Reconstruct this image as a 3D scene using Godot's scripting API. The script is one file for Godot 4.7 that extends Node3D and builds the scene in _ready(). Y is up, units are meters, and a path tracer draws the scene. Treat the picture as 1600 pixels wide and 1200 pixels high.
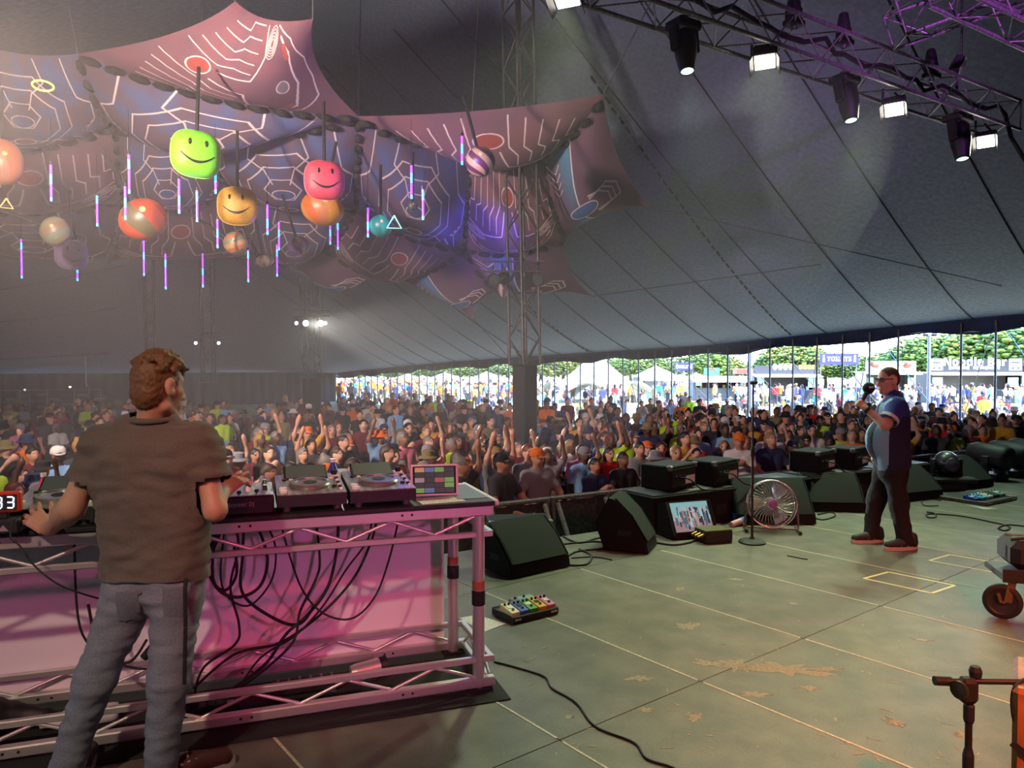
extends Node3D
# A festival big top seen from the stage: y up, metres, y = 0 is the stage floor, the field lies GROUND below it.

const F := 1150.0
const GROUND := -1.3
var cam_t := Transform3D()
var rng := RandomNumberGenerator.new()
var names := {}
var mats := {}
var texs := {}
var pole0 := Vector3(0.35, 0, -17.0)
var along := Vector3(-0.6225, 0, -0.7826)
var across := Vector3(0.7826, 0, -0.6225)
var edge0 := Vector3(0.57, 0, -7.5)
var edge_dir := Vector3(0.8526, 0, -0.5225)
var edge_out := Vector3(-0.5225, 0, -0.8526)

func _ready() -> void:
	rng.seed = 7
	set_camera()
	set_sky_and_sun()
	set_stage_lights()
	build_tent()
	build_stage()
	build_haze()
	build_decor_canopy()
	build_hanging_things()
	build_king_poles()
	build_lighting_trusses()
	build_desk()
	build_desk_gear()
	build_dj()
	build_mc()
	build_stage_gear()
	build_pit()
	build_crowd()
	build_field()
	build_small_things()

# ---------------------------------------------------------------- camera, sky, light
func set_camera() -> void:
	var cam := Camera3D.new()
	cam.name = "camera"
	cam.position = Vector3(0, 1.73, 0)
	cam.rotation.x = -atan(27.0 / F)
	cam.fov = rad_to_deg(2.0 * atan(600.0 / F))
	cam.near = 0.05
	cam.far = 600.0
	add_child(cam)
	cam.current = true
	cam_t = cam.transform

func set_sky_and_sun() -> void:
	var env := Environment.new()
	env.background_mode = Environment.BG_SKY
	var sky := Sky.new()
	var sm := ProceduralSkyMaterial.new()
	sm.sky_top_color = Color(0.42, 0.60, 0.86)
	sm.sky_horizon_color = Color(0.90, 0.94, 0.98)
	sm.ground_horizon_color = Color(0.62, 0.64, 0.60)
	sm.ground_bottom_color = Color(0.35, 0.36, 0.30)
	sm.sky_energy_multiplier = 2.6
	sky.sky_material = sm
	env.sky = sky
	env.tonemap_mode = Environment.TONE_MAPPER_LINEAR
	env.tonemap_exposure = 2.2
	env.sdfgi_enabled = true
	env.ssao_enabled = true
	env.ssil_enabled = true
	env.volumetric_fog_enabled = true
	env.volumetric_fog_density = 0.0
	var we := WorldEnvironment.new()
	we.name = "environment"
	we.environment = env
	add_child(we)
	var sun := DirectionalLight3D.new()
	sun.name = "sun"
	sun.light_color = Color(1.0, 0.96, 0.88)
	sun.light_energy = 4.0
	sun.light_angular_distance = 0.6
	sun.shadow_enabled = true
	sun.sky_mode = DirectionalLight3D.SKY_MODE_LIGHT_ONLY
	add_child(sun)
	sun.look_at_from_position(Vector3(20, 40, 6), Vector3(0, 0, -20))

func spot(called: String, from: Vector3, to: Vector3, color: Color, energy: float, angle: float, size := 0.1, blend := 0.5) -> void:
	var l := SpotLight3D.new()
	l.name = called
	l.light_color = color
	l.light_energy = energy
	l.spot_range = 90.0
	l.spot_attenuation = 2.0
	l.spot_angle = angle
	l.spot_angle_attenuation = blend
	l.light_size = size
	l.shadow_enabled = true
	add_child(l, true)
	l.look_at_from_position(from, to, Vector3.UP if absf((to - from).normalized().y) < 0.98 else Vector3.RIGHT)

# The wash lamps that hang over the back of the stage, behind the camera; their housings are built with the trusses.
var wash := [
	[Vector3(1.4, 5.6, 2.6), Vector3(-0.95, 0.9, -3.7), Color(1.0, 0.24, 0.34), 10.0, 9.0, "crimson"],
	[Vector3(2.7, 2.3, 1.4), Vector3(-0.85, 0.62, -4.25), Color(0.90, 0.40, 0.68), 7.0, 11.5, "magenta"],
	[Vector3(-4.4, 2.3, 1.2), Vector3(-2.35, 0.55, -3.7), Color(0.92, 0.40, 0.62), 3.6, 10.0, "fuchsia"],
	[Vector3(2.6, 5.6, 2.4), Vector3(3.0, 0.0, -2.8), Color(1.0, 0.48, 0.32), 62.0, 23.0, "amber"],
	[Vector3(5.4, 5.6, 2.2), Vector3(2.0, 0.4, -11.0), Color(1.0, 0.42, 0.46), 14.0, 22.0, "rose"],
	[Vector3(-5.6, 5.6, 2.2), Vector3(-3.6, 0.0, -12.0), Color(0.95, 0.68, 0.66), 18.0, 26.0, "dusky pink"],
	[Vector3(-1.8, 5.6, 3.0), Vector3(-1.75, 1.0, -3.1), Color(1.0, 0.88, 0.76), 13.0, 13.0, "straw"],
	[Vector3(4.2, 5.6, 2.4), Vector3(5.6, 6.1, -10.2), Color(0.80, 0.42, 0.95), 90.0, 11.0, "violet"],
	[Vector3(-6.6, 5.0, -6.2), Vector3(-4.0, 3.6, -15.0), Color(1.0, 0.90, 0.83), 90.0, 62.0, "warm white"],
]

func set_stage_lights() -> void:
	for w in wash:
		spot("wash_light", w[0] + (w[1] - w[0]).normalized() * (0.6 if w[5] == "warm white" else 0.28), w[1], w[2], w[3], w[4], 0.30 if w[5] == "warm white" else 0.12, 1.0)

# ---------------------------------------------------------------- places
# the point that stands behind a pixel of the 1600 x 1200 picture at this depth
func at(px: float, py: float, d: float) -> Vector3:
	return cam_t * Vector3((px - 800.0) / F * d, -(py - 600.0) / F * d, -d)

# the point of a level plane behind a pixel
func on(px: float, py: float, h := 0.0) -> Vector3:
	var o := cam_t.origin
	var r := at(px, py, 1.0) - o
	return o + r * ((h - o.y) / r.y)

func plan(x: float, d: float, y := 0.0) -> Vector3:
	return Vector3(x, y, -d)

# a point of the tent: t along the row of king poles, q across it
func tent(t: float, q: float, y := 0.0) -> Vector3:
	return pole0 + along * t + across * q + Vector3.UP * y

func pit(w: float, out: float, y := 0.0) -> Vector3:
	return edge0 + edge_dir * w + edge_out * out + Vector3.UP * y

func turned(dir: Vector3) -> Basis:      # local +z looks along dir
	var z := Vector3(dir.x, 0, dir.z).normalized()
	return Basis(Vector3.UP.cross(z), Vector3.UP, z)

func aimed(dir: Vector3) -> Basis:       # local +y runs along dir
	var y := dir.normalized()
	var h := Vector3.RIGHT if absf(y.x) < 0.9 else Vector3.UP
	var x := y.cross(h).normalized()
	return Basis(x, y, x.cross(y))

# ---------------------------------------------------------------- mesh builder
class Mb:
	var v := PackedVector3Array()
	var n := PackedVector3Array()
	var uv := PackedVector2Array()
	var ix := PackedInt32Array()

	func vert(p: Vector3, nn: Vector3, u := Vector2.ZERO) -> int:
		v.append(p)
		n.append(nn)
		uv.append(u)
		return v.size() - 1

	func face(pts: Array, out: Vector3) -> void:     # a flat convex face whose outside looks along out
		var nn: Vector3 = (pts[1] - pts[0]).cross(pts[2] - pts[0])
		if nn.length() < 1e-12:
			return
		nn = nn.normalized()
		var flip := nn.dot(out) < 0.0
		if flip:
			nn = -nn
		var b := v.size()
		for p in pts:
			vert(p, nn)
		for i in range(1, pts.size() - 1):
			if flip:
				ix.append_array(PackedInt32Array([b, b + i, b + i + 1]))
			else:
				ix.append_array(PackedInt32Array([b, b + i + 1, b + i]))

	func quad_uv(a: Vector3, b: Vector3, c: Vector3, d: Vector3) -> void:   # counter-clockwise from outside; a is the lower left of the texture
		var nn := (b - a).cross(c - a).normalized()
		var k := vert(a, nn, Vector2(0, 1))
		vert(b, nn, Vector2(1, 1))
		vert(c, nn, Vector2(1, 0))
		vert(d, nn, Vector2(0, 0))
		ix.append_array(PackedInt32Array([k, k + 2, k + 1, k, k + 3, k + 2]))

	func box(c: Vector3, s: Vector3, b := Basis(), bev := 0.0) -> Mb:
		var h := s * 0.5
		var e := minf(bev, minf(h.x, minf(h.y, h.z)) * 0.8)
		var p := {}
		for sx in [-1, 1]:
			for sy in [-1, 1]:
				for sz in [-1, 1]:
					p[[sx, sy, sz, 0]] = Vector3(sx * h.x, sy * (h.y - e), sz * (h.z - e))
					p[[sx, sy, sz, 1]] = Vector3(sx * (h.x - e), sy * h.y, sz * (h.z - e))
					p[[sx, sy, sz, 2]] = Vector3(sx * (h.x - e), sy * (h.y - e), sz * h.z)
		var go := func(list: Array, out: Vector3):
			var w := []
			for q in list:
				w.append(c + b * q)
			face(w, b * out)
		for s1 in [-1, 1]:
			go.call([p[[s1, -1, -1, 0]], p[[s1, 1, -1, 0]], p[[s1, 1, 1, 0]], p[[s1, -1, 1, 0]]], Vector3(s1, 0, 0))
			go.call([p[[-1, s1, -1, 1]], p[[1, s1, -1, 1]], p[[1, s1, 1, 1]], p[[-1, s1, 1, 1]]], Vector3(0, s1, 0))
			go.call([p[[-1, -1, s1, 2]], p[[1, -1, s1, 2]], p[[1, 1, s1, 2]], p[[-1, 1, s1, 2]]], Vector3(0, 0, s1))
			if e > 0.0:
				for s2 in [-1, 1]:
					go.call([p[[s1, s2, -1, 0]], p[[s1, s2, 1, 0]], p[[s1, s2, 1, 1]], p[[s1, s2, -1, 1]]], Vector3(s1, s2, 0))
					go.call([p[[s1, -1, s2, 0]], p[[s1, 1, s2, 0]], p[[s1, 1, s2, 2]], p[[s1, -1, s2, 2]]], Vector3(s1, 0, s2))
					go.call([p[[-1, s1, s2, 1]], p[[1, s1, s2, 1]], p[[1, s1, s2, 2]], p[[-1, s1, s2, 2]]], Vector3(0, s1, s2))
					for s3 in [-1, 1]:
						go.call([p[[s1, s2, s3, 0]], p[[s1, s2, s3, 1]], p[[s1, s2, s3, 2]]], Vector3(s1, s2, s3))
		return self

	# a bar of rectangular section between two points
	func bar(a: Vector3, b: Vector3, w: float, h: float, up := Vector3.UP, bev := 0.0) -> Mb:
		var z := (b - a).normalized()
		var x := up.cross(z)
		if x.length() < 0.01:
			x = Vector3.RIGHT.cross(z)
		x = x.normalized()
		return box((a + b) * 0.5, Vector3(w, h, (b - a).length()), Basis(x, z.cross(x), z), bev)

	func tube(path: Array, r: float, sides := 8, r_end := -1.0, caps := true) -> Mb:
		var m := path.size()
		if m < 2:
			return self
		var t0: Vector3 = (path[1] - path[0]).normalized()
		var x := t0.cross(Vector3.UP)
		if x.length() < 0.05:
			x = t0.cross(Vector3.RIGHT)
		x = x.normalized()
		var base := v.size()
		for i in m:
			var t: Vector3 = (path[mini(i + 1, m - 1)] - path[maxi(i - 1, 0)])
			t = t.normalized() if t.length() > 1e-9 else t0
			x = (x - t * x.dot(t)).normalized()
			var y := t.cross(x)
			var rr := r if r_end < 0.0 else lerpf(r, r_end, float(i) / (m - 1))
			for k in sides:
				var a := TAU * k / sides
				var o := x * cos(a) + y * sin(a)
				vert(path[i] + o * rr, o, Vector2(float(k) / sides, float(i) / (m - 1)))
		for i in m - 1:
			for k in sides:
				var a := base + i * sides + k
				var b := base + i * sides + (k + 1) % sides
				ix.append_array(PackedInt32Array([a, a + sides, b, b, a + sides, b + sides]))
		if caps:
			for e in 2:
				var i := 0 if e == 0 else m - 1
				var pts := []
				for k in sides:
					pts.append(v[base + i * sides + k])
				face(pts, (path[0] - path[1]) if e == 0 else (path[m - 1] - path[m - 2]))
		return self

	func rod(a: Vector3, b: Vector3, r: float, sides := 8, r_end := -1.0) -> Mb:
		return tube([a, b], r, sides, r_end)

	# profile of (radius, height) points from bottom to top, turned round the local y axis
	func lathe(profile: Array, segs := 20, t := Transform3D(), smooth := false, arc := TAU) -> Mb:
		var m := profile.size()
		var nr := []
		for i in m - 1:
			var d: Vector2 = profile[i + 1] - profile[i]
			nr.append(Vector2(d.y, -d.x).normalized())
		for i in m - 1:
			var na: Vector2 = nr[i]
			var nb: Vector2 = nr[i]
			if smooth:
				if i > 0:
					na = (nr[i - 1] + nr[i]).normalized()
				if i < m - 2:
					nb = (nr[i + 1] + nr[i]).normalized()
			var base := v.size()
			for k in segs + 1:
				var a := arc * k / segs
				var c := Vector3(cos(a), 0, sin(a))
				vert(t * (c * profile[i].x + Vector3.UP * profile[i].y), (t.basis * (c * na.x + Vector3.UP * na.y)).normalized(), Vector2(float(k) / segs, float(i) / (m - 1)))
				vert(t * (c * profile[i + 1].x + Vector3.UP * profile[i + 1].y), (t.basis * (c * nb.x + Vector3.UP * nb.y)).normalized(), Vector2(float(k) / segs, float(i + 1) / (m - 1)))
			for k in segs:
				var b := base + k * 2
				ix.append_array(PackedInt32Array([b, b + 2, b + 1, b + 1, b + 2, b + 3]))
		return self

	func ball(c: Vector3, r: Vector3, segs := 12, rings := 8, b := Basis()) -> Mb:
		var pr := []
		for i in rings + 1:
			var a := -PI / 2 + PI * i / rings
			pr.append(Vector2(cos(a), sin(a)))
		return lathe(pr, segs, Transform3D(b * Basis.from_scale(r), c), true)

	# a polygon in the local xy plane, pushed from z = 0 to z = depth
	func prism(poly: PackedVector2Array, depth: float, t := Transform3D()) -> Mb:
		if Geometry2D.is_polygon_clockwise(poly):
			poly = poly.duplicate()
			poly.reverse()
		var tri := Geometry2D.triangulate_polygon(poly)
		for k in range(0, tri.size(), 3):
			var a := poly[tri[k]]
			var b := poly[tri[k + 1]]
			var c := poly[tri[k + 2]]
			face([t * Vector3(a.x, a.y, 0), t * Vector3(b.x, b.y, 0), t * Vector3(c.x, c.y, 0)], t.basis * Vector3(0, 0, -signf(depth)))
			face([t * Vector3(a.x, a.y, depth), t * Vector3(b.x, b.y, depth), t * Vector3(c.x, c.y, depth)], t.basis * Vector3(0, 0, signf(depth)))
		for k in poly.size():
			var a := poly[k]
			var b := poly[(k + 1) % poly.size()]
			var o := b - a
			face([t * Vector3(a.x, a.y, 0), t * Vector3(b.x, b.y, 0), t * Vector3(b.x, b.y, depth), t * Vector3(a.x, a.y, depth)], t.basis * Vector3(o.y, -o.x, 0))
		return self

	# a smooth sheet from a grid of points, row by row
	func sheet(pts: PackedVector3Array, nu: int, nv: int, out: Vector3, thick := 0.0) -> Mb:
		var nn := PackedVector3Array()
		nn.resize(pts.size())
		for j in nv:
			for i in nu:
				var du := pts[j * nu + mini(i + 1, nu - 1)] - pts[j * nu + maxi(i - 1, 0)]
				var dv := pts[mini(j + 1, nv - 1) * nu + i] - pts[maxi(j - 1, 0) * nu + i]
				var c := du.cross(dv)
				nn[j * nu + i] = c.normalized() if c.length() > 1e-9 else out
		var mid := nn[(nv / 2) * nu + nu / 2]
		var flip := mid.dot(out) < 0.0
		for side in (2 if thick > 0.0 else 1):
			var base := v.size()
			var sg := -1.0 if flip != (side == 1) else 1.0
			for j in nv:
				for i in nu:
					var k := j * nu + i
					vert(pts[k] - (nn[k] * sg * -thick if side == 1 else Vector3.ZERO), nn[k] * sg, Vector2(float(i) / (nu - 1), float(j) / (nv - 1)))
			for j in nv - 1:
				for i in nu - 1:
					var a := base + j * nu + i
					if sg < 0.0:
						ix.append_array(PackedInt32Array([a, a + 1, a + nu, a + 1, a + nu + 1, a + nu]))
					else:
						ix.append_array(PackedInt32Array([a, a + nu, a + 1, a + 1, a + nu, a + nu + 1]))
		return self

	func add(o: Mb, t := Transform3D()) -> Mb:
		var b := v.size()
		for i in o.v.size():
			v.append(t * o.v[i])
			n.append((t.basis * o.n[i]).normalized())
		uv.append_array(o.uv)
		for i in o.ix:
			ix.append(i + b)
		return self

	func mesh() -> ArrayMesh:
		var a := []
		a.resize(Mesh.ARRAY_MAX)
		a[Mesh.ARRAY_VERTEX] = v
		a[Mesh.ARRAY_NORMAL] = n
		a[Mesh.ARRAY_TEX_UV] = uv
		a[Mesh.ARRAY_INDEX] = ix
		var m := ArrayMesh.new()
		m.add_surface_from_arrays(Mesh.PRIMITIVE_TRIANGLES, a)
		return m

# ---------------------------------------------------------------- things, parts, materials
func numbered(called: String) -> String:
	var k: int = names.get(called, 0)
	names[called] = k + 1
	return called if k == 0 else "%s_%03d" % [called, k]

func tag(o: Node, label: String, category: String, group := "", kind := "") -> Node:
	if label:
		o.set_meta("label", label)
	if category:
		o.set_meta("category", category)
	if group:
		o.set_meta("group", group)
	if kind:
		o.set_meta("kind", kind)
	return o

func thing(called: String, label: String, category: String, where := Vector3.ZERO, turn := Basis(), group := "") -> Node3D:
	var o := Node3D.new()
	o.name = numbered(called)
	add_child(o)
	o.transform = Transform3D(turn, where)
	tag(o, label, category, group)
	return o

func part(parent: Node, called: String, mb, m: Material) -> MeshInstance3D:
	var o := MeshInstance3D.new()
	o.name = called
	o.mesh = mb.mesh() if mb is Mb else mb
	o.material_override = m
	parent.add_child(o, true)
	return o

func solo(called: String, mb, m: Material, label: String, category: String, group := "", where := Vector3.ZERO, turn := Basis()) -> MeshInstance3D:
	var o := MeshInstance3D.new()
	o.name = numbered(called)
	o.mesh = mb.mesh() if mb is Mb else mb
	o.material_override = m
	add_child(o)
	o.transform = Transform3D(turn, where)
	tag(o, label, category, group)
	return o

func structure(called: String, mb, m: Material, label := "", where := Vector3.ZERO, turn := Basis()) -> MeshInstance3D:
	var o := solo(called, mb, m, label, "", "", where, turn)
	o.set_meta("kind", "structure")
	return o

func copy(o: Node3D, t: Transform3D, label := "", group := "") -> Node3D:
	var c: Node3D = o.duplicate()
	var stem := String(o.name)
	if stem.length() > 4 and stem[stem.length() - 4] == "_" and stem.right(3).is_valid_int():
		stem = stem.left(stem.length() - 4)
	c.name = numbered(stem)
	add_child(c)
	c.transform = t
	if label:
		c.set_meta("label", label)
	if group:
		c.set_meta("group", group)
	return c

func noise_tex(key: String, freq: float, lo: float, hi: float, sd := 1, octaves := 4, kind := FastNoiseLite.TYPE_SIMPLEX_SMOOTH, stretch := 1.0) -> ImageTexture:
	if texs.has(key):
		return texs[key]
	var z := FastNoiseLite.new()
	z.seed = sd
	z.noise_type = kind
	z.frequency = freq
	z.fractal_octaves = octaves
	var im := z.get_seamless_image(512, int(512 / stretch))
	if stretch != 1.0:
		im.resize(512, 512)
	im.convert(Image.FORMAT_L8)
	var d := im.get_data()
	for i in d.size():
		d[i] = int(255.0 * lerpf(lo, hi, d[i] / 255.0))
	var out := Image.create_from_data(512, 512, false, Image.FORMAT_L8, d)
	out.convert(Image.FORMAT_RGB8)
	texs[key] = ImageTexture.create_from_image(out)
	return texs[key]

func mat(key: String, c: Color, rough := 0.7, metal := 0.0, grain := "", scale := 1.0, opt := {}) -> StandardMaterial3D:
	if mats.has(key):
		return mats[key]
	var m := StandardMaterial3D.new()
	m.resource_name = key
	m.albedo_color = c
	m.roughness = rough
	m.metallic = metal
	if grain:
		m.uv1_triplanar = true
		m.uv1_scale = Vector3.ONE * scale
		match grain:
			"fine": m.albedo_texture = noise_tex("fine", 0.06, 0.55, 1.0, 3, 5)
			"blotch": m.albedo_texture = noise_tex("blotch", 0.012, 0.45, 1.0, 5, 5)
			"cloth": m.albedo_texture = noise_tex("cloth", 0.035, 0.72, 1.0, 9, 3)
			"wear": m.albedo_texture = noise_tex("wear", 0.02, 0.6, 1.0, 13, 6)
			"scuff": m.albedo_texture = noise_tex("scuff", 0.045, 0.68, 1.0, 31, 6)
			"streak": m.albedo_texture = noise_tex("streak", 0.02, 0.6, 1.0, 21, 5, FastNoiseLite.TYPE_SIMPLEX_SMOOTH, 8.0)
	if opt.has("dull"):
		m.metallic_specular = opt.dull
	if opt.has("glow"):
		m.emission_enabled = true
		m.emission = opt.glow
		m.emission_energy_multiplier = opt.get("power", 1.0)
	if opt.has("backlight"):
		m.backlight_enabled = true
		m.backlight = opt.backlight
	if opt.has("sheen"):
		m.rim_enabled = true
		m.rim = opt.sheen
	if opt.has("coat"):
		m.clearcoat_enabled = true
		m.clearcoat = opt.coat
	if opt.has("tex"):
		m.albedo_texture = opt.tex
	if opt.has("alpha"):
		m.transparency = BaseMaterial3D.TRANSPARENCY_ALPHA
		m.albedo_color.a = opt.alpha
	mats[key] = m
	return m

func black() -> StandardMaterial3D:
	return mat("black_plastic", Color(0.10, 0.10, 0.105), 0.55, 0.0, "wear", 1.5)
func black_paint() -> StandardMaterial3D:
	return mat("black_cabinet_paint", Color(0.13, 0.135, 0.135), 0.8, 0.0, "fine", 3.0, {"dull": 0.3})
func alloy() -> StandardMaterial3D:
	return mat("brushed_aluminium", Color(0.80, 0.79, 0.78), 0.38, 0.75)
func rubber() -> StandardMaterial3D:
	return mat("black_rubber", Color(0.07, 0.07, 0.07), 0.7)
func steel() -> StandardMaterial3D:
	return mat("dull_steel", Color(0.55, 0.55, 0.56), 0.45, 0.8, "wear", 2.0)

# worn boards: broad stains, fine grain and thin scratches
func board_tex() -> ImageTexture:
	var n := 1024
	var a := FastNoiseLite.new()
	a.seed = 41
	a.frequency = 0.006
	a.fractal_octaves = 5
	var b := FastNoiseLite.new()
	b.seed = 43
	b.frequency = 0.16
	b.fractal_octaves = 3
	var ia := a.get_seamless_image(n, n)
	var ib := b.get_seamless_image(n, n)
	ia.convert(Image.FORMAT_L8)
	ib.convert(Image.FORMAT_L8)
	var da := ia.get_data()
	var db := ib.get_data()
	for i in da.size():
		da[i] = int(255.0 * (0.60 + 0.24 * da[i] / 255.0 + 0.14 * db[i] / 255.0))
	var im := Image.create_from_data(n, n, false, Image.FORMAT_L8, da)
	im.convert(Image.FORMAT_RGB8)
	var r := RandomNumberGenerator.new()
	r.seed = 77
	for i in 420:
		var p := Vector2(r.randf() * n, r.randf() * n)
		var d := Vector2.from_angle(r.randf() * TAU)
		var bend := r.randf_range(-0.02, 0.02)
		var c := Color(1, 0.97, 0.9) if r.randf() < 0.6 else Color(0.42, 0.40, 0.38)
		for k in r.randi_range(6, 46):
			var q := Vector2i(posmod(int(p.x), n), posmod(int(p.y), n))
			im.set_pixelv(q, im.get_pixelv(q).lerp(c, 0.45))
			p += d
			d = d.rotated(bend)
	return ImageTexture.create_from_image(im)

func lettering(text: String, size: float, depth := 0.01, bold := true) -> TextMesh:
	var t := TextMesh.new()
	var f := SystemFont.new()
	f.font_names = PackedStringArray(["Droid Sans"])
	f.font_weight = 700 if bold else 400
	t.font = f
	t.text = text
	t.font_size = 64
	t.pixel_size = size / 64.0
	t.depth = depth
	t.curve_step = 2.0
	return t

# ---------------------------------------------------------------- bodies: blended bones meshed as surface nets
class Field:
	var lo: Vector3
	var nx: int
	var ny: int
	var nz: int
	var cs: float
	var k: float
	var acc := PackedFloat32Array()
	var bones := []

	func _init(lo_: Vector3, hi: Vector3, cell: float, kk: float) -> void:
		lo = lo_
		cs = cell
		k = kk
		nx = int((hi.x - lo.x) / cell) + 2
		ny = int((hi.y - lo.y) / cell) + 2
		nz = int((hi.z - lo.z) / cell) + 2
		acc.resize(nx * ny * nz)

	func cap(a: Vector3, b: Vector3, ra: float, rb: float, tag := 0) -> void:
		bones.append([a, b, ra, rb, tag])
		var reach := 4.0 / k
		var m := maxf(ra, rb) + reach
		var p0 := (a.min(b) - Vector3.ONE * m - lo) / cs
		var p1 := (a.max(b) + Vector3.ONE * m - lo) / cs
		var ba := b - a
		var l2 := maxf(ba.length_squared(), 1e-9)
		for z in range(maxi(0, int(p0.z)), mini(nz, int(p1.z) + 2)):
			for y in range(maxi(0, int(p0.y)), mini(ny, int(p1.y) + 2)):
				var i := (z * ny + y) * nx
				for x in range(maxi(0, int(p0.x)), mini(nx, int(p1.x) + 2)):
					var pa := Vector3(lo.x + x * cs, lo.y + y * cs, lo.z + z * cs) - a
					var h := clampf(pa.dot(ba) / l2, 0.0, 1.0)
					var d := (pa - ba * h).length() - lerpf(ra, rb, h)
					if d < reach:
						acc[i + x] += exp(-k * d)

	func egg(c: Vector3, r: Vector3, tag := 0, b := Basis()) -> void:
		bones.append([c, c, minf(r.x, minf(r.y, r.z)), -1.0, tag, r, b])
		var reach := 4.0 / k
		var mn := minf(r.x, minf(r.y, r.z))
		var m := maxf(r.x, maxf(r.y, r.z)) * (1.0 + reach / mn)
		var p0 := (c - Vector3.ONE * m - lo) / cs
		var p1 := (c + Vector3.ONE * m - lo) / cs
		var bt := b.transposed()
		for z in range(maxi(0, int(p0.z)), mini(nz, int(p1.z) + 2)):
			for y in range(maxi(0, int(p0.y)), mini(ny, int(p1.y) + 2)):
				var i := (z * ny + y) * nx
				for x in range(maxi(0, int(p0.x)), mini(nx, int(p1.x) + 2)):
					var q := bt * (Vector3(lo.x + x * cs, lo.y + y * cs, lo.z + z * cs) - c) / r
					var d := (q.length() - 1.0) * mn
					if d < reach:
						acc[i + x] += exp(-k * d)

	func net() -> Dictionary:
		var far := 4.0 / k
		var cells := PackedInt32Array()
		cells.resize(nx * ny * nz)
		cells.fill(-1)
		var vs := PackedVector3Array()
		var quads := PackedInt32Array()
		var sy := nx
		var sz := nx * ny
		var off := [0, 1, sy, sy + 1, sz, sz + 1, sz + sy, sz + sy + 1]
		var edges := [[0, 1], [2, 3], [4, 5], [6, 7], [0, 2], [1, 3], [4, 6], [5, 7], [0, 4], [1, 5], [2, 6], [3, 7]]
		for z in nz - 1:
			for y in ny - 1:
				var row := (z * ny + y) * nx
				for x in nx - 1:
					var i := row + x
					var a := acc[i] > 1.0
					if (acc[i + 1] > 1.0) == a and (acc[i + sy] > 1.0) == a and (acc[i + sz] > 1.0) == a and (acc[i + sy + 1] > 1.0) == a and (acc[i + sz + 1] > 1.0) == a and (acc[i + sz + sy] > 1.0) == a and (acc[i + sz + sy + 1] > 1.0) == a:
						continue
					var f := []
					for o in off:
						var w := acc[i + o]
						f.append(minf(far, -log(w) / k) if w > 0.0 else far)
					var s := Vector3.ZERO
					var c := 0
					for e in edges:
						var fa: float = f[e[0]]
						var fb: float = f[e[1]]
						if (fa < 0.0) != (fb < 0.0):
							var t := fa / (fa - fb)
							var pa := Vector3(e[0] & 1, (e[0] >> 1) & 1, e[0] >> 2)
							var pb := Vector3(e[1] & 1, (e[1] >> 1) & 1, e[1] >> 2)
							s += pa.lerp(pb, t)
							c += 1
					if c == 0:
						continue
					cells[i] = vs.size()
					vs.append(lo + (Vector3(x, y, z) + s / c) * cs)
		var st := [1, sy, sz]
		for z in range(1, nz - 1):
			for y in range(1, ny - 1):
				for x in range(1, nx - 1):
					var i := (z * ny + y) * nx + x
					if cells[i] < 0:
						continue
					var a := acc[i] > 1.0
					for ax in 3:
						if (acc[i + st[ax]] > 1.0) == a:
							continue
						var u: int = st[(ax + 1) % 3]
						var w: int = st[(ax + 2) % 3]
						var c0 := cells[i]
						var c1 := cells[i - u]
						var c2 := cells[i - u - w]
						var c3 := cells[i - w]
						if c1 < 0 or c2 < 0 or c3 < 0:
							continue
						if a:
							quads.append_array(PackedInt32Array([c0, c1, c2, c3]))
						else:
							quads.append_array(PackedInt32Array([c0, c3, c2, c1]))
		return {"v": vs, "q": quads, "n": Field.normals(vs, quads), "bones": bones}

	static func normals(vs: PackedVector3Array, quads: PackedInt32Array) -> PackedVector3Array:
		var nn := PackedVector3Array()
		nn.resize(vs.size())
		for j in range(0, quads.size(), 4):
			var c := (vs[quads[j + 2]] - vs[quads[j]]).cross(vs[quads[j + 3]] - vs[quads[j + 1]])
			for m in 4:
				nn[quads[j + m]] += c
		for j in nn.size():
			nn[j] = nn[j].normalized()
		return nn

	static func tags(res: Dictionary) -> PackedInt32Array:
		var out := PackedInt32Array()
		out.resize(res.v.size())
		for j in res.v.size():
			var p: Vector3 = res.v[j]
			var best := 1e9
			for b in res.bones:
				var d: float
				if b[3] < 0.0:
					d = ((b[6].transposed() * (p - b[0]) / b[5]).length() - 1.0) * b[2]
				else:
					var ba: Vector3 = b[1] - b[0]
					var h := clampf((p - b[0]).dot(ba) / maxf(ba.length_squared(), 1e-9), 0.0, 1.0)
					d = (p - b[0] - ba * h).length() - lerpf(b[2], b[3], h)
				if d < best:
					best = d
					out[j] = b[4]
		return out

# the quads of a net whose tag is wanted (any corner), pushed out along their normals, as a smooth mesh
var weave := Vector3(100, 100, 100)
func shell(mb: Mb, res: Dictionary, tags: PackedInt32Array, want: Array, push := 0.0, rough: FastNoiseLite = null, amount := 0.0, strict := false, back := 0.0) -> Mb:
	var map := {}
	var layers := [push] if back == 0.0 else [push, push - back]
	var vs: PackedVector3Array = res.v
	var nn: PackedVector3Array = res.n
	var q: PackedInt32Array = res.q
	var moved := PackedVector3Array()
	moved.resize(vs.size())
	for j in vs.size():
		moved[j] = vs[j] + nn[j] * (push + (rough.get_noise_3dv(vs[j] * weave) * amount if rough else 0.0))
	var n2 := Field.normals(moved, q) if rough else nn
	for j in range(0, q.size(), 4):
		if want.size():
			var hit := 0
			for m in 4:
				if tags[q[j + m]] in want:
					hit += 1
			if hit == 0 or (strict and hit < 4):
				continue
		var id := []
		for m in 4:
			var w := q[j + m]
			if not map.has(w):
				map[w] = mb.vert(moved[w], n2[w])
			id.append(map[w])
		mb.ix.append_array(PackedInt32Array([id[0], id[2], id[1], id[0], id[3], id[2]]))
	return mb

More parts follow.
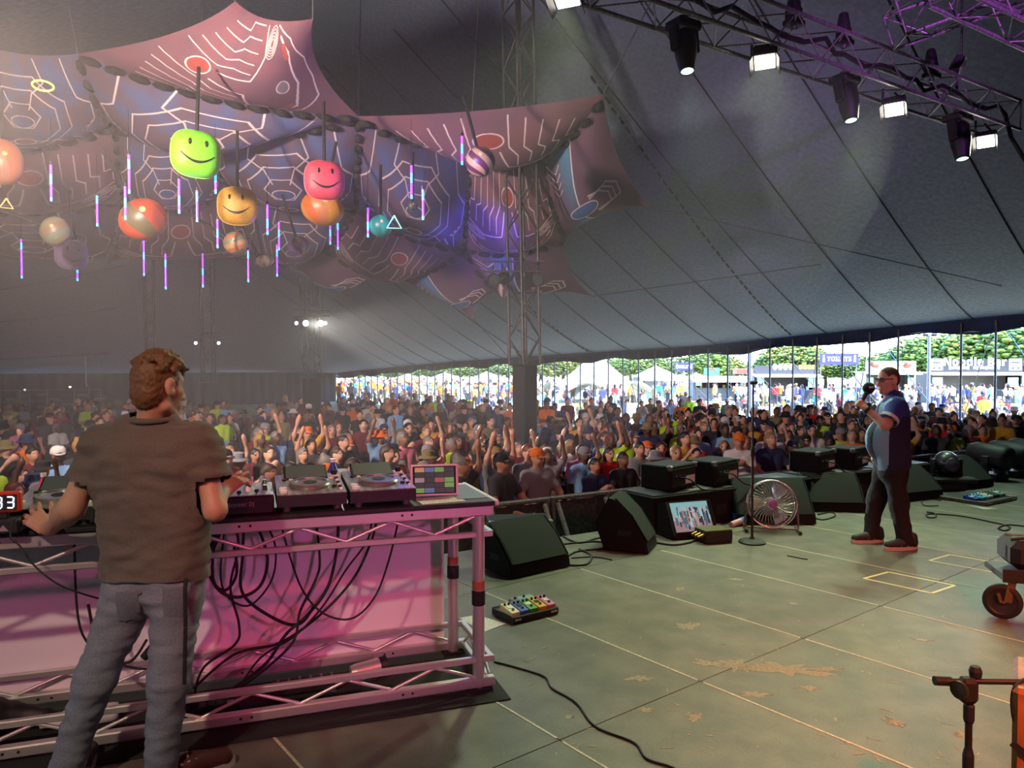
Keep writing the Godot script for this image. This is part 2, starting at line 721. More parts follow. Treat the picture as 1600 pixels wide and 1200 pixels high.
# one hand: palm, four fingers of three bones and a thumb. frame x points to the thumb side, y along the fingers, z out of the back of the hand
func hand_bones(f: Field, wrist: Vector3, b: Basis, bend: Array, spread := 0.10, thumb_in := 0.3, s := 1.0, tag := 0) -> void:
	var root := [0.030, 0.010, -0.010, -0.029]
	var length := [0.072, 0.080, 0.074, 0.058]
	var rad := [0.0088, 0.0092, 0.0088, 0.0078]
	for i in 4:
		var k0: Vector3 = wrist + b * (Vector3(root[i], 0.090 - absf(root[i] - 0.01) * 0.25, 0.004) * s)
		f.cap(wrist + b * (Vector3(root[i] * 0.62, 0.012, 0) * s), k0, 0.0155 * s, 0.0115 * s, tag)
		var fan: float = -root[i] * spread * 25.0
		var ang := 0.0
		var p := k0
		for j in 3:
			ang += bend[i] * [0.9, 1.0, 0.7][j]
			var dir := Vector3(sin(-fan) * cos(ang), cos(-fan) * cos(ang), -sin(ang))
			var q: Vector3 = p + b * (dir * length[i] * [0.48, 0.29, 0.23][j] * s)
			f.cap(p, q, rad[i] * (1.0 - 0.06 * j) * s, rad[i] * (0.94 - 0.07 * j) * s, tag)
			p = q
	var tb: Vector3 = wrist + b * (Vector3(0.022, 0.022, -0.006) * s)
	var t1: Vector3 = tb + b * (Vector3(0.030, 0.032, -0.012 - thumb_in * 0.02) * s)
	var t2: Vector3 = t1 + b * (Vector3(0.014 - thumb_in * 0.022, 0.030, -0.006 - thumb_in * 0.02) * s)
	var t3: Vector3 = t2 + b * (Vector3(0.006 - thumb_in * 0.022, 0.024, -0.004 - thumb_in * 0.012) * s)
	f.cap(tb, t1, 0.0155 * s, 0.0118 * s, tag)
	f.cap(t1, t2, 0.0112 * s, 0.0100 * s, tag)
	f.cap(t2, t3, 0.0098 * s, 0.0082 * s, tag)

func skin(i := 0) -> StandardMaterial3D:
	var tones := [Color(0.80, 0.60, 0.50), Color(0.72, 0.52, 0.42), Color(0.84, 0.66, 0.57), Color(0.52, 0.36, 0.27), Color(0.36, 0.24, 0.18)]
	return mat("skin_%d" % i, tones[i], 0.55, 0.0, "cloth", 14.0)

# ---------------------------------------------------------------- people of the crowd
# tags: 0 skin, 1 shirt, 2 trousers, 3 shoes
func crowd_body(pose: String) -> Dictionary:
	var f := Field.new(Vector3(-0.62, -0.02, -0.40), Vector3(0.62, 2.25, 0.75), 0.03, 55.0)
	var sit := pose == "sit"
	var y0 := -0.78 if sit else 0.0
	var up := Vector3(0, y0, 0)
	for s in [-1.0, 1.0]:
		f.cap(Vector3(s * 0.075, 0.95, 0) + up, Vector3(s * 0.10, 1.30, 0.0) + up, 0.105, 0.105, 1)
		f.cap(Vector3(s * 0.03, 1.40, -0.01) + up, Vector3(s * 0.165, 1.385, -0.01) + up, 0.068, 0.062, 1)
		var hip := Vector3(s * 0.085, 0.92, 0) + up
		var knee := Vector3(s * 0.10, 0.49, 0.02)
		var ankle := Vector3(s * 0.11, 0.09, -0.03)
		if sit:
			knee = Vector3(s * 0.13, 0.46, 0.34)
			ankle = Vector3(s * 0.12, 0.06, 0.52)
		f.cap(hip, knee, 0.088, 0.060, 2)
		f.cap(knee, ankle, 0.056, 0.042, 2)
		f.cap(ankle + Vector3(0, -0.045, -0.02), ankle + Vector3(s * 0.02, -0.055, 0.15), 0.042, 0.036, 3)
		var sh := Vector3(s * 0.185, 1.375, -0.01) + up
		var el := Vector3(s * 0.25, 1.10, -0.03) + up
		var wr := Vector3(s * 0.24, 0.88, 0.08) + up
		match pose:
			"clap":
				el = Vector3(s * 0.25, 1.12, 0.10)
				wr = Vector3(s * 0.05, 1.26, 0.30)
			"cheer":
				el = Vector3(s * 0.30, 1.60, 0.08)
				wr = Vector3(s * 0.24, 1.85, 0.12)
			"wave":
				if s > 0:
					el = Vector3(0.30, 1.56, 0.10)
					wr = Vector3(0.22, 1.82, 0.14)
			"phone":
				el = Vector3(s * 0.24, 1.16, 0.14)
				wr = Vector3(s * 0.07, 1.42, 0.30)
			"folded":
				el = Vector3(s * 0.25, 1.10, 0.06)
				wr = Vector3(s * -0.06, 1.13, 0.22)
			"lean":
				el = Vector3(s * 0.30, 1.12, 0.12)
				wr = Vector3(s * 0.16, 1.00, 0.36)
			"sit":
				el = Vector3(s * 0.24, 1.08, 0.10) + up
				wr = Vector3(s * 0.12, 0.50, 0.28)
		var mid := sh.lerp(el, 0.62)
		f.cap(sh, mid, 0.056, 0.048, 1)
		f.cap(mid, el, 0.045, 0.041, 0)
		f.cap(el, wr, 0.040, 0.028, 0)
		var hd := (wr - el).normalized()
		f.cap(wr, wr + hd * 0.09, 0.032, 0.030, 0)
		f.cap(wr + hd * 0.09, wr + hd * 0.16, 0.026, 0.016, 0)
		f.cap(wr + hd * 0.03, wr + hd * 0.09 + Vector3(-s * 0.04, 0.01, 0.02), 0.018, 0.014, 0)
	f.cap(Vector3(0, 0.93, 0) + up, Vector3(0, 0.96, 0) + up, 0.11, 0.11, 2)
	f.cap(Vector3(0, 1.40, -0.01) + up, Vector3(0, 1.53, 0.01) + up, 0.058, 0.052, 0)
	f.egg(Vector3(0, 1.635, 0.0) + up, Vector3(0.080, 0.100, 0.098), 0)
	f.egg(Vector3(0, 1.57, 0.035) + up, Vector3(0.060, 0.062, 0.062), 0)
	f.cap(Vector3(0, 1.615, 0.098) + up, Vector3(0, 1.585, 0.118) + up, 0.012, 0.017, 0)
	for s in [-1.0, 1.0]:
		f.cap(Vector3(s * 0.084, 1.60, 0.0) + up, Vector3(s * 0.086, 1.63, -0.01) + up, 0.016, 0.018, 0)
	var res := f.net()
	var tg := Field.tags(res)
	var made := {"head": Vector3(0, 1.62, 0) + up}
	made.body = shell(Mb.new(), res, tg, []).mesh()
	made.shirt = shell(Mb.new(), res, tg, [1], 0.012).mesh()
	made.trousers = shell(Mb.new(), res, tg, [2], 0.014).mesh()
	made.shoes = shell(Mb.new(), res, tg, [3], 0.010).mesh()
	return made

# hair, hats and glasses, each drawn round the middle of the head
func headwear() -> Dictionary:
	var out := {}
	var z := FastNoiseLite.new()
	z.frequency = 0.12
	var mk := func(kind: String):
		var f := Field.new(Vector3(-0.2, -0.45, -0.24), Vector3(0.2, 0.2, 0.2), 0.02, 80.0)
		f.egg(Vector3(0, 0.035, -0.018), Vector3(0.094, 0.098, 0.108), 1)
		if kind != "bun":
			f.egg(Vector3(0, -0.02, -0.055), Vector3(0.088, 0.085, 0.062), 1)
		if kind == "long":
			for s in [-1.0, 1.0]:
				f.cap(Vector3(s * 0.075, 0.0, -0.04), Vector3(s * 0.085, -0.27, -0.03), 0.040, 0.030, 1)
			f.cap(Vector3(0, 0, -0.08), Vector3(0, -0.30, -0.09), 0.055, 0.045, 1)
		if kind == "bun":
			f.egg(Vector3(0, 0.135, -0.06), Vector3(0.045, 0.042, 0.045), 1)
		f.egg(Vector3(0, -0.02, 0.085), Vector3(0.058, 0.085, 0.045), 2)
		var res := f.net()
		return shell(Mb.new(), res, Field.tags(res), [1], 0.0, z, 0.006, true).mesh()
	for kind in ["short", "long", "bun"]:
		out[kind] = mk.call(kind)
	var cap := Mb.new()
	cap.lathe([Vector2(0.104, 0.02), Vector2(0.106, 0.05), Vector2(0.098, 0.09), Vector2(0.07, 0.125), Vector2(0.0, 0.14)], 14, Transform3D(Basis(), Vector3(0, 0, -0.01)), true)
	var brim := PackedVector2Array()
	for i in 9:
		var a := PI * i / 8.0
		brim.append(Vector2(cos(a) * 0.085, 0.06 + sin(a) * 0.115))
	cap.prism(brim, 0.008, Transform3D(Basis(Vector3.RIGHT, Vector3(0, -0.15, 1).normalized(), Vector3(0, -1, -0.15).normalized()), Vector3(0, 0.04, -0.01)))
	out.cap = cap.mesh()
	var hat := Mb.new()
	hat.lathe([Vector2(0.165, 0.0), Vector2(0.16, 0.012), Vector2(0.108, 0.045), Vector2(0.100, 0.12), Vector2(0.06, 0.14), Vector2(0, 0.142)], 16, Transform3D(), false)
	out.hat = hat.mesh()
	var g := Mb.new()
	for s in [-1.0, 1.0]:
		g.box(Vector3(s * 0.033, 0.005, 0.094), Vector3(0.048, 0.034, 0.010), Basis(Vector3.UP, s * 0.22), 0.004)
		g.rod(Vector3(s * 0.058, 0.01, 0.088), Vector3(s * 0.084, 0.012, 0.0), 0.004, 5)
	g.rod(Vector3(-0.012, 0.010, 0.099), Vector3(0.012, 0.010, 0.099), 0.004, 5)
	out.glasses = g.mesh()
	var e := Mb.new()
	for s in [-1.0, 1.0]:
		e.ball(Vector3(s * 0.031, 0.008, 0.086), Vector3(0.013, 0.008, 0.008), 8, 5)
		e.box(Vector3(s * 0.031, 0.030, 0.090), Vector3(0.034, 0.007, 0.012), Basis(Vector3.UP, s * 0.25))
	e.box(Vector3(0, -0.067, 0.094), Vector3(0.042, 0.008, 0.010))
	out.features = e.mesh()
	return out

# ---------------------------------------------------------------- the tent
const T_BACK := -27.0
const T_END := 47.0
const Q_EAVE := 17.1
const Q_LEFT := -28.0

func eave(t: float) -> float:
	var k := [[-19.0, 3.7], [-4.67, 3.46], [2.4, 3.04], [7.9, 2.70], [19.3, 2.36], [29.5, 2.04], [47.0, 1.17]]
	for i in k.size() - 1:
		if t <= k[i + 1][0]:
			return lerpf(k[i][1], k[i + 1][1], clampf((t - k[i][0]) / (k[i + 1][0] - k[i][0]), 0.0, 1.0))
	return 1.17

func roof_height(t: float, q: float) -> float:
	var e := eave(t)
	var x := clampf(q / Q_EAVE if q > 0.0 else q / Q_LEFT, 0.0, 1.0)
	var ridge := 13.2 - 0.7 * (1.0 - cos(TAU * (t + 11.7) / 11.7)) * 0.5
	var hip := clampf((T_END - t) / 12.0, 0.0, 1.0)
	hip = minf(hip, clampf((t - T_BACK) / 6.0, 0.0, 1.0))
	ridge = lerpf(e + 0.1, ridge, pow(hip, 0.85))
	var swag := 0.16 * sin(TAU * t / 5.85) * x * (1.0 - x) * 2.0
	return lerpf(e, ridge, pow(1.0 - x, 1.22)) + swag

func build_tent() -> void:
	var canvas := mat("navy_tent_canvas", Color(0.50, 0.55, 0.66), 0.75, 0.0, "cloth", 0.35)
	var dark := mat("black_drape", Color(0.17, 0.165, 0.18), 0.9, 0.0, "cloth", 0.6)
	var seam_m := mat("dark_seam_webbing", Color(0.10, 0.105, 0.13), 0.8)
	var nu := 75
	var nv := 41
	var pts := PackedVector3Array()
	for j in nv:
		var q := lerpf(Q_LEFT, Q_EAVE, float(j) / (nv - 1))
		for i in nu:
			var t := lerpf(T_BACK, T_END, float(i) / (nu - 1))
			pts.append(tent(t, q, roof_height(t, q)))
	var roof := structure("ceiling", Mb.new().sheet(pts, nu, nv, Vector3.DOWN, 0.05), canvas, "dark navy big top canvas sloping down to the open side")
	# welded seams that run down the slope
	for i in 24:
		var t := T_BACK + 3.0 + i * 2.6
		var line := []
		for j in 25:
			var q := lerpf(0.6, Q_EAVE, j / 24.0)
			line.append(tent(t, q, roof_height(t, q) - 0.02))
		part(roof, "seam", Mb.new().tube(line, 0.022, 4), seam_m)
	for i in 10:
		var t := T_END - 1.0 - i * 3.0
		var line := []
		for j in 15:
			var q := lerpf(-0.6, Q_LEFT, j / 14.0)
			line.append(tent(t, q, roof_height(t, q) - 0.02))
		part(roof, "seam", Mb.new().tube(line, 0.022, 4), seam_m)
	# the long side ropes inside the canvas that the photograph shows as chains of dots
	for t in [3.2, 14.9]:
		var line := []
		for j in 40:
			var q := lerpf(4.0, Q_EAVE - 0.4, j / 39.0)
			line.append(tent(t - 1.6 + q * 0.10, q, roof_height(t, q) - 0.10))
		var links := Mb.new()
		for j in 39:
			links.bar(line[j], line[j].lerp(line[j + 1], 0.62), 0.05, 0.05)
		part(roof, "lacing", links, seam_m)
	# rolled wall under the eave on the open side
	var hem := PackedVector3Array()
	var nh := 80
	for j in 5:
		for i in nh:
			var t := lerpf(T_BACK, T_END, i / (nh - 1.0))
			var drop := 0.50 + 0.08 * sin(t * 1.3) + 0.05 * sin(t * 4.7)
			var a := j / 4.0
			hem.append(tent(t, Q_EAVE + 0.10 * sin(a * PI) + 0.04 * sin(t * 3.0 + a * 2.0), eave(t) + 0.05 - drop * a))
	structure("trim_1", Mb.new().sheet(hem, nh, 5, -across, 0.02), mat("navy_wall_roll", Color(0.15, 0.19, 0.33), 0.75, 0.0, "cloth", 0.5), "navy rolled-up wall canvas hanging along the eave")
	# closed sides: the end wall of hanging drapes, the far side and the wall behind the stage
	var folds := func(a: Vector3, b: Vector3, top0: float, top1: float, out: Vector3, n: int) -> Mb:
		var p := PackedVector3Array()
		for j in 3:
			for i in n:
				var u := float(i) / (n - 1)
				var w := a.lerp(b, u) + out * 0.12 * sin(i * 1.55)
				w.y = lerpf(GROUND, lerpf(top0, top1, u), j / 2.0)
				p.append(w)
		return Mb.new().sheet(p, n, 3, out, 0.03)
	var end_wall := structure("wall_far", folds.call(tent(T_END - 0.3, Q_EAVE), tent(T_END - 0.3, Q_LEFT), eave(T_END) + 0.1, eave(T_END) + 0.1, -along, 240), dark, "black drape hanging across the far end of the tent")
	structure("wall_side", folds.call(tent(T_END, Q_LEFT + 0.1), tent(T_BACK, Q_LEFT + 0.1), 1.25, 3.75, across, 300), dark, "black drape closing the far side of the tent")
	structure("wall_backstage", folds.call(tent(T_BACK + 0.1, Q_LEFT), tent(T_BACK + 0.1, Q_EAVE), 3.75, 3.75, along, 200), dark, "black drape behind the stage")
	structure("wall_wing", folds.call(tent(T_BACK, Q_EAVE - 0.2), tent(-6.0, Q_EAVE - 0.2), 3.75, 3.55, -across, 90), dark, "black drape beside the stage wing")
	# grass inside and the field outside
	var ground := Mb.new()
	var gp := PackedVector3Array()
	var gn := 41
	var lumps := FastNoiseLite.new()
	lumps.frequency = 0.05
	for j in gn:
		for i in gn:
			var x := -140.0 + 280.0 * i / (gn - 1)
			var d := -40.0 + 300.0 * j / (gn - 1)
			var far := clampf((Vector2(x, d).distance_to(Vector2(0, 20)) - 45.0) / 80.0, 0.0, 1.0)
			gp.append(plan(x, d, GROUND + far * lumps.get_noise_2d(x, d) * 0.8))
	ground.sheet(gp, gn, gn, Vector3.UP)
	var grass := mat("trodden_grass", Color(0.76, 0.73, 0.54), 0.95, 0.0, "blotch", 0.22)
	structure("ground", ground, grass, "trodden pale green grass of the festival field")
	# side poles and guy ropes
	var pole_m := mat("galvanised_pole", Color(0.42, 0.44, 0.46), 0.5, 0.5, "wear", 1.0)
	var rope_m := mat("blue_rope", Color(0.20, 0.38, 0.60), 0.8)
	var rope_g := mat("grey_rope", Color(0.30, 0.31, 0.31), 0.8)
	for i in 46:
		if i == 2:
			continue
		var t := -3.89 + 1.05 * i
		var base := tent(t, Q_EAVE, GROUND)
		var p := thing("side_pole", "grey steel side pole holding up the eave of the tent", "pole", base, Basis(), "side poles along the open side")
		part(p, "shaft", Mb.new().rod(Vector3.ZERO, Vector3(0, eave(t) - GROUND - 0.12, 0), 0.042, 8), pole_m)
		part(p, "foot_plate", Mb.new().box(Vector3(0, 0.01, 0), Vector3(0.18, 0.02, 0.18), Basis(), 0.004), pole_m)
		part(p, "spigot", Mb.new().lathe([Vector2(0.06, 0.0), Vector2(0.06, 0.06), Vector2(0.02, 0.10), Vector2(0.0, 0.18)], 8, Transform3D(Basis(), Vector3(0, eave(t) - GROUND - 0.30, 0))), pole_m)
		if i % 2 == 0:
			var top := tent(t, Q_EAVE + 0.05, eave(t))
			for s in [-1.0, 1.0]:
				if i > 30 and s < 0:
					continue
				var foot := tent(t + s * 2.2 + 0.7, Q_EAVE + 4.6, GROUND)
				var blue: bool = i < 6 and s < 0
				solo("guy_rope", Mb.new().rod(Vector3.ZERO, foot - top, 0.018, 6), rope_m if blue else rope_g, ("blue" if blue else "grey") + " guy rope slanting from the tent eave to a stake outside", "rope", "guy ropes of the tent", top)

# ---------------------------------------------------------------- the stage
func stage_outline() -> PackedVector2Array:
	var out := PackedVector2Array()
	for p in [pit(-9.0, 0), pit(15.5, 0), pit(15.5, -14.5), pit(-9.0, -14.5)]:
		out.append(Vector2(p.x, p.z))
	return out

func build_stage() -> void:
	var outline := stage_outline()
	var base := Mb.new()
	var tr := Transform3D(Basis(Vector3.RIGHT, Vector3(0, 0, 1), Vector3(0, -1, 0)), Vector3(0, -0.035, 0))
	base.prism(outline, 0.25, tr)
	var deck := structure("floor", base, mat("stage_frame_steel", Color(0.30, 0.30, 0.28), 0.6, 0.4), "scuffed grey-green plywood stage floor of large panels")
	var boards := board_tex()
	var ply := []
	for i in 4:
		var pm := mat("stage_plywood_%d" % i, [Color(0.465, 0.445, 0.39), Color(0.44, 0.42, 0.375), Color(0.48, 0.46, 0.40), Color(0.45, 0.43, 0.385)][i], 0.52, 0.0, "", 1.0, {"tex": boards})
		pm.uv1_triplanar = true
		pm.uv1_scale = Vector3.ONE * 0.42
		pm.uv1_offset = Vector3(0.31, 0.17, 0.53) * i
		ply.append(pm)
	var u := Vector2(0.788, -0.616)     # along the seams' cross direction
	var w := Vector2(-0.616, -0.788)
	var k := 0
	for i in range(-9, 22):
		for j in range(-8, 8):
			var a0 := 2.25 + 1.035 * i
			var b0 := 0.45 + 2.07 * j
			var quad := PackedVector2Array()
			for c in [[0.003, 0.003], [1.032, 0.003], [1.032, 2.067], [0.003, 2.067]]:
				quad.append(u * (a0 + c[0]) + w * (b0 + c[1]))
			var cut := Geometry2D.intersect_polygons(quad, outline)
			for poly in cut:
				k += 1
				part(deck, "floor_panel", Mb.new().prism(poly, 0.035, Transform3D(Basis(Vector3.RIGHT, Vector3(0, 0, 1), Vector3(0, -1, 0)), Vector3.ZERO)), ply[(i * 7 + j * 3 + 100) % 4])
	# worn aluminium edges that show as pale lines between rows of panels
	var pale := mat("worn_panel_edge", Color(0.84, 0.80, 0.70), 0.6, 0.0, "cloth", 2.0)
	for i in range(-4, 12):
		var a := u * (2.25 + 1.035 * i)
		for j in range(-3, 4):
			var p0 := a + w * (0.47 + 2.07 * j)
			var p1 := a + w * (0.43 + 2.07 * (j + 1))
			var mid := (p0 + p1) * 0.5
			if not (Geometry2D.is_point_in_polygon(p0, outline) and Geometry2D.is_point_in_polygon(p1, outline)):
				continue
			part(deck, "edge_strip", Mb.new().bar(Vector3(p0.x, 0.0005, p0.y), Vector3(p1.x, 0.0005, p1.y), 0.013, 0.003), pale)
	# worn patches where the coating has gone
	var bare := mat("bare_worn_wood", Color(0.64, 0.60, 0.50), 0.7, 0.0, "scuff", 2.0)
	var spots := [[1225, 1046, 0.34, 0.05], [1152, 1040, 0.13, 0.055], [1110, 1037, 0.12, 0.03], [1075, 978, 0.11, 0.045], [1000, 1060, 0.11, 0.02], [1062, 920, 0.05, 0.03], [1010, 1110, 0.05, 0.02], [1085, 1120, 0.05, 0.03], [1240, 943, 0.05, 0.016], [1180, 1085, 0.10, 0.02], [1290, 1046, 0.12, 0.02], [1265, 1075, 0.06, 0.02], [1440, 1000, 0.08, 0.012], [1510, 1150, 0.06, 0.02], [1400, 1130, 0.05, 0.02], [890, 1120, 0.03, 0.012], [1150, 905, 0.10, 0.02]]
	for s in spots:
		var c := on(s[0], s[1])
		var poly := PackedVector2Array()
		for i in 34:
			var a := TAU * i / 34.0
			var r := 0.35 + 0.65 * rng.randf()
			poly.append(Vector2(cos(a) * s[2] * r, sin(a) * s[3] * r * 2.2))
		part(deck, "worn_patch", Mb.new().prism(poly, 0.0008, Transform3D(Basis(Vector3.UP, rng.randf_range(-0.5, 0.2)) * Basis(Vector3.RIGHT, Vector3(0, 0, 1), Vector3(0, -1, 0)), c + Vector3(0, 0.001, 0))), bare)
	# flakes and grit
	var grit := Mb.new()
	for i in 150:
		var c := on(rng.randf_range(820, 1590), rng.randf_range(860, 1190))
		var l := rng.randf_range(0.006, 0.035)
		var dir := Basis(Vector3.UP, rng.randf() * TAU) * Vector3(l, 0, 0)
		grit.bar(c - dir + Vector3(0, 0.0012, 0), c + dir + Vector3(0, 0.0012, 0), rng.randf_range(0.003, 0.012), 0.001)
	var gr := part(deck, "scuff", grit, bare)
	gr.set_meta("kind", "stuff")
	# dark skirt of the stage front
	var front := PackedVector3Array()
	for j in 2:
		for i in 120:
			var p := pit(-9.0 + 24.5 * i / 119.0, 0.02 + 0.02 * sin(i * 1.7))
			p.y = lerpf(GROUND, -0.02, j)
			front.append(p)
	structure("wall_stage_front", Mb.new().sheet(front, 120, 2, edge_out, 0.01), mat("black_drape", Color(), 1.0), "black skirt hanging from the front edge of the stage")

func build_haze() -> void:
	var bank := FogVolume.new()
	bank.name = "smoke_haze"
	bank.shape = RenderingServer.FOG_VOLUME_SHAPE_ELLIPSOID
	bank.size = Vector3(34.0, 15.0, 40.0)
	var bm := FogMaterial.new()
	bm.density = 0.0105
	bm.albedo = Color(0.92, 0.90, 0.89)
	bank.material = bm
	add_child(bank)
	bank.transform = Transform3D(turned(along), Vector3(-12.0, 5.0, -19.0))
	tag(bank, "smoke haze drifting under the printed canopy and the tent roof", "smoke", "", "stuff")

# ---------------------------------------------------------------- the stretched decor overhead
class Pen:
	var im: Image
	var n: int
	func _init(size: int) -> void:
		n = size
		im = Image.create(size, size, false, Image.FORMAT_RGB8)
	func dot(x: float, y: float, r: float, c: Color) -> void:
		im.fill_rect(Rect2i(int((x) * n - r), int((y) * n - r), int(2 * r), int(2 * r)), c)
	func line(pts: Array, r: float, c: Color) -> void:
		for i in pts.size() - 1:
			var a: Vector2 = pts[i]
			var b: Vector2 = pts[i + 1]
			var m := int(a.distance_to(b) * n) + 1
			for j in m + 1:
				var p := a.lerp(b, float(j) / m)
				dot(p.x, p.y, r, c)
	func oval(c: Vector2, rx: float, ry: float, fill: Color, rim: Color, r: float) -> void:
		for j in range(int((c.y - ry) * n), int((c.y + ry) * n)):
			var dy := (float(j) / n - c.y) / ry
			var h := sqrt(maxf(0.0, 1.0 - dy * dy)) * rx
			im.fill_rect(Rect2i(int((c.x - h) * n), j, int(2 * h * n), 1), fill)
		var ring := []
		for i in 61:
			ring.append(c + Vector2(cos(TAU * i / 60.0) * rx, sin(TAU * i / 60.0) * ry))
		line(ring, r, rim)
	func ngon(c: Vector2, rx: float, ry: float, k: int, rim: Color, r: float, turn := 0.0) -> void:
		var ring := []
		for i in k + 1:
			ring.append(c + Vector2(cos(turn + TAU * i / k) * rx, sin(turn + TAU * i / k) * ry))
		line(ring, r, rim)

func print_cloth(design: int) -> ImageTexture:
	var p := Pen.new(640)
	var plum := Color(0.40, 0.31, 0.37)
	var blue := Color(0.32, 0.37, 0.55)
	var teal := Color(0.30, 0.58, 0.74)
	var rose := Color(0.55, 0.33, 0.36)
	var pale := Color(0.90, 0.82, 0.80)
	var z := FastNoiseLite.new()
	z.seed = 11 + design
	z.frequency = 0.006
	for y in 160:
		for x in 160:
			var u := x / 159.0
			var v := y / 159.0
			var c := plum.lerp(blue, clampf(z.get_noise_2d(x * 4, y * 4) * 1.6 + 0.35, 0.0, 1.0))
			if design == 2:
				c = Color(0.40, 0.27, 0.36).lerp(teal, smoothstep(0.10, 0.45, u) * smoothstep(0.52, 0.44, u) * (0.4 + 0.6 * absf(v - 0.5) * 2.0))
			elif design == 1:
				c = plum.lerp(rose, 0.5 + 0.4 * z.get_noise_2d(x * 4 + 700, y * 4))
			p.im.fill_rect(Rect2i(x * 4, y * 4, 4, 4), c)
	var r := 2.5
	if design == 0:         # nested octagons joined by tracks
		p.ngon(Vector2(0.5, 0.42), 0.34, 0.34, 8, pale, r, PI / 8)
		p.ngon(Vector2(0.5, 0.42), 0.26, 0.26, 8, pale, r, PI / 8)
		p.ngon(Vector2(0.5, 0.36), 0.13, 0.11, 6, pale, r)
		p.oval(Vector2(0.5, 0.40), 0.08, 0.05, blue, pale, r)
		p.oval(Vector2(0.5, 0.62), 0.07, 0.045, rose, pale, r)
		p.oval(Vector2(0.5, 0.80), 0.075, 0.05, blue, pale, r)
		for s in [-1.0, 1.0]:
			p.line([Vector2(0.5 + s * 0.07, 0.62), Vector2(0.5 + s * 0.2, 0.66), Vector2(0.5 + s * 0.26, 0.78), Vector2(0.5 + s * 0.16, 0.9), Vector2(0.5 + s * 0.06, 0.84)], r, pale)
			p.line([Vector2(0.5 + s * 0.36, 0.02), Vector2(0.5 + s * 0.40, 0.3), Vector2(0.5 + s * 0.47, 0.42), Vector2(0.5 + s * 0.45, 0.62), Vector2(0.5 + s * 0.38, 0.72), Vector2(0.5 + s * 0.40, 0.98)], r, pale)
			p.line([Vector2(0.5 + s * 0.16, 0.02), Vector2(0.5 + s * 0.20, 0.14), Vector2(0.5 + s * 0.10, 0.2), Vector2(0.5 + s * 0.06, 0.3)], r, pale)
			p.line([Vector2(0.5 + s * 0.30, 0.74), Vector2(0.5 + s * 0.34, 0.9)], 5.0, pale)
			for i in 3:
				p.oval(Vector2(0.5 + s * (0.36 + 0.035 * i), 0.70 - 0.03 * i), 0.012, 0.012, pale, pale, 1.5)
	elif design == 1:       # fans of tracks round a red disc
		p.oval(Vector2(0.5, 0.20), 0.075, 0.06, Color(0.62, 0.27, 0.24), pale, r)
		for s in [-1.0, 1.0]:
			for i in 5:
				var x0: float = 0.5 + s * (0.10 + 0.08 * i)
				p.line([Vector2(x0, 0.04 + 0.03 * i), Vector2(x0, 0.26 + 0.02 * i), Vector2(x0 + s * 0.05, 0.36), Vector2(x0 + s * 0.05, 0.50)], r, pale)
			p.line([Vector2(0.5 + s * 0.05, 0.30), Vector2(0.5 + s * 0.09, 0.52), Vector2(0.5 + s * 0.30, 0.58), Vector2(0.5 + s * 0.47, 0.54)], 3.5, pale)
			for i in 5:
				p.ngon(Vector2(0.5 + s * 0.38, 0.62), 0.10 - 0.018 * i, 0.05 - 0.009 * i, 12, pale, 1.5)
			p.line([Vector2(0.5 + s * 0.48, 0.66), Vector2(0.5 + s * 0.40, 0.80), Vector2(0.5 + s * 0.2, 0.93), Vector2(0.5, 0.95)], r, pale)
			p.line([Vector2(0.5 + s * 0.42, 0.70), Vector2(0.5 + s * 0.30, 0.80), Vector2(0.5, 0.86)], 4.0, pale)
			p.line([Vector2(0.5 + s * 0.36, 0.74), Vector2(0.5 + s * 0.26, 0.79)], 9.0, Color(0.66, 0.34, 0.30))
		p.oval(Vector2(0.5, 0.76), 0.07, 0.04, Color(0.52, 0.48, 0.50), pale, r)
	else:                   # a broad blue oval and bent ladders beside a pale rib
		p.line([Vector2(0.50, 0.0), Vector2(0.46, 0.3), Vector2(0.45, 0.7), Vector2(0.50, 1.0)], 5.0, pale)
		p.oval(Vector2(0.47, 0.60), 0.19, 0.095, Color(0.25, 0.40, 0.62), pale, 3.5)
		for i in 3:
			p.line([Vector2(0.60, 0.46 + 0.02 * i), Vector2(0.72 + 0.05 * i, 0.50), Vector2(0.80 + 0.05 * i, 0.60), Vector2(0.78 + 0.05 * i, 0.72), Vector2(0.62, 0.74 - 0.02 * i)], 3.5, pale)
		for i in 4:
			p.line([Vector2(0.05 + 0.02 * i, 0.1 + 0.06 * i), Vector2(0.2, 0.16 + 0.06 * i), Vector2(0.28, 0.10 + 0.06 * i)], 2.0, pale)
	return ImageTexture.create_from_image(p.im)

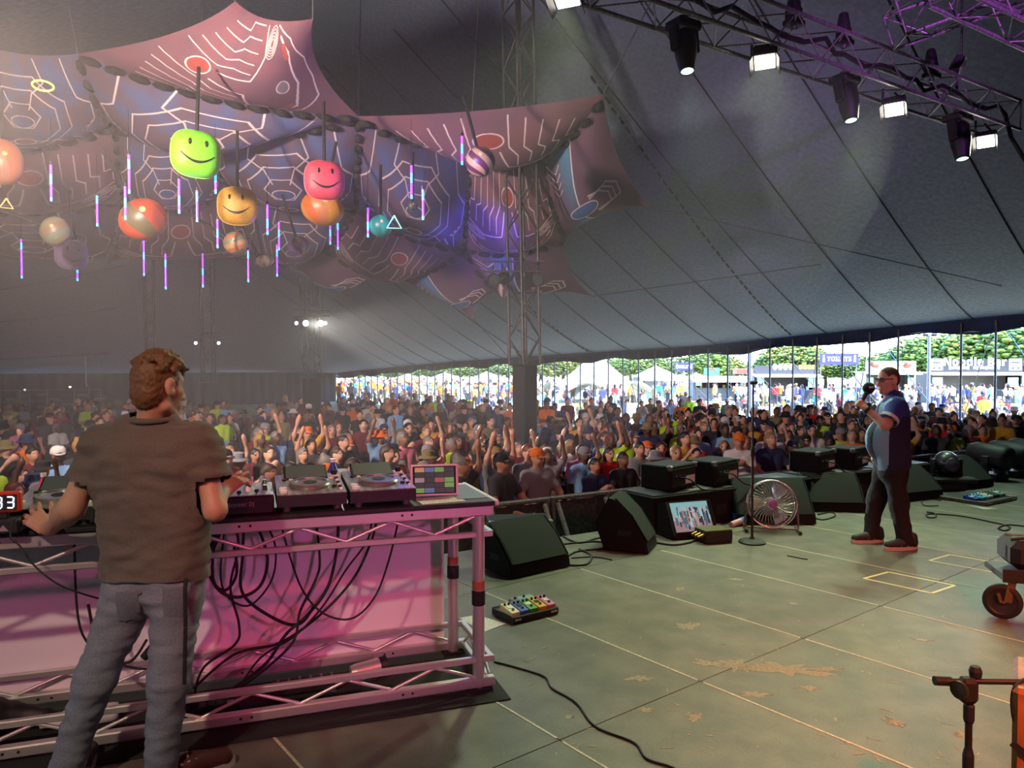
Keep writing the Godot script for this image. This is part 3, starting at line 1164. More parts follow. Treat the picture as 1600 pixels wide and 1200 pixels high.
func build_decor_canopy() -> void:
	var prints := []
	for i in 3:
		var m := mat("printed_stretch_cloth_%d" % i, Color(1, 1, 1), 0.8, 0.0, "", 1.0, {"tex": print_cloth(i), "backlight": Color(0.35, 0.35, 0.35)})
		m.texture_repeat = false
		prints.append(m)
	var lace := mat("black_lacing", Color(0.06, 0.06, 0.07), 0.8)
	# corners where the cloth is tied, each hung at its own distance
	var k := {
		"a": at(368, 2, 11.5), "b": at(489, 30, 11.5), "c": at(560, 182, 15.0), "d": at(121, 84, 14.0), "e": at(310, 200, 17.0),
		"f": at(-110, 40, 13.0), "g": at(-110, 236, 16.5), "h": at(942, 148, 15.0), "i": at(845, 240, 17.6), "j": at(735, 222, 17.2),
		"k": at(1015, 322, 17.5), "l": at(882, 372, 19.5), "m": at(725, 388, 21.0), "n": at(925, 463, 22.0), "o": at(785, 452, 22.5),
		"p": at(612, 432, 24.0), "q": at(740, 498, 23.0), "r": at(556, 322, 20.0), "s": at(505, 384, 23.5), "t": at(368, 298, 20.0),
		"u": at(-110, 320, 19.5), "v": at(408, 404, 26.0), "w": at(-110, 400, 25.0), "x": at(545, 462, 25.0), "y": at(190, 312, 19.5), "z": at(170, 408, 25.5), "aa": at(180, 196, 16.5),
	}
	var panels := [["d", "a", "b", "c", 1], ["d", "c", "e", "aa", 0], ["f", "d", "aa", "g", 0], ["c", "h", "i", "j", 1], ["i", "h", "k", "l", 2], ["j", "i", "l", "m", 1],
		["m", "l", "n", "o", 2], ["p", "m", "o", "q", 2], ["c", "j", "m", "r", 0], ["r", "m", "p", "s", 1], ["e", "c", "r", "t", 0], ["g", "aa", "y", "u", 1], ["aa", "e", "t", "y", 0],
		["u", "y", "z", "w", 0], ["y", "t", "v", "z", 1], ["t", "r", "s", "v", 0], ["v", "s", "p", "x", 2]]
	var uses := {}
	for p in panels:
		for i in 4:
			var key := [p[i], p[(i + 1) % 4]]
			key.sort()
			uses[key] = uses.get(key, 0) + 1
	var root := thing("stretch_cloth_canopy", "purple printed stretch cloth canopy with circuit patterns strung under the roof", "canopy", k["r"])
	var n := 15
	for p in panels:
		var c := [k[p[0]] - k["r"], k[p[1]] - k["r"], k[p[2]] - k["r"], k[p[3]] - k["r"]]
		var mid: Vector3 = (c[0] + c[1] + c[2] + c[3]) * 0.25
		var bows := []
		for i in 4:
			var key := [p[i], p[(i + 1) % 4]]
			key.sort()
			var em: Vector3 = (c[i] + c[(i + 1) % 4]) * 0.5
			bows.append((mid - em) * 0.20 if uses[key] == 1 else Vector3(0, -0.25, 0))
		var edge := func(i: int, s: float) -> Vector3:
			return c[i].lerp(c[(i + 1) % 4], s) + bows[i] * 4.0 * s * (1.0 - s)
		var pts := PackedVector3Array()
		for jj in n:
			for ii in n:
				var s := ii / (n - 1.0)
				var t := jj / (n - 1.0)
				var top: Vector3 = edge.call(0, s)
				var bot: Vector3 = edge.call(2, 1.0 - s)
				var lef: Vector3 = edge.call(3, 1.0 - t)
				var rig: Vector3 = edge.call(1, t)
				var bl: Vector3 = c[0] * (1 - s) * (1 - t) + c[1] * s * (1 - t) + c[2] * s * t + c[3] * (1 - s) * t
				pts.append(top * (1 - t) + bot * t + lef * (1 - s) + rig * s - bl + Vector3(0, -0.45 * 16.0 * s * (1 - s) * t * (1 - t), 0))
		part(root, "cloth_panel", Mb.new().sheet(pts, n, n, (cam_t.origin - k["r"] - mid).normalized(), 0.01), prints[p[4]])
	# lacing of knotted loops along the joints
	for key in uses:
		if uses[key] < 2:
			continue
		var a: Vector3 = k[key[0]] - k["r"]
		var b: Vector3 = k[key[1]] - k["r"]
		var m := Mb.new()
		var count := int(a.distance_to(b) / 0.42)
		for i in count:
			var s := (i + 0.5) / count
			var c := a.lerp(b, s) + Vector3(0, -1.0 * s * (1.0 - s) - 0.06, 0)
			var c2 := a.lerp(b, s + 0.3 / count) + Vector3(0, -1.0 * s * (1.0 - s) - 0.06, 0)
			m.ball(c, Vector3(0.085, 0.22, 0.085), 6, 4, aimed(c2 - c + Vector3(0, 0.02 * (i % 2), 0)))
		part(root, "lacing", m, lace)
	# tie ropes to the roof and to the sides
	var rope := mat("grey_rope", Color(0.30, 0.31, 0.31), 0.8)
	for r in [["h", Vector3(2.2, 4.0, 2.0)], ["k", Vector3(14.0, -1.6, -6.0)], ["n", Vector3(9.0, 1.5, -3.0)], ["c", Vector3(0.2, 4.5, 0.4)], ["d", Vector3(-0.4, 3.6, 0.4)], ["e", Vector3(0.3, 5.0, 0.2)], ["j", Vector3(0.3, 5.0, 0.0)], ["q", Vector3(2.4, -2.6, -6.0)], ["a", Vector3(0, 3.0, 1.0)], ["b", Vector3(0.3, 3.0, 1.0)]]:
		var a: Vector3 = k[r[0]] - k["r"]
		part(root, "tie_rope", Mb.new().rod(a, a + r[1], 0.014, 5), rope)

# ---------------------------------------------------------------- smiling cushions, balls and light tubes overhead
func cushion_point(x: float, y: float, r: float, deep: float) -> float:   # front surface of the puffed cushion
	var a := pow(absf(x) / r, 2.8) + pow(absf(y) / r, 2.8)
	return deep * pow(maxf(0.0, 1.0 - a), 0.55)

func smiley(px: float, py: float, d: float, wide: float, tint: Color, word: String, turn := 0.0, tilt := 0.0) -> void:
	var r := wide * d / F * 0.5
	var deep := r * 0.62
	var c := at(px, py, d)
	var look := turned(cam_t.origin - c) * Basis(Vector3.UP, turn) * Basis(Vector3.FORWARD, tilt)
	var root := thing("smiling_cushion", "inflated %s cushion with a smiling face hung under the canopy" % word, "cushion", c, look)
	var body := Mb.new()
	var n := 25
	for side in [1.0, -1.0]:
		var p := PackedVector3Array()
		for j in n:
			for i in n:
				var a := -PI / 2 + PI * i / (n - 1)
				var b := -PI / 2 + PI * j / (n - 1)
				var x := r * sin(a)
				var y := r * sin(b)
				var m := pow(pow(absf(sin(a)), 2.8) + pow(absf(sin(b)), 2.8), 1.0 / 2.8)
				var mx := maxf(absf(sin(a)), absf(sin(b)))
				if m > 1e-6:
					x *= mx / m
					y *= mx / m
				p.append(Vector3(x, y, side * cushion_point(x, y, r, deep)))
		body.sheet(p, n, n, Vector3(0, 0, side))
	part(root, "cover", body, mat("inflated_vinyl_" + word, tint, 0.55, 0.0, "cloth", 1.5, {"backlight": tint * 0.5}))
	part(root, "piping", Mb.new().tube(ring_path(r, r, 2.8), r * 0.025, 6), mat("vinyl_seam_" + word, tint.lightened(0.2), 0.5))
	var ink := mat("black_ink", Color(0.05, 0.045, 0.04), 0.6)
	for s in [-1.0, 1.0]:
		var x: float = s * r * 0.32
		var y := r * 0.34
		part(root, "eye", Mb.new().ball(Vector3(x, y, cushion_point(x, y, r, deep) - 0.004), Vector3(r * 0.075, r * 0.16, r * 0.04), 10, 6), ink)
	var mouth := []
	for i in 17:
		var a := lerpf(-1.0, 1.0, i / 16.0)
		var x := a * r * 0.66
		var y := -r * 0.46 + r * 0.34 * a * a
		mouth.append(Vector3(x, y, cushion_point(x, y, r, deep)))
	var grin := Mb.new()
	for i in 16:
		var w := r * (0.02 + 0.05 * (1.0 - absf((i - 7.5) / 8.0)))
		grin.tube([mouth[i], mouth[i + 1]], w, 6)
	part(root, "mouth", grin, ink)
	part(root, "hanging_cord", Mb.new().rod(Vector3(0, r * 0.96, 0), Vector3(0, r + 1.1, -0.1), 0.03, 6), mat("black_lacing", Color(), 0.8))

func ring_path(rx: float, ry: float, pw: float) -> Array:
	var out := []
	for i in 49:
		var a := TAU * i / 48.0
		var c := cos(a)
		var s := sin(a)
		var m := pow(pow(absf(c), pw) + pow(absf(s), pw), 1.0 / pw)
		out.append(Vector3(c / m * rx, s / m * ry, 0))
	return out

# a ball of twisted gores, one part for each gore
func gore_ball(px: float, py: float, d: float, wide: float, tints: Array, words: String, twist := 0.0, gores := 10, squash := 1.0, lean := 0.0) -> void:
	var r := wide * d / F * 0.5
	var c := at(px, py, d)
	var root := thing("hanging_ball", words, "ball", c, turned(cam_t.origin - c) * Basis(Vector3.BACK, lean))
	var seg := 5
	for g in gores:
		var p := PackedVector3Array()
		for j in 15:
			var la := -PI / 2 * 0.998 + PI * 0.998 * j / 14.0
			for i in seg:
				var lo := TAU * (g + i / (seg - 1.0)) / gores + twist * la
				p.append(Vector3(cos(la) * cos(lo), sin(la) * squash, cos(la) * sin(lo)) * r)
		var lm := TAU * (g + 0.5) / gores
		var tint: Color = tints[g % tints.size()]
		part(root, "gore", Mb.new().sheet(p, seg, 15, Vector3(cos(lm), 0, sin(lm))), mat("ball_vinyl_%s" % tint.to_html(false), tint, 0.4, 0.0, "cloth", 2.0, {"backlight": tint * 0.4}))
	part(root, "valve", Mb.new().lathe([Vector2(0.14, 0.0), Vector2(0.12, 0.03), Vector2(0.05, 0.05), Vector2(0, 0.05)], 12, Transform3D(aimed(Vector3(0.1, 0.25, 1)), Vector3(0.1, 0.25, 0.95).normalized() * r * 0.99).scaled_local(Vector3.ONE * r)), mat("ball_valve", Color(0.85, 0.72, 0.45), 0.4))
	part(root, "hanging_cord", Mb.new().rod(Vector3(0, r * squash * 0.98, 0), Vector3(0, r + 1.0, -0.1), 0.03, 6), mat("black_lacing", Color(), 0.8))

func build_hanging_things() -> void:
	smiley(306, 241, 12.3, 73, Color(0.50, 0.95, 0.16), "lime green", 0.15, 0.05)
	smiley(507, 282, 13.4, 61, Color(0.90, 0.30, 0.38), "pink", 0.1)
	smiley(371, 322, 14.2, 59, Color(0.80, 0.60, 0.12), "mustard yellow", -0.1)
	smiley(112, 398, 16.5, 46, Color(0.55, 0.45, 0.62), "mauve", 0.2)
	var orange := Color(0.88, 0.36, 0.20)
	gore_ball(224, 343, 14.0, 72, [orange, orange.darkened(0.1), Color(0.45, 0.42, 0.28), orange], "orange beach ball with an olive band hung under the canopy", 0.3, 8, 0.88, 0.5)
	gore_ball(504, 326, 15.0, 66, [Color(0.85, 0.42, 0.12), Color(0.90, 0.62, 0.12), Color(0.80, 0.50, 0.30)], "orange and yellow beach ball hung behind the pink cushion", 0.5, 9, 0.8, -0.2)
	gore_ball(4, 253, 13.0, 58, [Color(0.86, 0.55, 0.38), Color(0.80, 0.48, 0.30), Color(0.72, 0.50, 0.36)], "pale orange beach ball hung beyond the lime cushion", 0.4, 9, 1.25)
	gore_ball(751, 253, 13.6, 47, [Color(0.86, 0.74, 0.48), Color(0.42, 0.22, 0.27)], "cream and maroon spiral striped ball beside the king pole", 0.75, 12, 1.0, 0.25)
	gore_ball(86, 361, 14.5, 46, [Color(0.66, 0.62, 0.48), Color(0.60, 0.50, 0.40), Color(0.55, 0.60, 0.50)], "sandy marbled ball hung above the mauve cushion", 1.4, 7, 0.9, 1.2)
	gore_ball(368, 380, 15.5, 36, [Color(0.78, 0.48, 0.30), Color(0.50, 0.55, 0.42), Color(0.80, 0.62, 0.40)], "small orange and green swirled ball below the mustard cushion", 1.6, 8, 1.0, 1.0)
	gore_ball(467, 384, 17.5, 34, [Color(0.84, 0.74, 0.60), Color(0.46, 0.24, 0.26)], "small cream and maroon striped ball beside a far king pole", 0.2, 12, 0.85, 0.3)
	gore_ball(413, 408, 20.0, 30, [Color(0.84, 0.78, 0.60), Color(0.58, 0.46, 0.40)], "little cream and brown striped ball under the canopy hem", 0.1, 12, 0.62, 0.2)
	gore_ball(595, 353, 14.6, 36, [Color(0.14, 0.62, 0.58), Color(0.20, 0.72, 0.66), Color(0.10, 0.52, 0.52)], "teal green inflated ball hung under the blue lit cloth", 0.2, 8, 0.95)
	gore_ball(785, 453, 20.6, 16, [Color(0.80, 0.72, 0.66), Color(0.45, 0.30, 0.38)], "tiny striped ball where two cloth panels meet", 0.1, 8, 1.5)
	gore_ball(645, 322, 14.8, 16, [Color(0.20, 0.24, 0.20), Color(0.34, 0.38, 0.30)], "tiny dark green mirror ball under the blue lit cloth", 0.0, 10, 1.0)
	# outline shapes bent from glowing cord
	var lime := mat("glowing_cord_lime", Color(0.8, 1.0, 0.5), 0.4, 0.0, "", 1.0, {"glow": Color(0.75, 1.0, 0.35), "power": 0.7})
	var ring := []
	for i in 33:
		ring.append(Vector3(cos(TAU * i / 32.0) * 0.17, sin(TAU * i / 32.0) * 0.09, 0))
	solo("light_ring", Mb.new().tube(ring, 0.018, 6), lime, "small glowing lime light ring hung under the canopy", "light", "", at(67, 134, 13.6), turned(cam_t.origin - at(67, 134, 13.6)))
	for tri in [[10, 320, 15.0, 0.13, "amber"], [616, 350, 14.2, 0.16, "mint"]]:
		var p := []
		for i in 4:
			p.append(Vector3(sin(TAU * i / 3.0), cos(TAU * i / 3.0), 0) * tri[3])
		solo("light_triangle", Mb.new().tube(p, 0.016, 6), mat("glowing_cord_" + tri[4], Color(1, 0.8, 0.5) if tri[4] == "amber" else Color(0.6, 1, 0.9), 0.4, 0.0, "", 1.0, {"glow": Color(1.0, 0.78, 0.45) if tri[4] == "amber" else Color(0.4, 0.9, 0.8), "power": 0.5}), "small %s triangle of glowing cord under the canopy" % tri[4], "light", "", at(tri[0], tri[1], tri[2]), turned(cam_t.origin - at(tri[0], tri[1], tri[2])))
	# meteor tubes: violet with cyan sections
	var violet := mat("light_tube_violet", Color(0.6, 0.3, 1.0), 0.3, 0.0, "", 1.0, {"glow": Color(0.58, 0.24, 1.0), "power": 1.3})
	var cyan := mat("light_tube_cyan", Color(0.4, 0.8, 1.0), 0.3, 0.0, "", 1.0, {"glow": Color(0.25, 0.66, 1.0), "power": 1.3})
	var cap_m := black()
	var tubes := [[80, 258, 309], [202, 242, 297], [196, 292, 338], [152, 306, 349], [280, 280, 328], [337, 268, 297], [308, 298, 341], [340, 343, 383], [34, 374, 431], [121, 378, 435], [225, 375, 427], [259, 397, 448], [317, 396, 445], [388, 391, 437], [418, 320, 362], [436, 347, 387], [433, 383, 428], [516, 349, 378], [528, 349, 386], [575, 325, 366], [643, 259, 305], [661, 296, 338], [722, 213, 252]]
	for i in tubes.size():
		var t: Array = tubes[i]
		var len_px: float = t[2] - t[1]
		var d := 12.6 if t[1] < 300 else (14.5 if t[1] < 345 else 17.5)
		var c := at(t[0], t[2], d)
		var l := len_px * d / F
		var root := thing("light_tube", "thin glowing violet and cyan light tube hanging upright under the canopy", "light", c, Basis(), "violet light tubes under the canopy")
		var at0: float = [0.42, 0.60, 0.30, 0.72, 0.15][i % 5] * l
		part(root, "violet_tube", Mb.new().rod(Vector3.ZERO, Vector3(0, at0, 0), 0.020, 8), violet)
		part(root, "cyan_band", Mb.new().rod(Vector3(0, at0, 0), Vector3(0, at0 + 0.16, 0), 0.020, 8), cyan)
		part(root, "violet_tube", Mb.new().rod(Vector3(0, at0 + 0.16, 0), Vector3(0, l, 0), 0.020, 8), violet)
		part(root, "cyan_tip", Mb.new().rod(Vector3(0, -0.06, 0), Vector3.ZERO, 0.020, 8), cyan)
		part(root, "top_cap", Mb.new().rod(Vector3(0, l, 0), Vector3(0, l + 0.06, 0), 0.024, 8), cap_m)
		if i % 2 == 0:
			var o := OmniLight3D.new()
			o.name = "tube_glow_light"
			o.light_color = Color(0.45, 0.30, 1.0)
			o.light_energy = 0.10 if t[0] < 600 else 0.7
			o.omni_range = 60.0
			o.omni_attenuation = 2.0
			o.light_size = 0.01
			o.shadow_enabled = true
			add_child(o, true)
			o.position = c + Vector3(0, at0 * 0.5, 0)
		part(root, "hanging_wire", Mb.new().rod(Vector3(0, l + 0.06, 0), Vector3(0, l + 0.8, 0), 0.004, 4), cap_m)

# ---------------------------------------------------------------- trusses
func truss(root: Node, a: Vector3, b: Vector3, w: float, h: float, up: Vector3, rc: float, rb: float, step: float, m: Material) -> void:
	var z := (b - a).normalized()
	var x := up.cross(z).normalized()
	var y := z.cross(x)
	var c := []
	for s in [[-1, -1], [1, -1], [1, 1], [-1, 1]]:
		c.append(x * (s[0] * w * 0.5) + y * (s[1] * h * 0.5))
	for o in c:
		part(root, "chord", Mb.new().rod(a + o, b + o, rc, 8), m)
	var n := maxi(1, int(round((b - a).length() / step)))
	var shared := {}
	for f in 4:
		for i in n:
			var p := a.lerp(b, float(i) / n)
			var q := a.lerp(b, float(i + 1) / n)
			var odd: bool = (i + f) % 2 == 0
			var p0: Vector3 = p + (c[f] if odd else c[(f + 1) % 4])
			var q0: Vector3 = q + (c[(f + 1) % 4] if odd else c[f])
			var key := [f, odd]
			if not shared.has(key):
				shared[key] = Mb.new().rod(Vector3.ZERO, q0 - p0, rb, 5).mesh()
			var o := part(root, "brace", shared[key], m)
			o.position = p0
		part(root, "end_brace", Mb.new().rod(a + c[f], a + c[(f + 1) % 4], rb, 5), m)
		part(root, "end_brace", Mb.new().rod(b + c[f], b + c[(f + 1) % 4], rb, 5), m)

func small_lamp(root: Node3D, c: Vector3, to: Vector3, r: float, lit: Material, called := "lamp_head") -> void:
	var dir := (to - c).normalized()
	var t := Transform3D(aimed(dir), c)
	var body := part(root, called, Mb.new().lathe([Vector2(0, -0.9), Vector2(0.55, -0.9), Vector2(0.8, -0.5), Vector2(1.0, 0.4), Vector2(1.0, 0.8), Vector2(0.88, 0.8), Vector2(0.85, 0.7)], 14, t.scaled_local(Vector3.ONE * r)), black())
	part(body, "lens", Mb.new().lathe([Vector2(0.86, 0.72), Vector2(0.5, 0.76), Vector2(0, 0.78)], 14, t.scaled_local(Vector3.ONE * r)), lit)
	part(body, "yoke", Mb.new().rod(c, c + Vector3(0, r * 2.0, 0), r * 0.16, 6), black())

func build_king_poles() -> void:
	var grey := mat("dark_grey_truss", Color(0.34, 0.33, 0.33), 0.5, 0.3, "wear", 1.0)
	var cover := mat("black_pole_cover", Color(0.13, 0.135, 0.15), 0.9, 0.0, "cloth", 1.0)
	var glow := mat("spot_lamp_lit", Color(1, 1, 1), 0.3, 0.0, "", 1.0, {"glow": Color(0.85, 0.90, 1.0), "power": 5.0})
	var off := mat("lamp_lens_dark", Color(0.25, 0.27, 0.30), 0.15)
	var spots := [[820, 17.0, 1.78, 0.50, "with a black covered foot before the open side"], [487, 26.0, 1.34, 0.50, "carrying a crossbar of four lit lamps"], [326, 34.0, 1.0, 0.50, "carrying a crossbar of two small lit lamps"], [236, 44.0, 0.9, 0.50, "without lamps, nearest the mixing platform"]]
	for i in 4:
		var s: Array = spots[i]
		var base := at(s[0], 573, s[1])
		base.y = GROUND
		var lbl: String = "grey lattice king pole " + s[4]
		if i == 3:
			lbl = "tall thin lattice king pole with no lamps beyond the mixing platform"
		var root := thing("king_pole", lbl, "pole", base, turned(across))
		var low: float = s[2] - GROUND
		var rel: Vector3 = base - pole0
		var high := roof_height(rel.dot(along), rel.dot(across)) - GROUND - 0.35
		var lean := Vector3(0, 0, 0)
		var top := root.basis.inverse() * (Vector3(-0.22, 0, 0) if i < 2 else Vector3(-0.1, 0, 0)) + Vector3(0, high, 0)
		truss(root, Vector3(0, low, 0), top, s[3], s[3], Vector3(1, 0, 0), 0.034, 0.019, 0.62, grey)
		if i == 0:
			part(root, "cover", Mb.new().box(Vector3(0, low * 0.5, 0), Vector3(0.42, low, 0.42), Basis(Vector3.UP, 0.1), 0.02), cover)
			part(root, "base_plate", Mb.new().box(Vector3(0, 0.03, 0), Vector3(0.9, 0.06, 0.9), Basis(), 0.01), grey)
		else:
			part(root, "cover", Mb.new().box(Vector3(0, low * 0.5, 0), Vector3(0.5, low, 0.5), Basis(), 0.03), cover)
		# crossbar with lamps
		var inv := root.global_transform.affine_inverse()
		var side := inv.basis * Vector3.RIGHT
		var stage := inv * Vector3(2.0, 1.0, -6.0)
		if i == 0:
			var c := inv * at(820, 424, s[1] - 0.35)
			part(root, "crossbar", Mb.new().rod(c - side * 0.95, c + side * 0.45, 0.024, 8), grey)
			part(root, "crossbar", Mb.new().rod(c - side * 0.95 + Vector3(0, 0.22, 0), c + side * 0.45 + Vector3(0, 0.22, 0), 0.024, 8), grey)
			for o in [-0.72, -0.46, 0.28]:
				var up: bool = o == -0.46
				small_lamp(root, c + side * o - Vector3(0, 0.18, 0), inv * at(742, 345, 20.5) if up else stage, 0.15, mat("blue_lamp_lens", Color(0.3, 0.3, 1.0), 0.3, 0.0, "", 1.0, {"glow": Color(0.3, 0.28, 1.0), "power": 1.5}) if up else off)
				if up:
					var lp: Vector3 = root.transform * (c + side * o - Vector3(0, 0.18, 0))
					spot("blue_pole_light", lp + (at(742, 345, 20.5) - lp).normalized() * 0.2, at(742, 345, 20.5), Color(0.36, 0.30, 1.0), 9.0, 32.0, 0.1, 1.0)
		elif i == 1:
			var c := inv * at(487, 494, s[1] - 0.4)
			for h in [0.0, 0.22]:
				part(root, "crossbar", Mb.new().rod(c - side * 0.65 + Vector3(0, h, 0), c + side * 0.65 + Vector3(0, h, 0), 0.024, 8), grey)
			for o in [-0.54, -0.22, 0.30, 0.46]:
				small_lamp(root, c + side * o - Vector3(0, 0.24, 0), stage, 0.07 if absf(o) > 0.4 else 0.12, glow, "spot_lamp")
		elif i == 2:
			var c := inv * at(326, 527, s[1] - 0.4)
			for h in [0.0, 0.2]:
				part(root, "crossbar", Mb.new().rod(c - side * 0.65 + Vector3(0, h, 0), c + side * 0.65 + Vector3(0, h, 0), 0.024, 8), grey)
			for o in [-0.6, 0.45]:
				small_lamp(root, c + side * o - Vector3(0, 0.26, 0), stage, 0.08, glow, "spot_lamp")
	spot("pole_spot_light", at(478, 505, 25.3), Vector3(4.0, 1.2, -7.2), Color(0.98, 0.97, 0.95), 230.0, 8.0, 0.12)
	spot("pole_spot_light", at(498, 505, 25.3), Vector3(-1.0, 1.0, -3.5), Color(0.95, 0.98, 0.9), 60.0, 10.0, 0.12)

func build_lighting_trusses() -> void:
	var m := mat("truss_aluminium", Color(0.74, 0.72, 0.73), 0.4, 0.6, "streak", 2.0)
	var top := 6.13
	var a := on(1090, 14, top)
	var b := on(1570, 186, top)
	var dir := (b - a).normalized()
	var start := a - dir * 6.0
	var root := thing("lighting_truss", "long aluminium lighting truss carrying floodlights over the stage front", "truss", start)
	truss(root, Vector3.ZERO, b - start, 0.50, 0.50, Vector3.UP, 0.029, 0.012, 0.50, m)
	var cable := []
	for i in 40:
		var s := i / 39.0
		cable.append((b - start) * s + Vector3(0.05 * sin(i * 1.9), 0.1 + 0.06 * sin(i * 2.7), 0.1 * cos(i * 1.3)))
	part(root, "cable_loom", Mb.new().tube(cable, 0.035, 6), rubber())
	var along_px := func(px: float) -> Vector3:
		var lo := -6.0
		var hi := 12.0
		for i in 30:
			var mid := (lo + hi) * 0.5
			var p: Vector3 = cam_t.affine_inverse() * (a + dir * mid)
			if p.z > -0.1 or 800.0 + p.x / -p.z * F < px:
				lo = mid
			else:
				hi = mid
		return a + dir * lo
	var stage_dir := -edge_out
	# lit floods
	var hot := mat("flood_lamp_face", Color(1, 1, 1), 0.3, 0.0, "", 1.0, {"glow": Color(1.0, 0.97, 0.90), "power": 7.0})
	var which := ["beside the curtain of haze, highest on the truss", "between the two large hanging lamp heads", "past the middle lamp head", "near the sloping end of the truss"]
	var idx := 0
	for f in [[885, 0], [1195, 98], [1397, 172], [1540, 222]]:
		var hang: Vector3 = along_px.call(f[0] - 8.0)
		var depth: float = -(cam_t.affine_inverse() * hang).z
		var c := at(f[0], f[1], depth - 0.1)
		var aim := Vector3(1.3 + idx * 0.6, 0.0, -6.2) if idx > 0 else Vector3(-0.4, 0.0, -5.6)
		var look := (aim - c).normalized()
		var z := look
		var x := Vector3.UP.cross(z).normalized()
		var bs := Basis(x, z.cross(x), z)
		var r := thing("floodlight", "lit white square floodlight " + which[idx], "floodlight", c, bs, "floodlights on the front truss")
		part(r, "housing", Mb.new().box(Vector3(0, 0, -0.10), Vector3(0.31, 0.26, 0.16), Basis(), 0.015), black())
		part(r, "lamp_face", Mb.new().box(Vector3(0, 0, -0.015), Vector3(0.25, 0.20, 0.02), Basis(), 0.004), hot)
		for s in [-1.0, 1.0]:
			part(r, "barn_door", Mb.new().box(Vector3(s * 0.165, 0, 0.05), Vector3(0.008, 0.25, 0.11), Basis(Vector3.UP, s * 0.35)), black())
			part(r, "yoke_arm", Mb.new().bar(Vector3(s * 0.165, 0, -0.10), r.basis.inverse() * (hang - c + dir * s * 0.15 + Vector3(0, -0.2, 0)), 0.035, 0.008), black())
		part(r, "heat_sink", Mb.new().box(Vector3(0, 0, -0.21), Vector3(0.28, 0.22, 0.06), Basis(), 0.01), black())
		spot("flood_light", c + look * 0.04, aim, Color(0.90, 1.0, 0.78), [9.5, 10.0, 7.5, 5.5][idx], 42.0, 0.16, 1.0)
		idx += 1
	# moving heads that hang down
	var mint := mat("moving_lamp_lens", Color(0.8, 1.0, 0.9), 0.15, 0.0, "", 1.0, {"glow": Color(0.70, 1.0, 0.84), "power": 1.1})
	var words := ["beside the highest hanging floodlight", "at the middle of the front truss", "at the end of the front truss"]
	idx = 0
	for h in [[1068, 1074, 112, 118.0], [1320, 1330, 189, 96.0], [1497, 1504, 249, 88.0]]:
		var hang: Vector3 = along_px.call(h[0]) - Vector3(0, 0.20, 0)
		var depth: float = -(cam_t.affine_inverse() * hang).z
		var lens := at(h[1], h[2], depth - 0.15)
		moving_head(hang, lens, mint, "black moving lamp head hanging " + words[idx], dir)
		spot("moving_head_light", lens + (lens - hang).normalized() * 0.04, lens + (lens - hang) * 8.0, Color(0.80, 1.0, 0.86), 7.0, 26.0, 0.10, 0.9)
		idx += 1
	# fixtures that stand up on the truss
	for u in [[1240, "beside a coil of cable"], [1318, "above the middle lamp head"], [1455, "above the outer floodlights"]]:
		var hang: Vector3 = along_px.call(u[0]) + Vector3(0, 0.22, 0)
		moving_head(hang, hang + Vector3(0.02, 0.48, -0.06), mat("lamp_lens_dark", Color(), 0.15), "black moving lamp head standing up on the truss " + u[1], dir)
	var fl: Vector3 = along_px.call(1500) + Vector3(0, 0.62, 0)
	var r2 := thing("side_floodlight", "dark floodlight turned sideways above the truss end", "floodlight", fl, turned(Vector3(0.9, 0, 0.5)))
	part(r2, "housing", Mb.new().box(Vector3(0, 0, -0.06), Vector3(0.34, 0.26, 0.14), Basis(Vector3.RIGHT, 0.5), 0.015), black())
	part(r2, "lamp_face", Mb.new().box(Vector3(0, -0.02, 0.03), Vector3(0.28, 0.20, 0.02), Basis(Vector3.RIGHT, 0.5), 0.004), mat("flood_lamp_dim", Color(0.7, 0.75, 0.65), 0.2))
	part(r2, "bracket", Mb.new().bar(Vector3(0, -0.1, -0.05), Vector3(0, -0.42, -0.05), 0.04, 0.02), black())
	# hanging cable at the truss end and the second truss higher up
	solo("drop_cable", Mb.new().tube([b + Vector3(0, 0.1, 0) - b, at(1580, 215, 12.4) - b, at(1598, 245, 12.4) - b, at(1640, 300, 12.4) - b], 0.035, 6), rubber(), "thick black cable dropping from the end of the front truss", "cable", "", b)
	var t2a := at(1398, 40, 9.6)
	var r3 := thing("roof_truss", "bare aluminium truss end high above the stage wing", "truss", t2a)
	truss(r3, Vector3.ZERO, at(1720, -78, 9.2) - t2a, 0.46, 0.46, Vector3.UP, 0.026, 0.012, 0.46, m)
	var t3a := at(1480, -30, 8.4)
	var r4 := thing("roof_truss", "aluminium truss crossing above the bare truss end", "truss", t3a)
	truss(r4, Vector3.ZERO, at(1680, 66, 9.0) - t3a, 0.40, 0.40, Vector3.UP, 0.026, 0.012, 0.42, m)
	solo("hoist_chain", Mb.new().rod(Vector3.ZERO, Vector3(0, 1.1, 0), 0.02, 6), steel(), "thin hoist chain between the front truss and the truss above", "chain", "", at(1502, 90, 12.4))
	# truss behind the camera with the coloured wash lamps, and the work lamp high over the far wing
	var ra := Vector3(-6.4, 5.98, 2.4)
	var r5 := thing("rear_truss", "aluminium truss over the back of the stage with coloured lamps", "truss", ra)
	truss(r5, Vector3.ZERO, Vector3(13.6, 0, 0), 0.40, 0.40, Vector3.UP, 0.026, 0.011, 0.85, m)
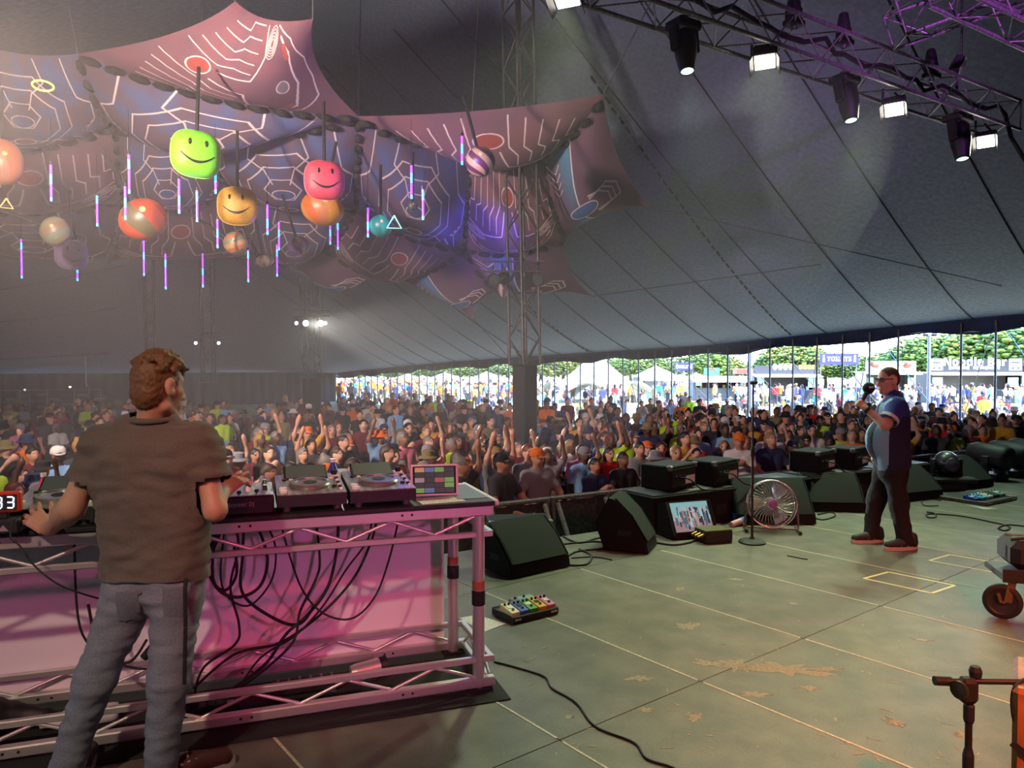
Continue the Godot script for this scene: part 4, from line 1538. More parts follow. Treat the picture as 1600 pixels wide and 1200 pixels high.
	for i in wash.size():
		var w: Array = wash[i]
		var c: Vector3 = w[0]
		var col: Color = w[2]
		var root2 := thing("wash_lamp", w[5] + " wash lamp over the stage", "lamp", c)
		if c.y < 3.0:
			part(root2, "stand_pole", Mb.new().rod(Vector3(0, -2.28, 0), Vector3(0, -0.1, 0), 0.02, 8), black())
			part(root2, "stand_base", Mb.new().lathe([Vector2(0.25, 0), Vector2(0.25, 0.02), Vector2(0, 0.03)], 16, Transform3D(Basis(), Vector3(0, -2.3, 0))), black())
		small_lamp(root2, Vector3.ZERO, w[1] - c, 0.34 if w[5] == "warm white" else 0.16, mat("wash_lamp_lens_%d" % i, col, 0.3, 0.0, "", 1.0, {"glow": col, "power": 4.0}), "housing")

func moving_head(hang: Vector3, lens: Vector3, lit: Material, label: String, dir: Vector3) -> void:
	var root := thing("moving_head_lamp", label, "stage lamp", hang, turned(dir.cross(Vector3.UP)))
	var inv := root.transform.affine_inverse()
	var tip := inv * lens
	var down := signf(tip.y)
	var l := tip.length()
	part(root, "base", Mb.new().box(Vector3(0, down * l * 0.10, 0), Vector3(l * 0.52, l * 0.16, l * 0.40), Basis(), l * 0.03), black())
	var piv := tip * 0.52
	for s in [-1.0, 1.0]:
		part(root, "yoke_arm", Mb.new().bar(Vector3(s * l * 0.23, down * l * 0.16, 0), piv + Vector3(s * l * 0.22, down * l * 0.08, 0), l * 0.09, l * 0.20, Vector3.FORWARD, l * 0.02), black())
	var body := part(root, "head", Mb.new().lathe([Vector2(0, -0.30), Vector2(0.13, -0.29), Vector2(0.185, -0.20), Vector2(0.20, -0.02), Vector2(0.185, 0.18), Vector2(0.135, 0.44), Vector2(0.125, 0.48), Vector2(0.11, 0.48)], 18, Transform3D(aimed(tip - piv + Vector3(0, 0.0001, 0)), piv).scaled_local(Vector3.ONE * l), true), black())
	part(body, "lens", Mb.new().lathe([Vector2(0.113, 0.462), Vector2(0.06, 0.478), Vector2(0, 0.482)], 18, Transform3D(aimed(tip - piv), piv).scaled_local(Vector3.ONE * l)), lit)
	part(root, "clamp", Mb.new().box(Vector3(0, -down * l * 0.02, 0), Vector3(l * 0.12, l * 0.14, l * 0.16), Basis(), 0.01), steel())

# ---------------------------------------------------------------- the truss desk
var desk_t := Transform3D(Basis(Vector3(0.943, 0, -0.332), Vector3.UP, Vector3(0.332, 0, 0.943)), Vector3(-0.095, 0, -3.89))
const DESK_L := -3.3
const DESK_B := -0.62

func build_desk() -> void:
	var m := alloy()
	var root := thing("truss_desk", "long aluminium truss desk with white backing panel and black top", "desk", desk_t.origin, desk_t.basis)
	for z in [-0.03, DESK_B + 0.03]:
		part(root, "top_rail", Mb.new().bar(Vector3(DESK_L, 0.968, z), Vector3(0.0, 0.968, z), 0.05, 0.056, Vector3.UP, 0.006), m)
		part(root, "lower_chord", Mb.new().bar(Vector3(DESK_L, 0.840, z), Vector3(-0.005, 0.840, z), 0.03, 0.03, Vector3.UP, 0.005), m)
		part(root, "upper_chord", Mb.new().bar(Vector3(DESK_L, 0.170, z), Vector3(0.01, 0.170, z), 0.032, 0.032, Vector3.UP, 0.005), m)
		part(root, "bottom_rail", Mb.new().bar(Vector3(DESK_L, 0.048, z), Vector3(0.01, 0.048, z), 0.05, 0.05, Vector3.UP, 0.006), m)
		var n := 14
		for i in n:
			var x0 := lerpf(-0.09, DESK_L + 0.05, float(i) / n)
			var x1 := lerpf(-0.09, DESK_L + 0.05, float(i + 1) / n)
			var up := i % 2 == 0
			part(root, "brace", Mb.new().rod(Vector3(x0, 0.940 if up else 0.855, z), Vector3(x1, 0.855 if up else 0.940, z), 0.009, 8), m)
			part(root, "brace", Mb.new().rod(Vector3(x0, 0.072 if up else 0.155, z), Vector3(x1, 0.155 if up else 0.072, z), 0.009, 8), m)
		for x in [-0.44, -0.49, -1.22, -1.27, -2.18, -2.24]:
			for y in [0.972, 0.050]:
				part(root, "bolt_hole", Mb.new().lathe([Vector2(0.0065, 0.0), Vector2(0.0065, 0.003), Vector2(0, 0.003)], 10, Transform3D(aimed(Vector3(0, 0, 1)), Vector3(x, y, z + 0.0245))), rubber())
	var tape := mat("orange_tape", Color(0.62, 0.36, 0.22), 0.6)
	for x in [-0.075, -1.62, DESK_L + 0.08]:
		for z in [-0.04, DESK_B + 0.05]:
			if x == -1.62 and z == -0.04:
				continue
			var leg := part(root, "leg", Mb.new().lathe([Vector2(0.033, 0.02), Vector2(0.033, 0.94)], 14, Transform3D(Basis(), Vector3(x, 0, z))), m)
			part(leg, "coupler_band", Mb.new().lathe([Vector2(0.034, 0.46), Vector2(0.0365, 0.465), Vector2(0.0365, 0.535), Vector2(0.034, 0.54)], 14, Transform3D(Basis(), Vector3(x, 0, z))), rubber())
			part(leg, "tape_band", Mb.new().lathe([Vector2(0.0342, 0.545), Vector2(0.0342, 0.59)], 14, Transform3D(Basis(), Vector3(x, 0, z))), tape)
			part(leg, "foot", Mb.new().box(Vector3(x, 0.011, z), Vector3(0.13, 0.022, 0.09), Basis(), 0.004), rubber())
	for x in [-0.01, DESK_L + 0.01]:
		for y in [0.968, 0.840, 0.170, 0.048]:
			part(root, "side_rail", Mb.new().bar(Vector3(x, y, DESK_B + 0.03), Vector3(x, y, -0.03), 0.03, 0.034, Vector3.UP, 0.004), m)
		for i in 4:
			var z0 := lerpf(DESK_B + 0.06, -0.06, i / 4.0)
			var z1 := lerpf(DESK_B + 0.06, -0.06, (i + 1) / 4.0)
			part(root, "brace", Mb.new().rod(Vector3(x, 0.07 if i % 2 == 0 else 0.155, z0), Vector3(x, 0.155 if i % 2 == 0 else 0.07, z1), 0.008, 6), m)
	# white panel on the audience side, slightly rippled
	var p := PackedVector3Array()
	var z := FastNoiseLite.new()
	z.frequency = 0.9
	for j in 12:
		for i in 50:
			var x := lerpf(DESK_L, -0.12, i / 49.0)
			var y := lerpf(0.06, 0.93, j / 11.0)
			p.append(Vector3(x, y, DESK_B + 0.004 + z.get_noise_2d(x * 2.0, y) * 0.006))
	part(root, "backing_panel", Mb.new().sheet(p, 50, 12, Vector3(0, 0, 1), 0.006), mat("white_banner", Color(0.84, 0.82, 0.83), 0.55))
	part(root, "table_top", Mb.new().box(Vector3(DESK_L * 0.5, 1.008, DESK_B * 0.5), Vector3(-DESK_L + 0.02, 0.022, -DESK_B + 0.02), Basis(), 0.004), black())
	part(root, "end_trim", Mb.new().box(Vector3(0.012, 1.010, DESK_B * 0.5), Vector3(0.022, 0.028, -DESK_B + 0.03), Basis(), 0.004), mat("white_trim", Color(0.88, 0.88, 0.85), 0.4))
	part(root, "end_trim", Mb.new().box(Vector3(-0.16, 1.0165, DESK_B + 0.03), Vector3(0.34, 0.012, 0.05), Basis(), 0.003), mat("white_trim", Color(), 0.4))
	part(root, "top_plate", Mb.new().box(Vector3(-0.09, 1.0205, DESK_B * 0.5), Vector3(0.17, 0.004, 0.44), Basis(), 0.001), mat("grey_plate", Color(0.42, 0.44, 0.43), 0.5, 0.3))

func desk_mat() -> void:
	solo("floor_mat", Mb.new().box(Vector3(DESK_L * 0.5, 0.004, DESK_B * 0.5 + 0.02), Vector3(-DESK_L + 0.1, 0.006, -DESK_B + 0.22), Basis(), 0.001), mat("dark_carpet", Color(0.15, 0.14, 0.14), 0.95, 0.0, "fine", 4.0), "dark carpet mat lying under the truss desk", "mat", "", desk_t.origin, desk_t.basis)

func on_desk(x: float, y: float, z: float) -> Vector3:
	return desk_t * Vector3(x, y, z)

func player(x0: float, x1: float, label: String) -> void:
	var w := x1 - x0
	var root := thing("media_player", label, "media player", on_desk((x0 + x1) * 0.5, 1.019, -0.03), desk_t.basis)
	for sx in [-1.0, 1.0]:
		for z in [-0.05, -0.34]:
			part(root, "foot", Mb.new().lathe([Vector2(0.0, 0), Vector2(0.020, 0), Vector2(0.022, 0.012), Vector2(0.022, 0.028), Vector2(0, 0.028)], 12, Transform3D(Basis(), Vector3(sx * w * 0.36, 0, z))), mat("grey_foot", Color(0.45, 0.43, 0.44), 0.4, 0.5))
	var prof := PackedVector2Array([Vector2(0, 0.026), Vector2(0.42, 0.026), Vector2(0.42, 0.120), Vector2(0.0, 0.082)])
	part(root, "body", Mb.new().prism(prof, w - 0.006, Transform3D(Basis(Vector3(0, 0, -1), Vector3.UP, Vector3(1, 0, 0)), Vector3(-w * 0.5 + 0.003, 0, 0))), black())
	var tilt := Basis(Vector3.RIGHT, 0.0902)
	var top := func(x: float, z: float, h: float) -> Vector3:
		return Vector3(x, 0.082 + z * 0.0905 + h, -z)
	var silver := mat("silver_faceplate", Color(0.74, 0.75, 0.72), 0.35, 0.6, "streak", 3.0)
	part(root, "face_plate", Mb.new().box(top.call(0, 0.21, 0.003), Vector3(w - 0.004, 0.006, 0.424), tilt, 0.002), silver)
	var jog := part(root, "jog_wheel", Mb.new().lathe([Vector2(0.103, 0.0), Vector2(0.105, 0.014), Vector2(0.098, 0.022), Vector2(0.080, 0.024), Vector2(0.078, 0.018), Vector2(0.0, 0.018)], 28, Transform3D(tilt, top.call(0.0, 0.16, 0.006))), mat("jog_wheel_metal", Color(0.55, 0.56, 0.54), 0.3, 0.7))
	part(jog, "centre_display", Mb.new().lathe([Vector2(0.034, 0.0185), Vector2(0.034, 0.0205), Vector2(0, 0.0205)], 18, Transform3D(tilt, top.call(0.0, 0.16, 0.006))), rubber())
	var scr := part(root, "screen_housing", Mb.new().box(top.call(-0.01, 0.36, 0.026), Vector3(w * 0.66, 0.014, 0.14), Basis(Vector3.RIGHT, 0.42), 0.004), black())
	part(scr, "screen", Mb.new().box(top.call(-0.01, 0.357, 0.034), Vector3(w * 0.60, 0.003, 0.12), Basis(Vector3.RIGHT, 0.42)), mat("player_screen", Color(0.30, 0.34, 0.33), 0.12, 0.0, "", 1.0, {"coat": 0.6}))
	for i in 8:
		part(root, "pad", Mb.new().box(top.call(-w * 0.36 + i * w * 0.10, 0.285, 0.010), Vector3(0.022, 0.010, 0.016), tilt, 0.003), rubber() if i % 2 == 0 else mat("white_button", Color(0.85, 0.85, 0.82), 0.4))
	for i in 6:
		part(root, "button", Mb.new().lathe([Vector2(0.009, 0.0), Vector2(0.009, 0.010), Vector2(0, 0.011)], 10, Transform3D(tilt, top.call(w * 0.42, 0.05 + i * 0.045, 0.006))), rubber() if i % 2 == 1 else mat("white_button", Color(), 0.4))
	for i in 2:
		part(root, "cue_button", Mb.new().lathe([Vector2(0.019, 0.0), Vector2(0.019, 0.012), Vector2(0, 0.013)], 14, Transform3D(tilt, top.call(-w * 0.40, 0.045 + i * 0.05, 0.006))), mat("white_button", Color(), 0.4))
	part(root, "pitch_slider", Mb.new().box(top.call(w * 0.34, 0.10, 0.012), Vector3(0.022, 0.014, 0.012), tilt, 0.002), rubber())
	part(root, "rotary_knob", Mb.new().lathe([Vector2(0.016, 0), Vector2(0.015, 0.03), Vector2(0, 0.031)], 14, Transform3D(tilt, top.call(w * 0.41, 0.36, 0.006))), rubber())
	part(root, "knob_plate", Mb.new().box(top.call(w * 0.41, 0.36, 0.009), Vector3(0.05, 0.006, 0.05), tilt, 0.002), mat("white_button", Color(), 0.4))

func build_desk_gear() -> void:
	desk_mat()
	player(-0.75, -0.41, "black and silver media player beside the tablet")
	player(-1.10, -0.76, "black and silver media player between the mixer and another player")
	player(-1.86, -1.52, "silver topped media player behind the man at the desk")
	player(-2.22, -1.88, "silver topped media player next to the small red clock")
	# mixer
	var mx := thing("mixer", "black and silver four channel mixer under the man's raised hand", "mixer", on_desk(-1.31, 1.019, -0.03), desk_t.basis)
	part(mx, "body", Mb.new().box(Vector3(0, 0.046, -0.20), Vector3(0.40, 0.088, 0.40), Basis(), 0.006), black())
	part(mx, "face_plate", Mb.new().box(Vector3(0, 0.0925, -0.20), Vector3(0.396, 0.005, 0.396), Basis(), 0.001), mat("silver_faceplate", Color(), 0.35))
	for i in 5:
		for j in 6:
			var c := Vector3(-0.16 + i * 0.08, 0.094, -0.36 + j * 0.045)
			var kb := part(mx, "knob", Mb.new().lathe([Vector2(0.012, 0), Vector2(0.010, 0.022), Vector2(0.008, 0.024), Vector2(0, 0.024)], 10, Transform3D(Basis(), c)), rubber() if (i + j) % 4 else mat("white_button", Color(), 0.4))
			part(kb, "knob_mark", Mb.new().box(c + Vector3(0, 0.0245, 0.004), Vector3(0.002, 0.002, 0.008)), mat("white_button", Color(), 0.4))
	for i in 4:
		var c := Vector3(-0.12 + i * 0.08, 0.096, -0.055)
		part(mx, "fader_slot", Mb.new().box(c, Vector3(0.006, 0.002, 0.075)), rubber())
		part(mx, "fader_cap", Mb.new().box(c + Vector3(0, 0.009, -0.01 + 0.012 * (i % 3)), Vector3(0.020, 0.016, 0.012), Basis(), 0.003), rubber())
	for i in 3:
		part(mx, "selector_lever", Mb.new().rod(Vector3(-0.1 + i * 0.1, 0.094, -0.385), Vector3(-0.1 + i * 0.1, 0.13, -0.385), 0.006, 6), mat("white_button", Color(), 0.4))
	var logo := part(mx, "lettering", lettering("Pioneer DJ", 0.028, 0.001, false), mat("grey_print", Color(0.55, 0.50, 0.52), 0.5))
	logo.position = Vector3(0.045, 0.052, 0.0006)
	logo.rotation.z = 0.0
	# tablet on a stand with a sheet of paper
	var tb := thing("tablet", "white framed tablet leaning upright with coloured tiles on its screen", "tablet", on_desk(-0.27, 1.0245, -0.22), desk_t.basis * Basis(Vector3.UP, -0.15) * Basis(Vector3.RIGHT, -0.20))
	part(tb, "case", Mb.new().box(Vector3(0, 0.086, 0), Vector3(0.262, 0.172, 0.012), Basis(), 0.005), mat("white_case", Color(0.85, 0.83, 0.80), 0.4))
	part(tb, "bezel", Mb.new().box(Vector3(0, 0.086, 0.0063), Vector3(0.236, 0.150, 0.002)), rubber())
	var scr := part(tb, "screen", Mb.new().box(Vector3(0, 0.086, 0.0075), Vector3(0.220, 0.140, 0.001)), mat("tablet_screen", Color(0.16, 0.18, 0.16), 0.15, 0.0, "", 1.0, {"glow": Color(0.20, 0.22, 0.19), "power": 0.2}))
	var tiles := [[0, 4, "amber"], [1, 4, "blue"], [2, 4, "green"], [3, 1, "green"], [3, 2, "green"], [2, 2, "red"], [0, 0, "green"], [1, 0, "blue"], [0, 2, "white"], [1, 2, "slate"], [3, 4, "slate"], [0, 3, "slate"], [1, 3, "slate"], [2, 3, "slate"], [3, 3, "slate"], [0, 1, "slate"], [1, 1, "slate"], [2, 1, "slate"], [2, 0, "slate"], [3, 0, "slate"]]
	var hue := {"amber": Color(0.62, 0.54, 0.34), "blue": Color(0.30, 0.42, 0.56), "green": Color(0.36, 0.60, 0.30), "red": Color(0.52, 0.34, 0.28), "white": Color(0.5, 0.5, 0.5), "slate": Color(0.20, 0.24, 0.23)}
	for t in tiles:
		part(scr, "screen_tile", Mb.new().box(Vector3(-0.081 + t[0] * 0.054, 0.030 + t[1] * 0.028, 0.0085), Vector3(0.051, 0.025, 0.001)), mat("screen_tile_" + t[2], hue[t[2]], 0.2, 0.0, "", 1.0, {"glow": hue[t[2]], "power": 0.3}))
	part(tb, "stand", Mb.new().box(Vector3(0, 0.05, -0.035), Vector3(0.18, 0.012, 0.09), Basis(Vector3.RIGHT, -0.9), 0.003), mat("white_case", Color(), 0.4))
	solo("paper_sheet", Mb.new().box(Vector3.ZERO, Vector3(0.24, 0.002, 0.17)), mat("white_paper", Color(0.88, 0.86, 0.82), 0.8, 0.0, "cloth", 3.0), "white sheet of paper lying in front of the tablet", "paper", "", on_desk(-0.27, 1.0205, -0.11), desk_t.basis * Basis(Vector3.UP, 0.08))
	# drinks bottle behind the players
	var bt := thing("water_bottle", "small blue plastic bottle standing behind the media players", "bottle", on_desk(-0.78, 1.019, -0.55), desk_t.basis)
	part(bt, "body", Mb.new().lathe([Vector2(0, 0), Vector2(0.03, 0.002), Vector2(0.032, 0.02), Vector2(0.031, 0.12), Vector2(0.014, 0.16), Vector2(0.013, 0.175)], 14, Transform3D(), true), mat("blue_bottle", Color(0.16, 0.26, 0.58), 0.25))
	part(bt, "cap", Mb.new().lathe([Vector2(0.015, 0.172), Vector2(0.015, 0.192), Vector2(0, 0.193)], 12), mat("white_button", Color(), 0.4))
	var rb := thing("drink_bottle", "small red bottle at the audience edge of the desk", "bottle", on_desk(-2.20, 1.019, -0.56), desk_t.basis)
	part(rb, "body", Mb.new().lathe([Vector2(0, 0), Vector2(0.03, 0.002), Vector2(0.031, 0.10), Vector2(0.013, 0.145), Vector2(0.012, 0.16)], 14, Transform3D(), true), mat("red_bottle", Color(0.75, 0.12, 0.08), 0.3))
	part(rb, "cap", Mb.new().lathe([Vector2(0.014, 0.158), Vector2(0.014, 0.178), Vector2(0, 0.179)], 12), mat("white_button", Color(), 0.4))
	# red framed clock with two bright digits
	var cp := at(-12, 786, 3.10)
	var ck := thing("led_clock", "red framed digital clock showing 33 at the end of the desk", "clock", cp, turned(Vector3(0.28, 0, 1)))
	part(ck, "case", Mb.new().box(Vector3(0, 0, -0.02), Vector3(0.205, 0.088, 0.038), Basis(), 0.008), mat("red_frame", Color(0.80, 0.22, 0.14), 0.4))
	var face := part(ck, "display", Mb.new().box(Vector3(0, 0, 0.0), Vector3(0.180, 0.066, 0.003)), rubber())
	var lit := mat("clock_display_digit", Color(0.9, 0.95, 1.0), 0.3, 0.0, "", 1.0, {"glow": Color(0.85, 0.93, 1.0), "power": 1.2})
	for dx in [0.022, 0.066]:
		for sg in [[0, 0.023, 1], [0, 0, 1], [0, -0.023, 1], [0.013, 0.0115, 0], [0.013, -0.0115, 0]]:
			part(face, "digit_segment", Mb.new().box(Vector3(dx + sg[0], sg[1], 0.003), Vector3(0.020, 0.005, 0.002) if sg[2] else Vector3(0.005, 0.019, 0.002), Basis(Vector3.BACK, -0.06)), lit)
	part(ck, "stand", Mb.new().box(Vector3(0, -0.055, -0.03), Vector3(0.10, 0.034, 0.03), Basis(), 0.004), black())
	var bp := at(4, 824, 3.10)
	var bx := thing("radio_box", "small black box with a pale triangle below the red clock", "box", bp, turned(Vector3(0.28, 0, 1)))
	part(bx, "case", Mb.new().box(Vector3(-0.02, 0, -0.05), Vector3(0.16, 0.062, 0.10), Basis(), 0.008), black())
	part(bx, "triangle_mark", Mb.new().prism(PackedVector2Array([Vector2(-0.018, -0.012), Vector2(0.022, -0.012), Vector2(0.002, 0.014)]), 0.001, Transform3D(Basis(), Vector3(0, -0.005, 0.0005))), mat("grey_print", Color(), 0.5))
	# microphone cable thrown over the front rail beside the clock
	var cb := []
	for p in [[22, 812, 3.04], [16, 838, 3.02], [30, 852, 3.02], [55, 885, 3.02], [95, 915, 3.04], [150, 934, 3.14], [158, 934, 3.3]]:
		cb.append(at(p[0], p[1], p[2]) - at(22, 812, 3.04))
	solo("thin_cable", Mb.new().tube(smooth(cb), 0.004, 6), rubber(), "thin dark cable sagging from the clock across the front of the desk", "cable", "", at(22, 812, 3.04))

# a smooth line through points
func smooth(p: Array, steps := 8) -> Array:
	var out := []
	for i in p.size() - 1:
		var a: Vector3 = p[maxi(i - 1, 0)]
		var b: Vector3 = p[i]
		var c: Vector3 = p[i + 1]
		var d: Vector3 = p[mini(i + 2, p.size() - 1)]
		for k in steps:
			out.append(b.cubic_interpolate(c, a, d, float(k) / steps))
	out.append(p[p.size() - 1])
	return out

# ---------------------------------------------------------------- the man at the desk and the man with the microphone
func head_bones(f: Field, c: Vector3, b: Basis, s := 1.0) -> void:
	f.egg(c + b * (Vector3(0, 0.035, -0.012) * s), Vector3(0.072, 0.082, 0.092) * s, 0, b)
	f.egg(c + b * (Vector3(0, -0.025, 0.025) * s), Vector3(0.058, 0.080, 0.060) * s, 0, b)
	f.cap(c + b * (Vector3(-0.045, -0.075, 0.0) * s), c + b * (Vector3(-0.012, -0.105, 0.060) * s), 0.018 * s, 0.018 * s, 3)
	f.cap(c + b * (Vector3(0.045, -0.075, 0.0) * s), c + b * (Vector3(0.012, -0.105, 0.060) * s), 0.018 * s, 0.018 * s, 3)
	f.cap(c + b * (Vector3(0, -0.108, 0.060) * s), c + b * (Vector3(0, -0.100, 0.070) * s), 0.018 * s, 0.014 * s, 3)
	f.cap(c + b * (Vector3(0, 0.010, 0.082) * s), c + b * (Vector3(0, -0.032, 0.104) * s), 0.008 * s, 0.012 * s, 0)
	f.cap(c + b * (Vector3(-0.012, -0.036, 0.090) * s), c + b * (Vector3(0.012, -0.036, 0.090) * s), 0.009 * s, 0.009 * s, 0)
	f.cap(c + b * (Vector3(-0.035, 0.026, 0.070) * s), c + b * (Vector3(0.035, 0.026, 0.070) * s), 0.008 * s, 0.008 * s, 0)
	f.cap(c + b * (Vector3(-0.018, -0.066, 0.078) * s), c + b * (Vector3(0.018, -0.066, 0.078) * s), 0.007 * s, 0.007 * s, 4)
	f.cap(c + b * (Vector3(-0.016, -0.078, 0.077) * s), c + b * (Vector3(0.016, -0.078, 0.077) * s), 0.007 * s, 0.007 * s, 4)
	for q in [-1.0, 1.0]:
		f.cap(c + b * (Vector3(q * 0.040, -0.012, 0.060) * s), c + b * (Vector3(q * 0.046, -0.020, 0.040) * s), 0.013 * s, 0.013 * s, 0)
		for i in 8:
			var a0 := -2.3 + 4.4 * i / 8.0
			var a1 := -2.3 + 4.4 * (i + 1) / 8.0
			f.cap(c + b * (Vector3(q * (0.078 + 0.006), sin(a0) * 0.023, -0.008 - cos(a0) * 0.013) * s), c + b * (Vector3(q * 0.084, sin(a1) * 0.023, -0.008 - cos(a1) * 0.013) * s), 0.0042 * s, 0.0042 * s, 0)
		f.cap(c + b * (Vector3(q * 0.074, 0.012, -0.004) * s), c + b * (Vector3(q * 0.076, -0.022, 0.002) * s), 0.010 * s, 0.009 * s, 0)

func looking(dir: Vector3, up := Vector3.UP) -> Basis:     # z along dir
	var z := dir.normalized()
	var x := up.cross(z).normalized()
	return Basis(x, z.cross(x), z)

func shoe(root: Node3D, heel: Vector3, dir: Vector3, s: float, upper: Material, sole: Material, stripe: Material) -> void:
	var b := turned(dir)
	var f := Field.new(heel - Vector3.ONE * 0.18, heel + Vector3(0.45, 0.3, 0.45), 0.012, 90.0)
	f = Field.new(heel - Vector3(0.42, 0.08, 0.42), heel + Vector3(0.42, 0.22, 0.42), 0.013, 90.0)
	f.cap(heel + b * (Vector3(0, 0.055, 0.0) * s), heel + b * (Vector3(0, 0.050, 0.10) * s), 0.038 * s, 0.040 * s)
	f.cap(heel + b * (Vector3(0, 0.050, 0.10) * s), heel + b * (Vector3(-0.005, 0.040, 0.215) * s), 0.042 * s, 0.033 * s)
	f.cap(heel + b * (Vector3(0, 0.06, 0.0) * s), heel + b * (Vector3(0, 0.105, 0.005) * s), 0.040 * s, 0.042 * s)
	var res := f.net()
	var up := part(root, "shoe", shell(Mb.new(), res, Field.tags(res), []), upper)
	var poly := PackedVector2Array()
	for i in 20:
		var a := TAU * i / 20.0
		poly.append(Vector2(cos(a) * (0.044 + 0.004 * sin(a)), 0.105 + sin(a) * 0.155) * s)
	part(up, "sole", Mb.new().prism(poly, 0.028 * s, Transform3D(b * Basis(Vector3(1, 0, 0), Vector3(0, 0, 1), Vector3(0, -1, 0)), heel + Vector3(0, 0.029 * s, 0))), sole)
	for i in 3:
		for q in [-1.0, 1.0]:
			part(up, "stripe", Mb.new().bar(heel + b * (Vector3(q * 0.040, 0.035, 0.07 + i * 0.028) * s), heel + b * (Vector3(q * 0.030, 0.082, 0.055 + i * 0.024) * s), 0.010 * s, 0.006 * s, b * Vector3(q, 0, 0)), stripe)
	part(up, "lace", Mb.new().tube([heel + b * (Vector3(-0.02, 0.094, 0.08) * s), heel + b * (Vector3(0.02, 0.092, 0.09) * s), heel + b * (Vector3(-0.02, 0.088, 0.105) * s), heel + b * (Vector3(0.02, 0.084, 0.12) * s), heel + b * (Vector3(-0.018, 0.08, 0.135) * s)], 0.004 * s, 5), stripe)

func build_dj() -> void:
	var base := at(180, 1236, 3.0)
	base.y = 0.0
	var g := func(px: float, py: float, d: float) -> Vector3:
		return at(px, py, d) - base
	var root := thing("person", "man in a brown-grey t-shirt and pale jeans standing at the truss desk, back turned", "person", base)
	var soft := FastNoiseLite.new()
	soft.seed = 4
	soft.frequency = 0.055
	soft.fractal_octaves = 3
	var lo := Vector3(-0.75, -0.05, -0.72)
	var hi := Vector3(0.75, 1.95, 0.45)
	# body
	var f := Field.new(lo, hi, 0.016, 70.0)
	var sh_l: Vector3 = g.call(158, 692, 2.99)
	var sh_r: Vector3 = g.call(312, 692, 3.0)
	var el_l: Vector3 = g.call(112, 794, 2.96)
	var wr_l: Vector3 = g.call(76, 828, 3.13)
	var el_r: Vector3 = g.call(336, 797, 2.93)
	var wr_r: Vector3 = g.call(346, 772, 3.17)
	f.cap(g.call(205, 715, 2.98), g.call(210, 890, 2.98), 0.085, 0.085)
	f.cap(g.call(272, 715, 2.98), g.call(272, 890, 2.98), 0.085, 0.085)
	f.cap(sh_l, sh_r, 0.046, 0.046)
	f.cap(g.call(234, 684, 3.0), g.call(244, 628, 2.995), 0.062, 0.056)
	f.cap(g.call(212, 672, 3.0), g.call(262, 672, 3.0), 0.034, 0.034)
	f.cap(sh_l, el_l, 0.056, 0.043)
	f.cap(el_l, wr_l, 0.046, 0.030)
	f.cap(el_l.lerp(wr_l, 0.25), el_l.lerp(wr_l, 0.3), 0.047, 0.046)
	f.cap(sh_r, el_r, 0.054, 0.040)
	f.cap(el_r, wr_r, 0.041, 0.030)
	var hip_l: Vector3 = g.call(204, 925, 2.98)
	var hip_r: Vector3 = g.call(278, 925, 2.98)
	var kn_l: Vector3 = g.call(150, 1058, 2.96)
	var kn_r: Vector3 = g.call(264, 1062, 2.97)
	var an_l: Vector3 = g.call(103, 1200, 2.98)
	var an_r: Vector3 = g.call(250, 1204, 3.0)
	f.cap(hip_l, kn_l, 0.075, 0.055)
	f.cap(kn_l, an_l, 0.052, 0.036)
	f.cap(hip_r, kn_r, 0.075, 0.055)
	f.cap(kn_r, an_r, 0.052, 0.036)
	var mb := Mb.new()
	var res := f.net()
	shell(mb, res, Field.tags(res), [])
	# head
	var hc: Vector3 = g.call(249, 605, 2.985)
	var hb := looking(Vector3(0.50, -0.10, -0.86))
	var fh := Field.new(hc - Vector3.ONE * 0.20, hc + Vector3.ONE * 0.20, 0.0055, 160.0)
	head_bones(fh, hc, hb, 1.06)
	fh.cap(g.call(236, 668, 3.0), hc + hb * Vector3(0, -0.05, -0.02), 0.058, 0.056)
	var hr := fh.net()
	var ht := Field.tags(hr)
	shell(mb, hr, ht, [])
	# hands
	var hl := Field.new(wr_l - Vector3.ONE * 0.24, wr_l + Vector3.ONE * 0.24, 0.0048, 260.0)
	var fing := Vector3(-0.80, 0.42, -0.36).normalized()
	var bup := Vector3(0.0, 0.62, 0.78)
	var backn := (bup - fing * fing.dot(bup)).normalized()
	hand_bones(hl, wr_l + fing * 0.01, Basis(fing.cross(backn), fing, backn), [0.20, 0.24, 0.24, 0.20], 0.42, -0.2, 1.05)
	hl.cap(wr_l - (wr_l - el_l).normalized() * 0.05, wr_l + fing * 0.02, 0.031, 0.024)
	var lr := hl.net()
	shell(mb, lr, Field.tags(lr), [])
	var hrf := Field.new(wr_r - Vector3.ONE * 0.24, wr_r + Vector3.ONE * 0.24, 0.0048, 260.0)
	var fing2 := Vector3(0.40, 0.44, -0.80).normalized()
	var back2 := (Vector3(0.1, 1, 0.2) - fing2 * fing2.dot(Vector3(0.1, 1, 0.2))).normalized()
	hand_bones(hrf, wr_r + fing2 * 0.01, Basis(-fing2.cross(back2), fing2, back2), [0.10, 0.14, 0.46, 0.55], 0.22, 0.3, 1.02)
	hrf.cap(wr_r - (wr_r - el_r).normalized() * 0.05, wr_r + fing2 * 0.02, 0.032, 0.024)
	var rr := hrf.net()
	shell(mb, rr, Field.tags(rr), [])
	part(root, "body", mb, skin(0))
	# hair: cropped back and sides, curls on top
	var hf := Field.new(hc - Vector3.ONE * 0.19, hc + Vector3.ONE * 0.19, 0.0055, 260.0)
	hf.egg(hc + hb * Vector3(0, 0.038, -0.020), Vector3(0.081, 0.091, 0.098), 1, hb)
	hf.egg(hc + hb * Vector3(0, -0.020, -0.050), Vector3(0.071, 0.080, 0.062), 1, hb)
	var curl := RandomNumberGenerator.new()
	curl.seed = 12
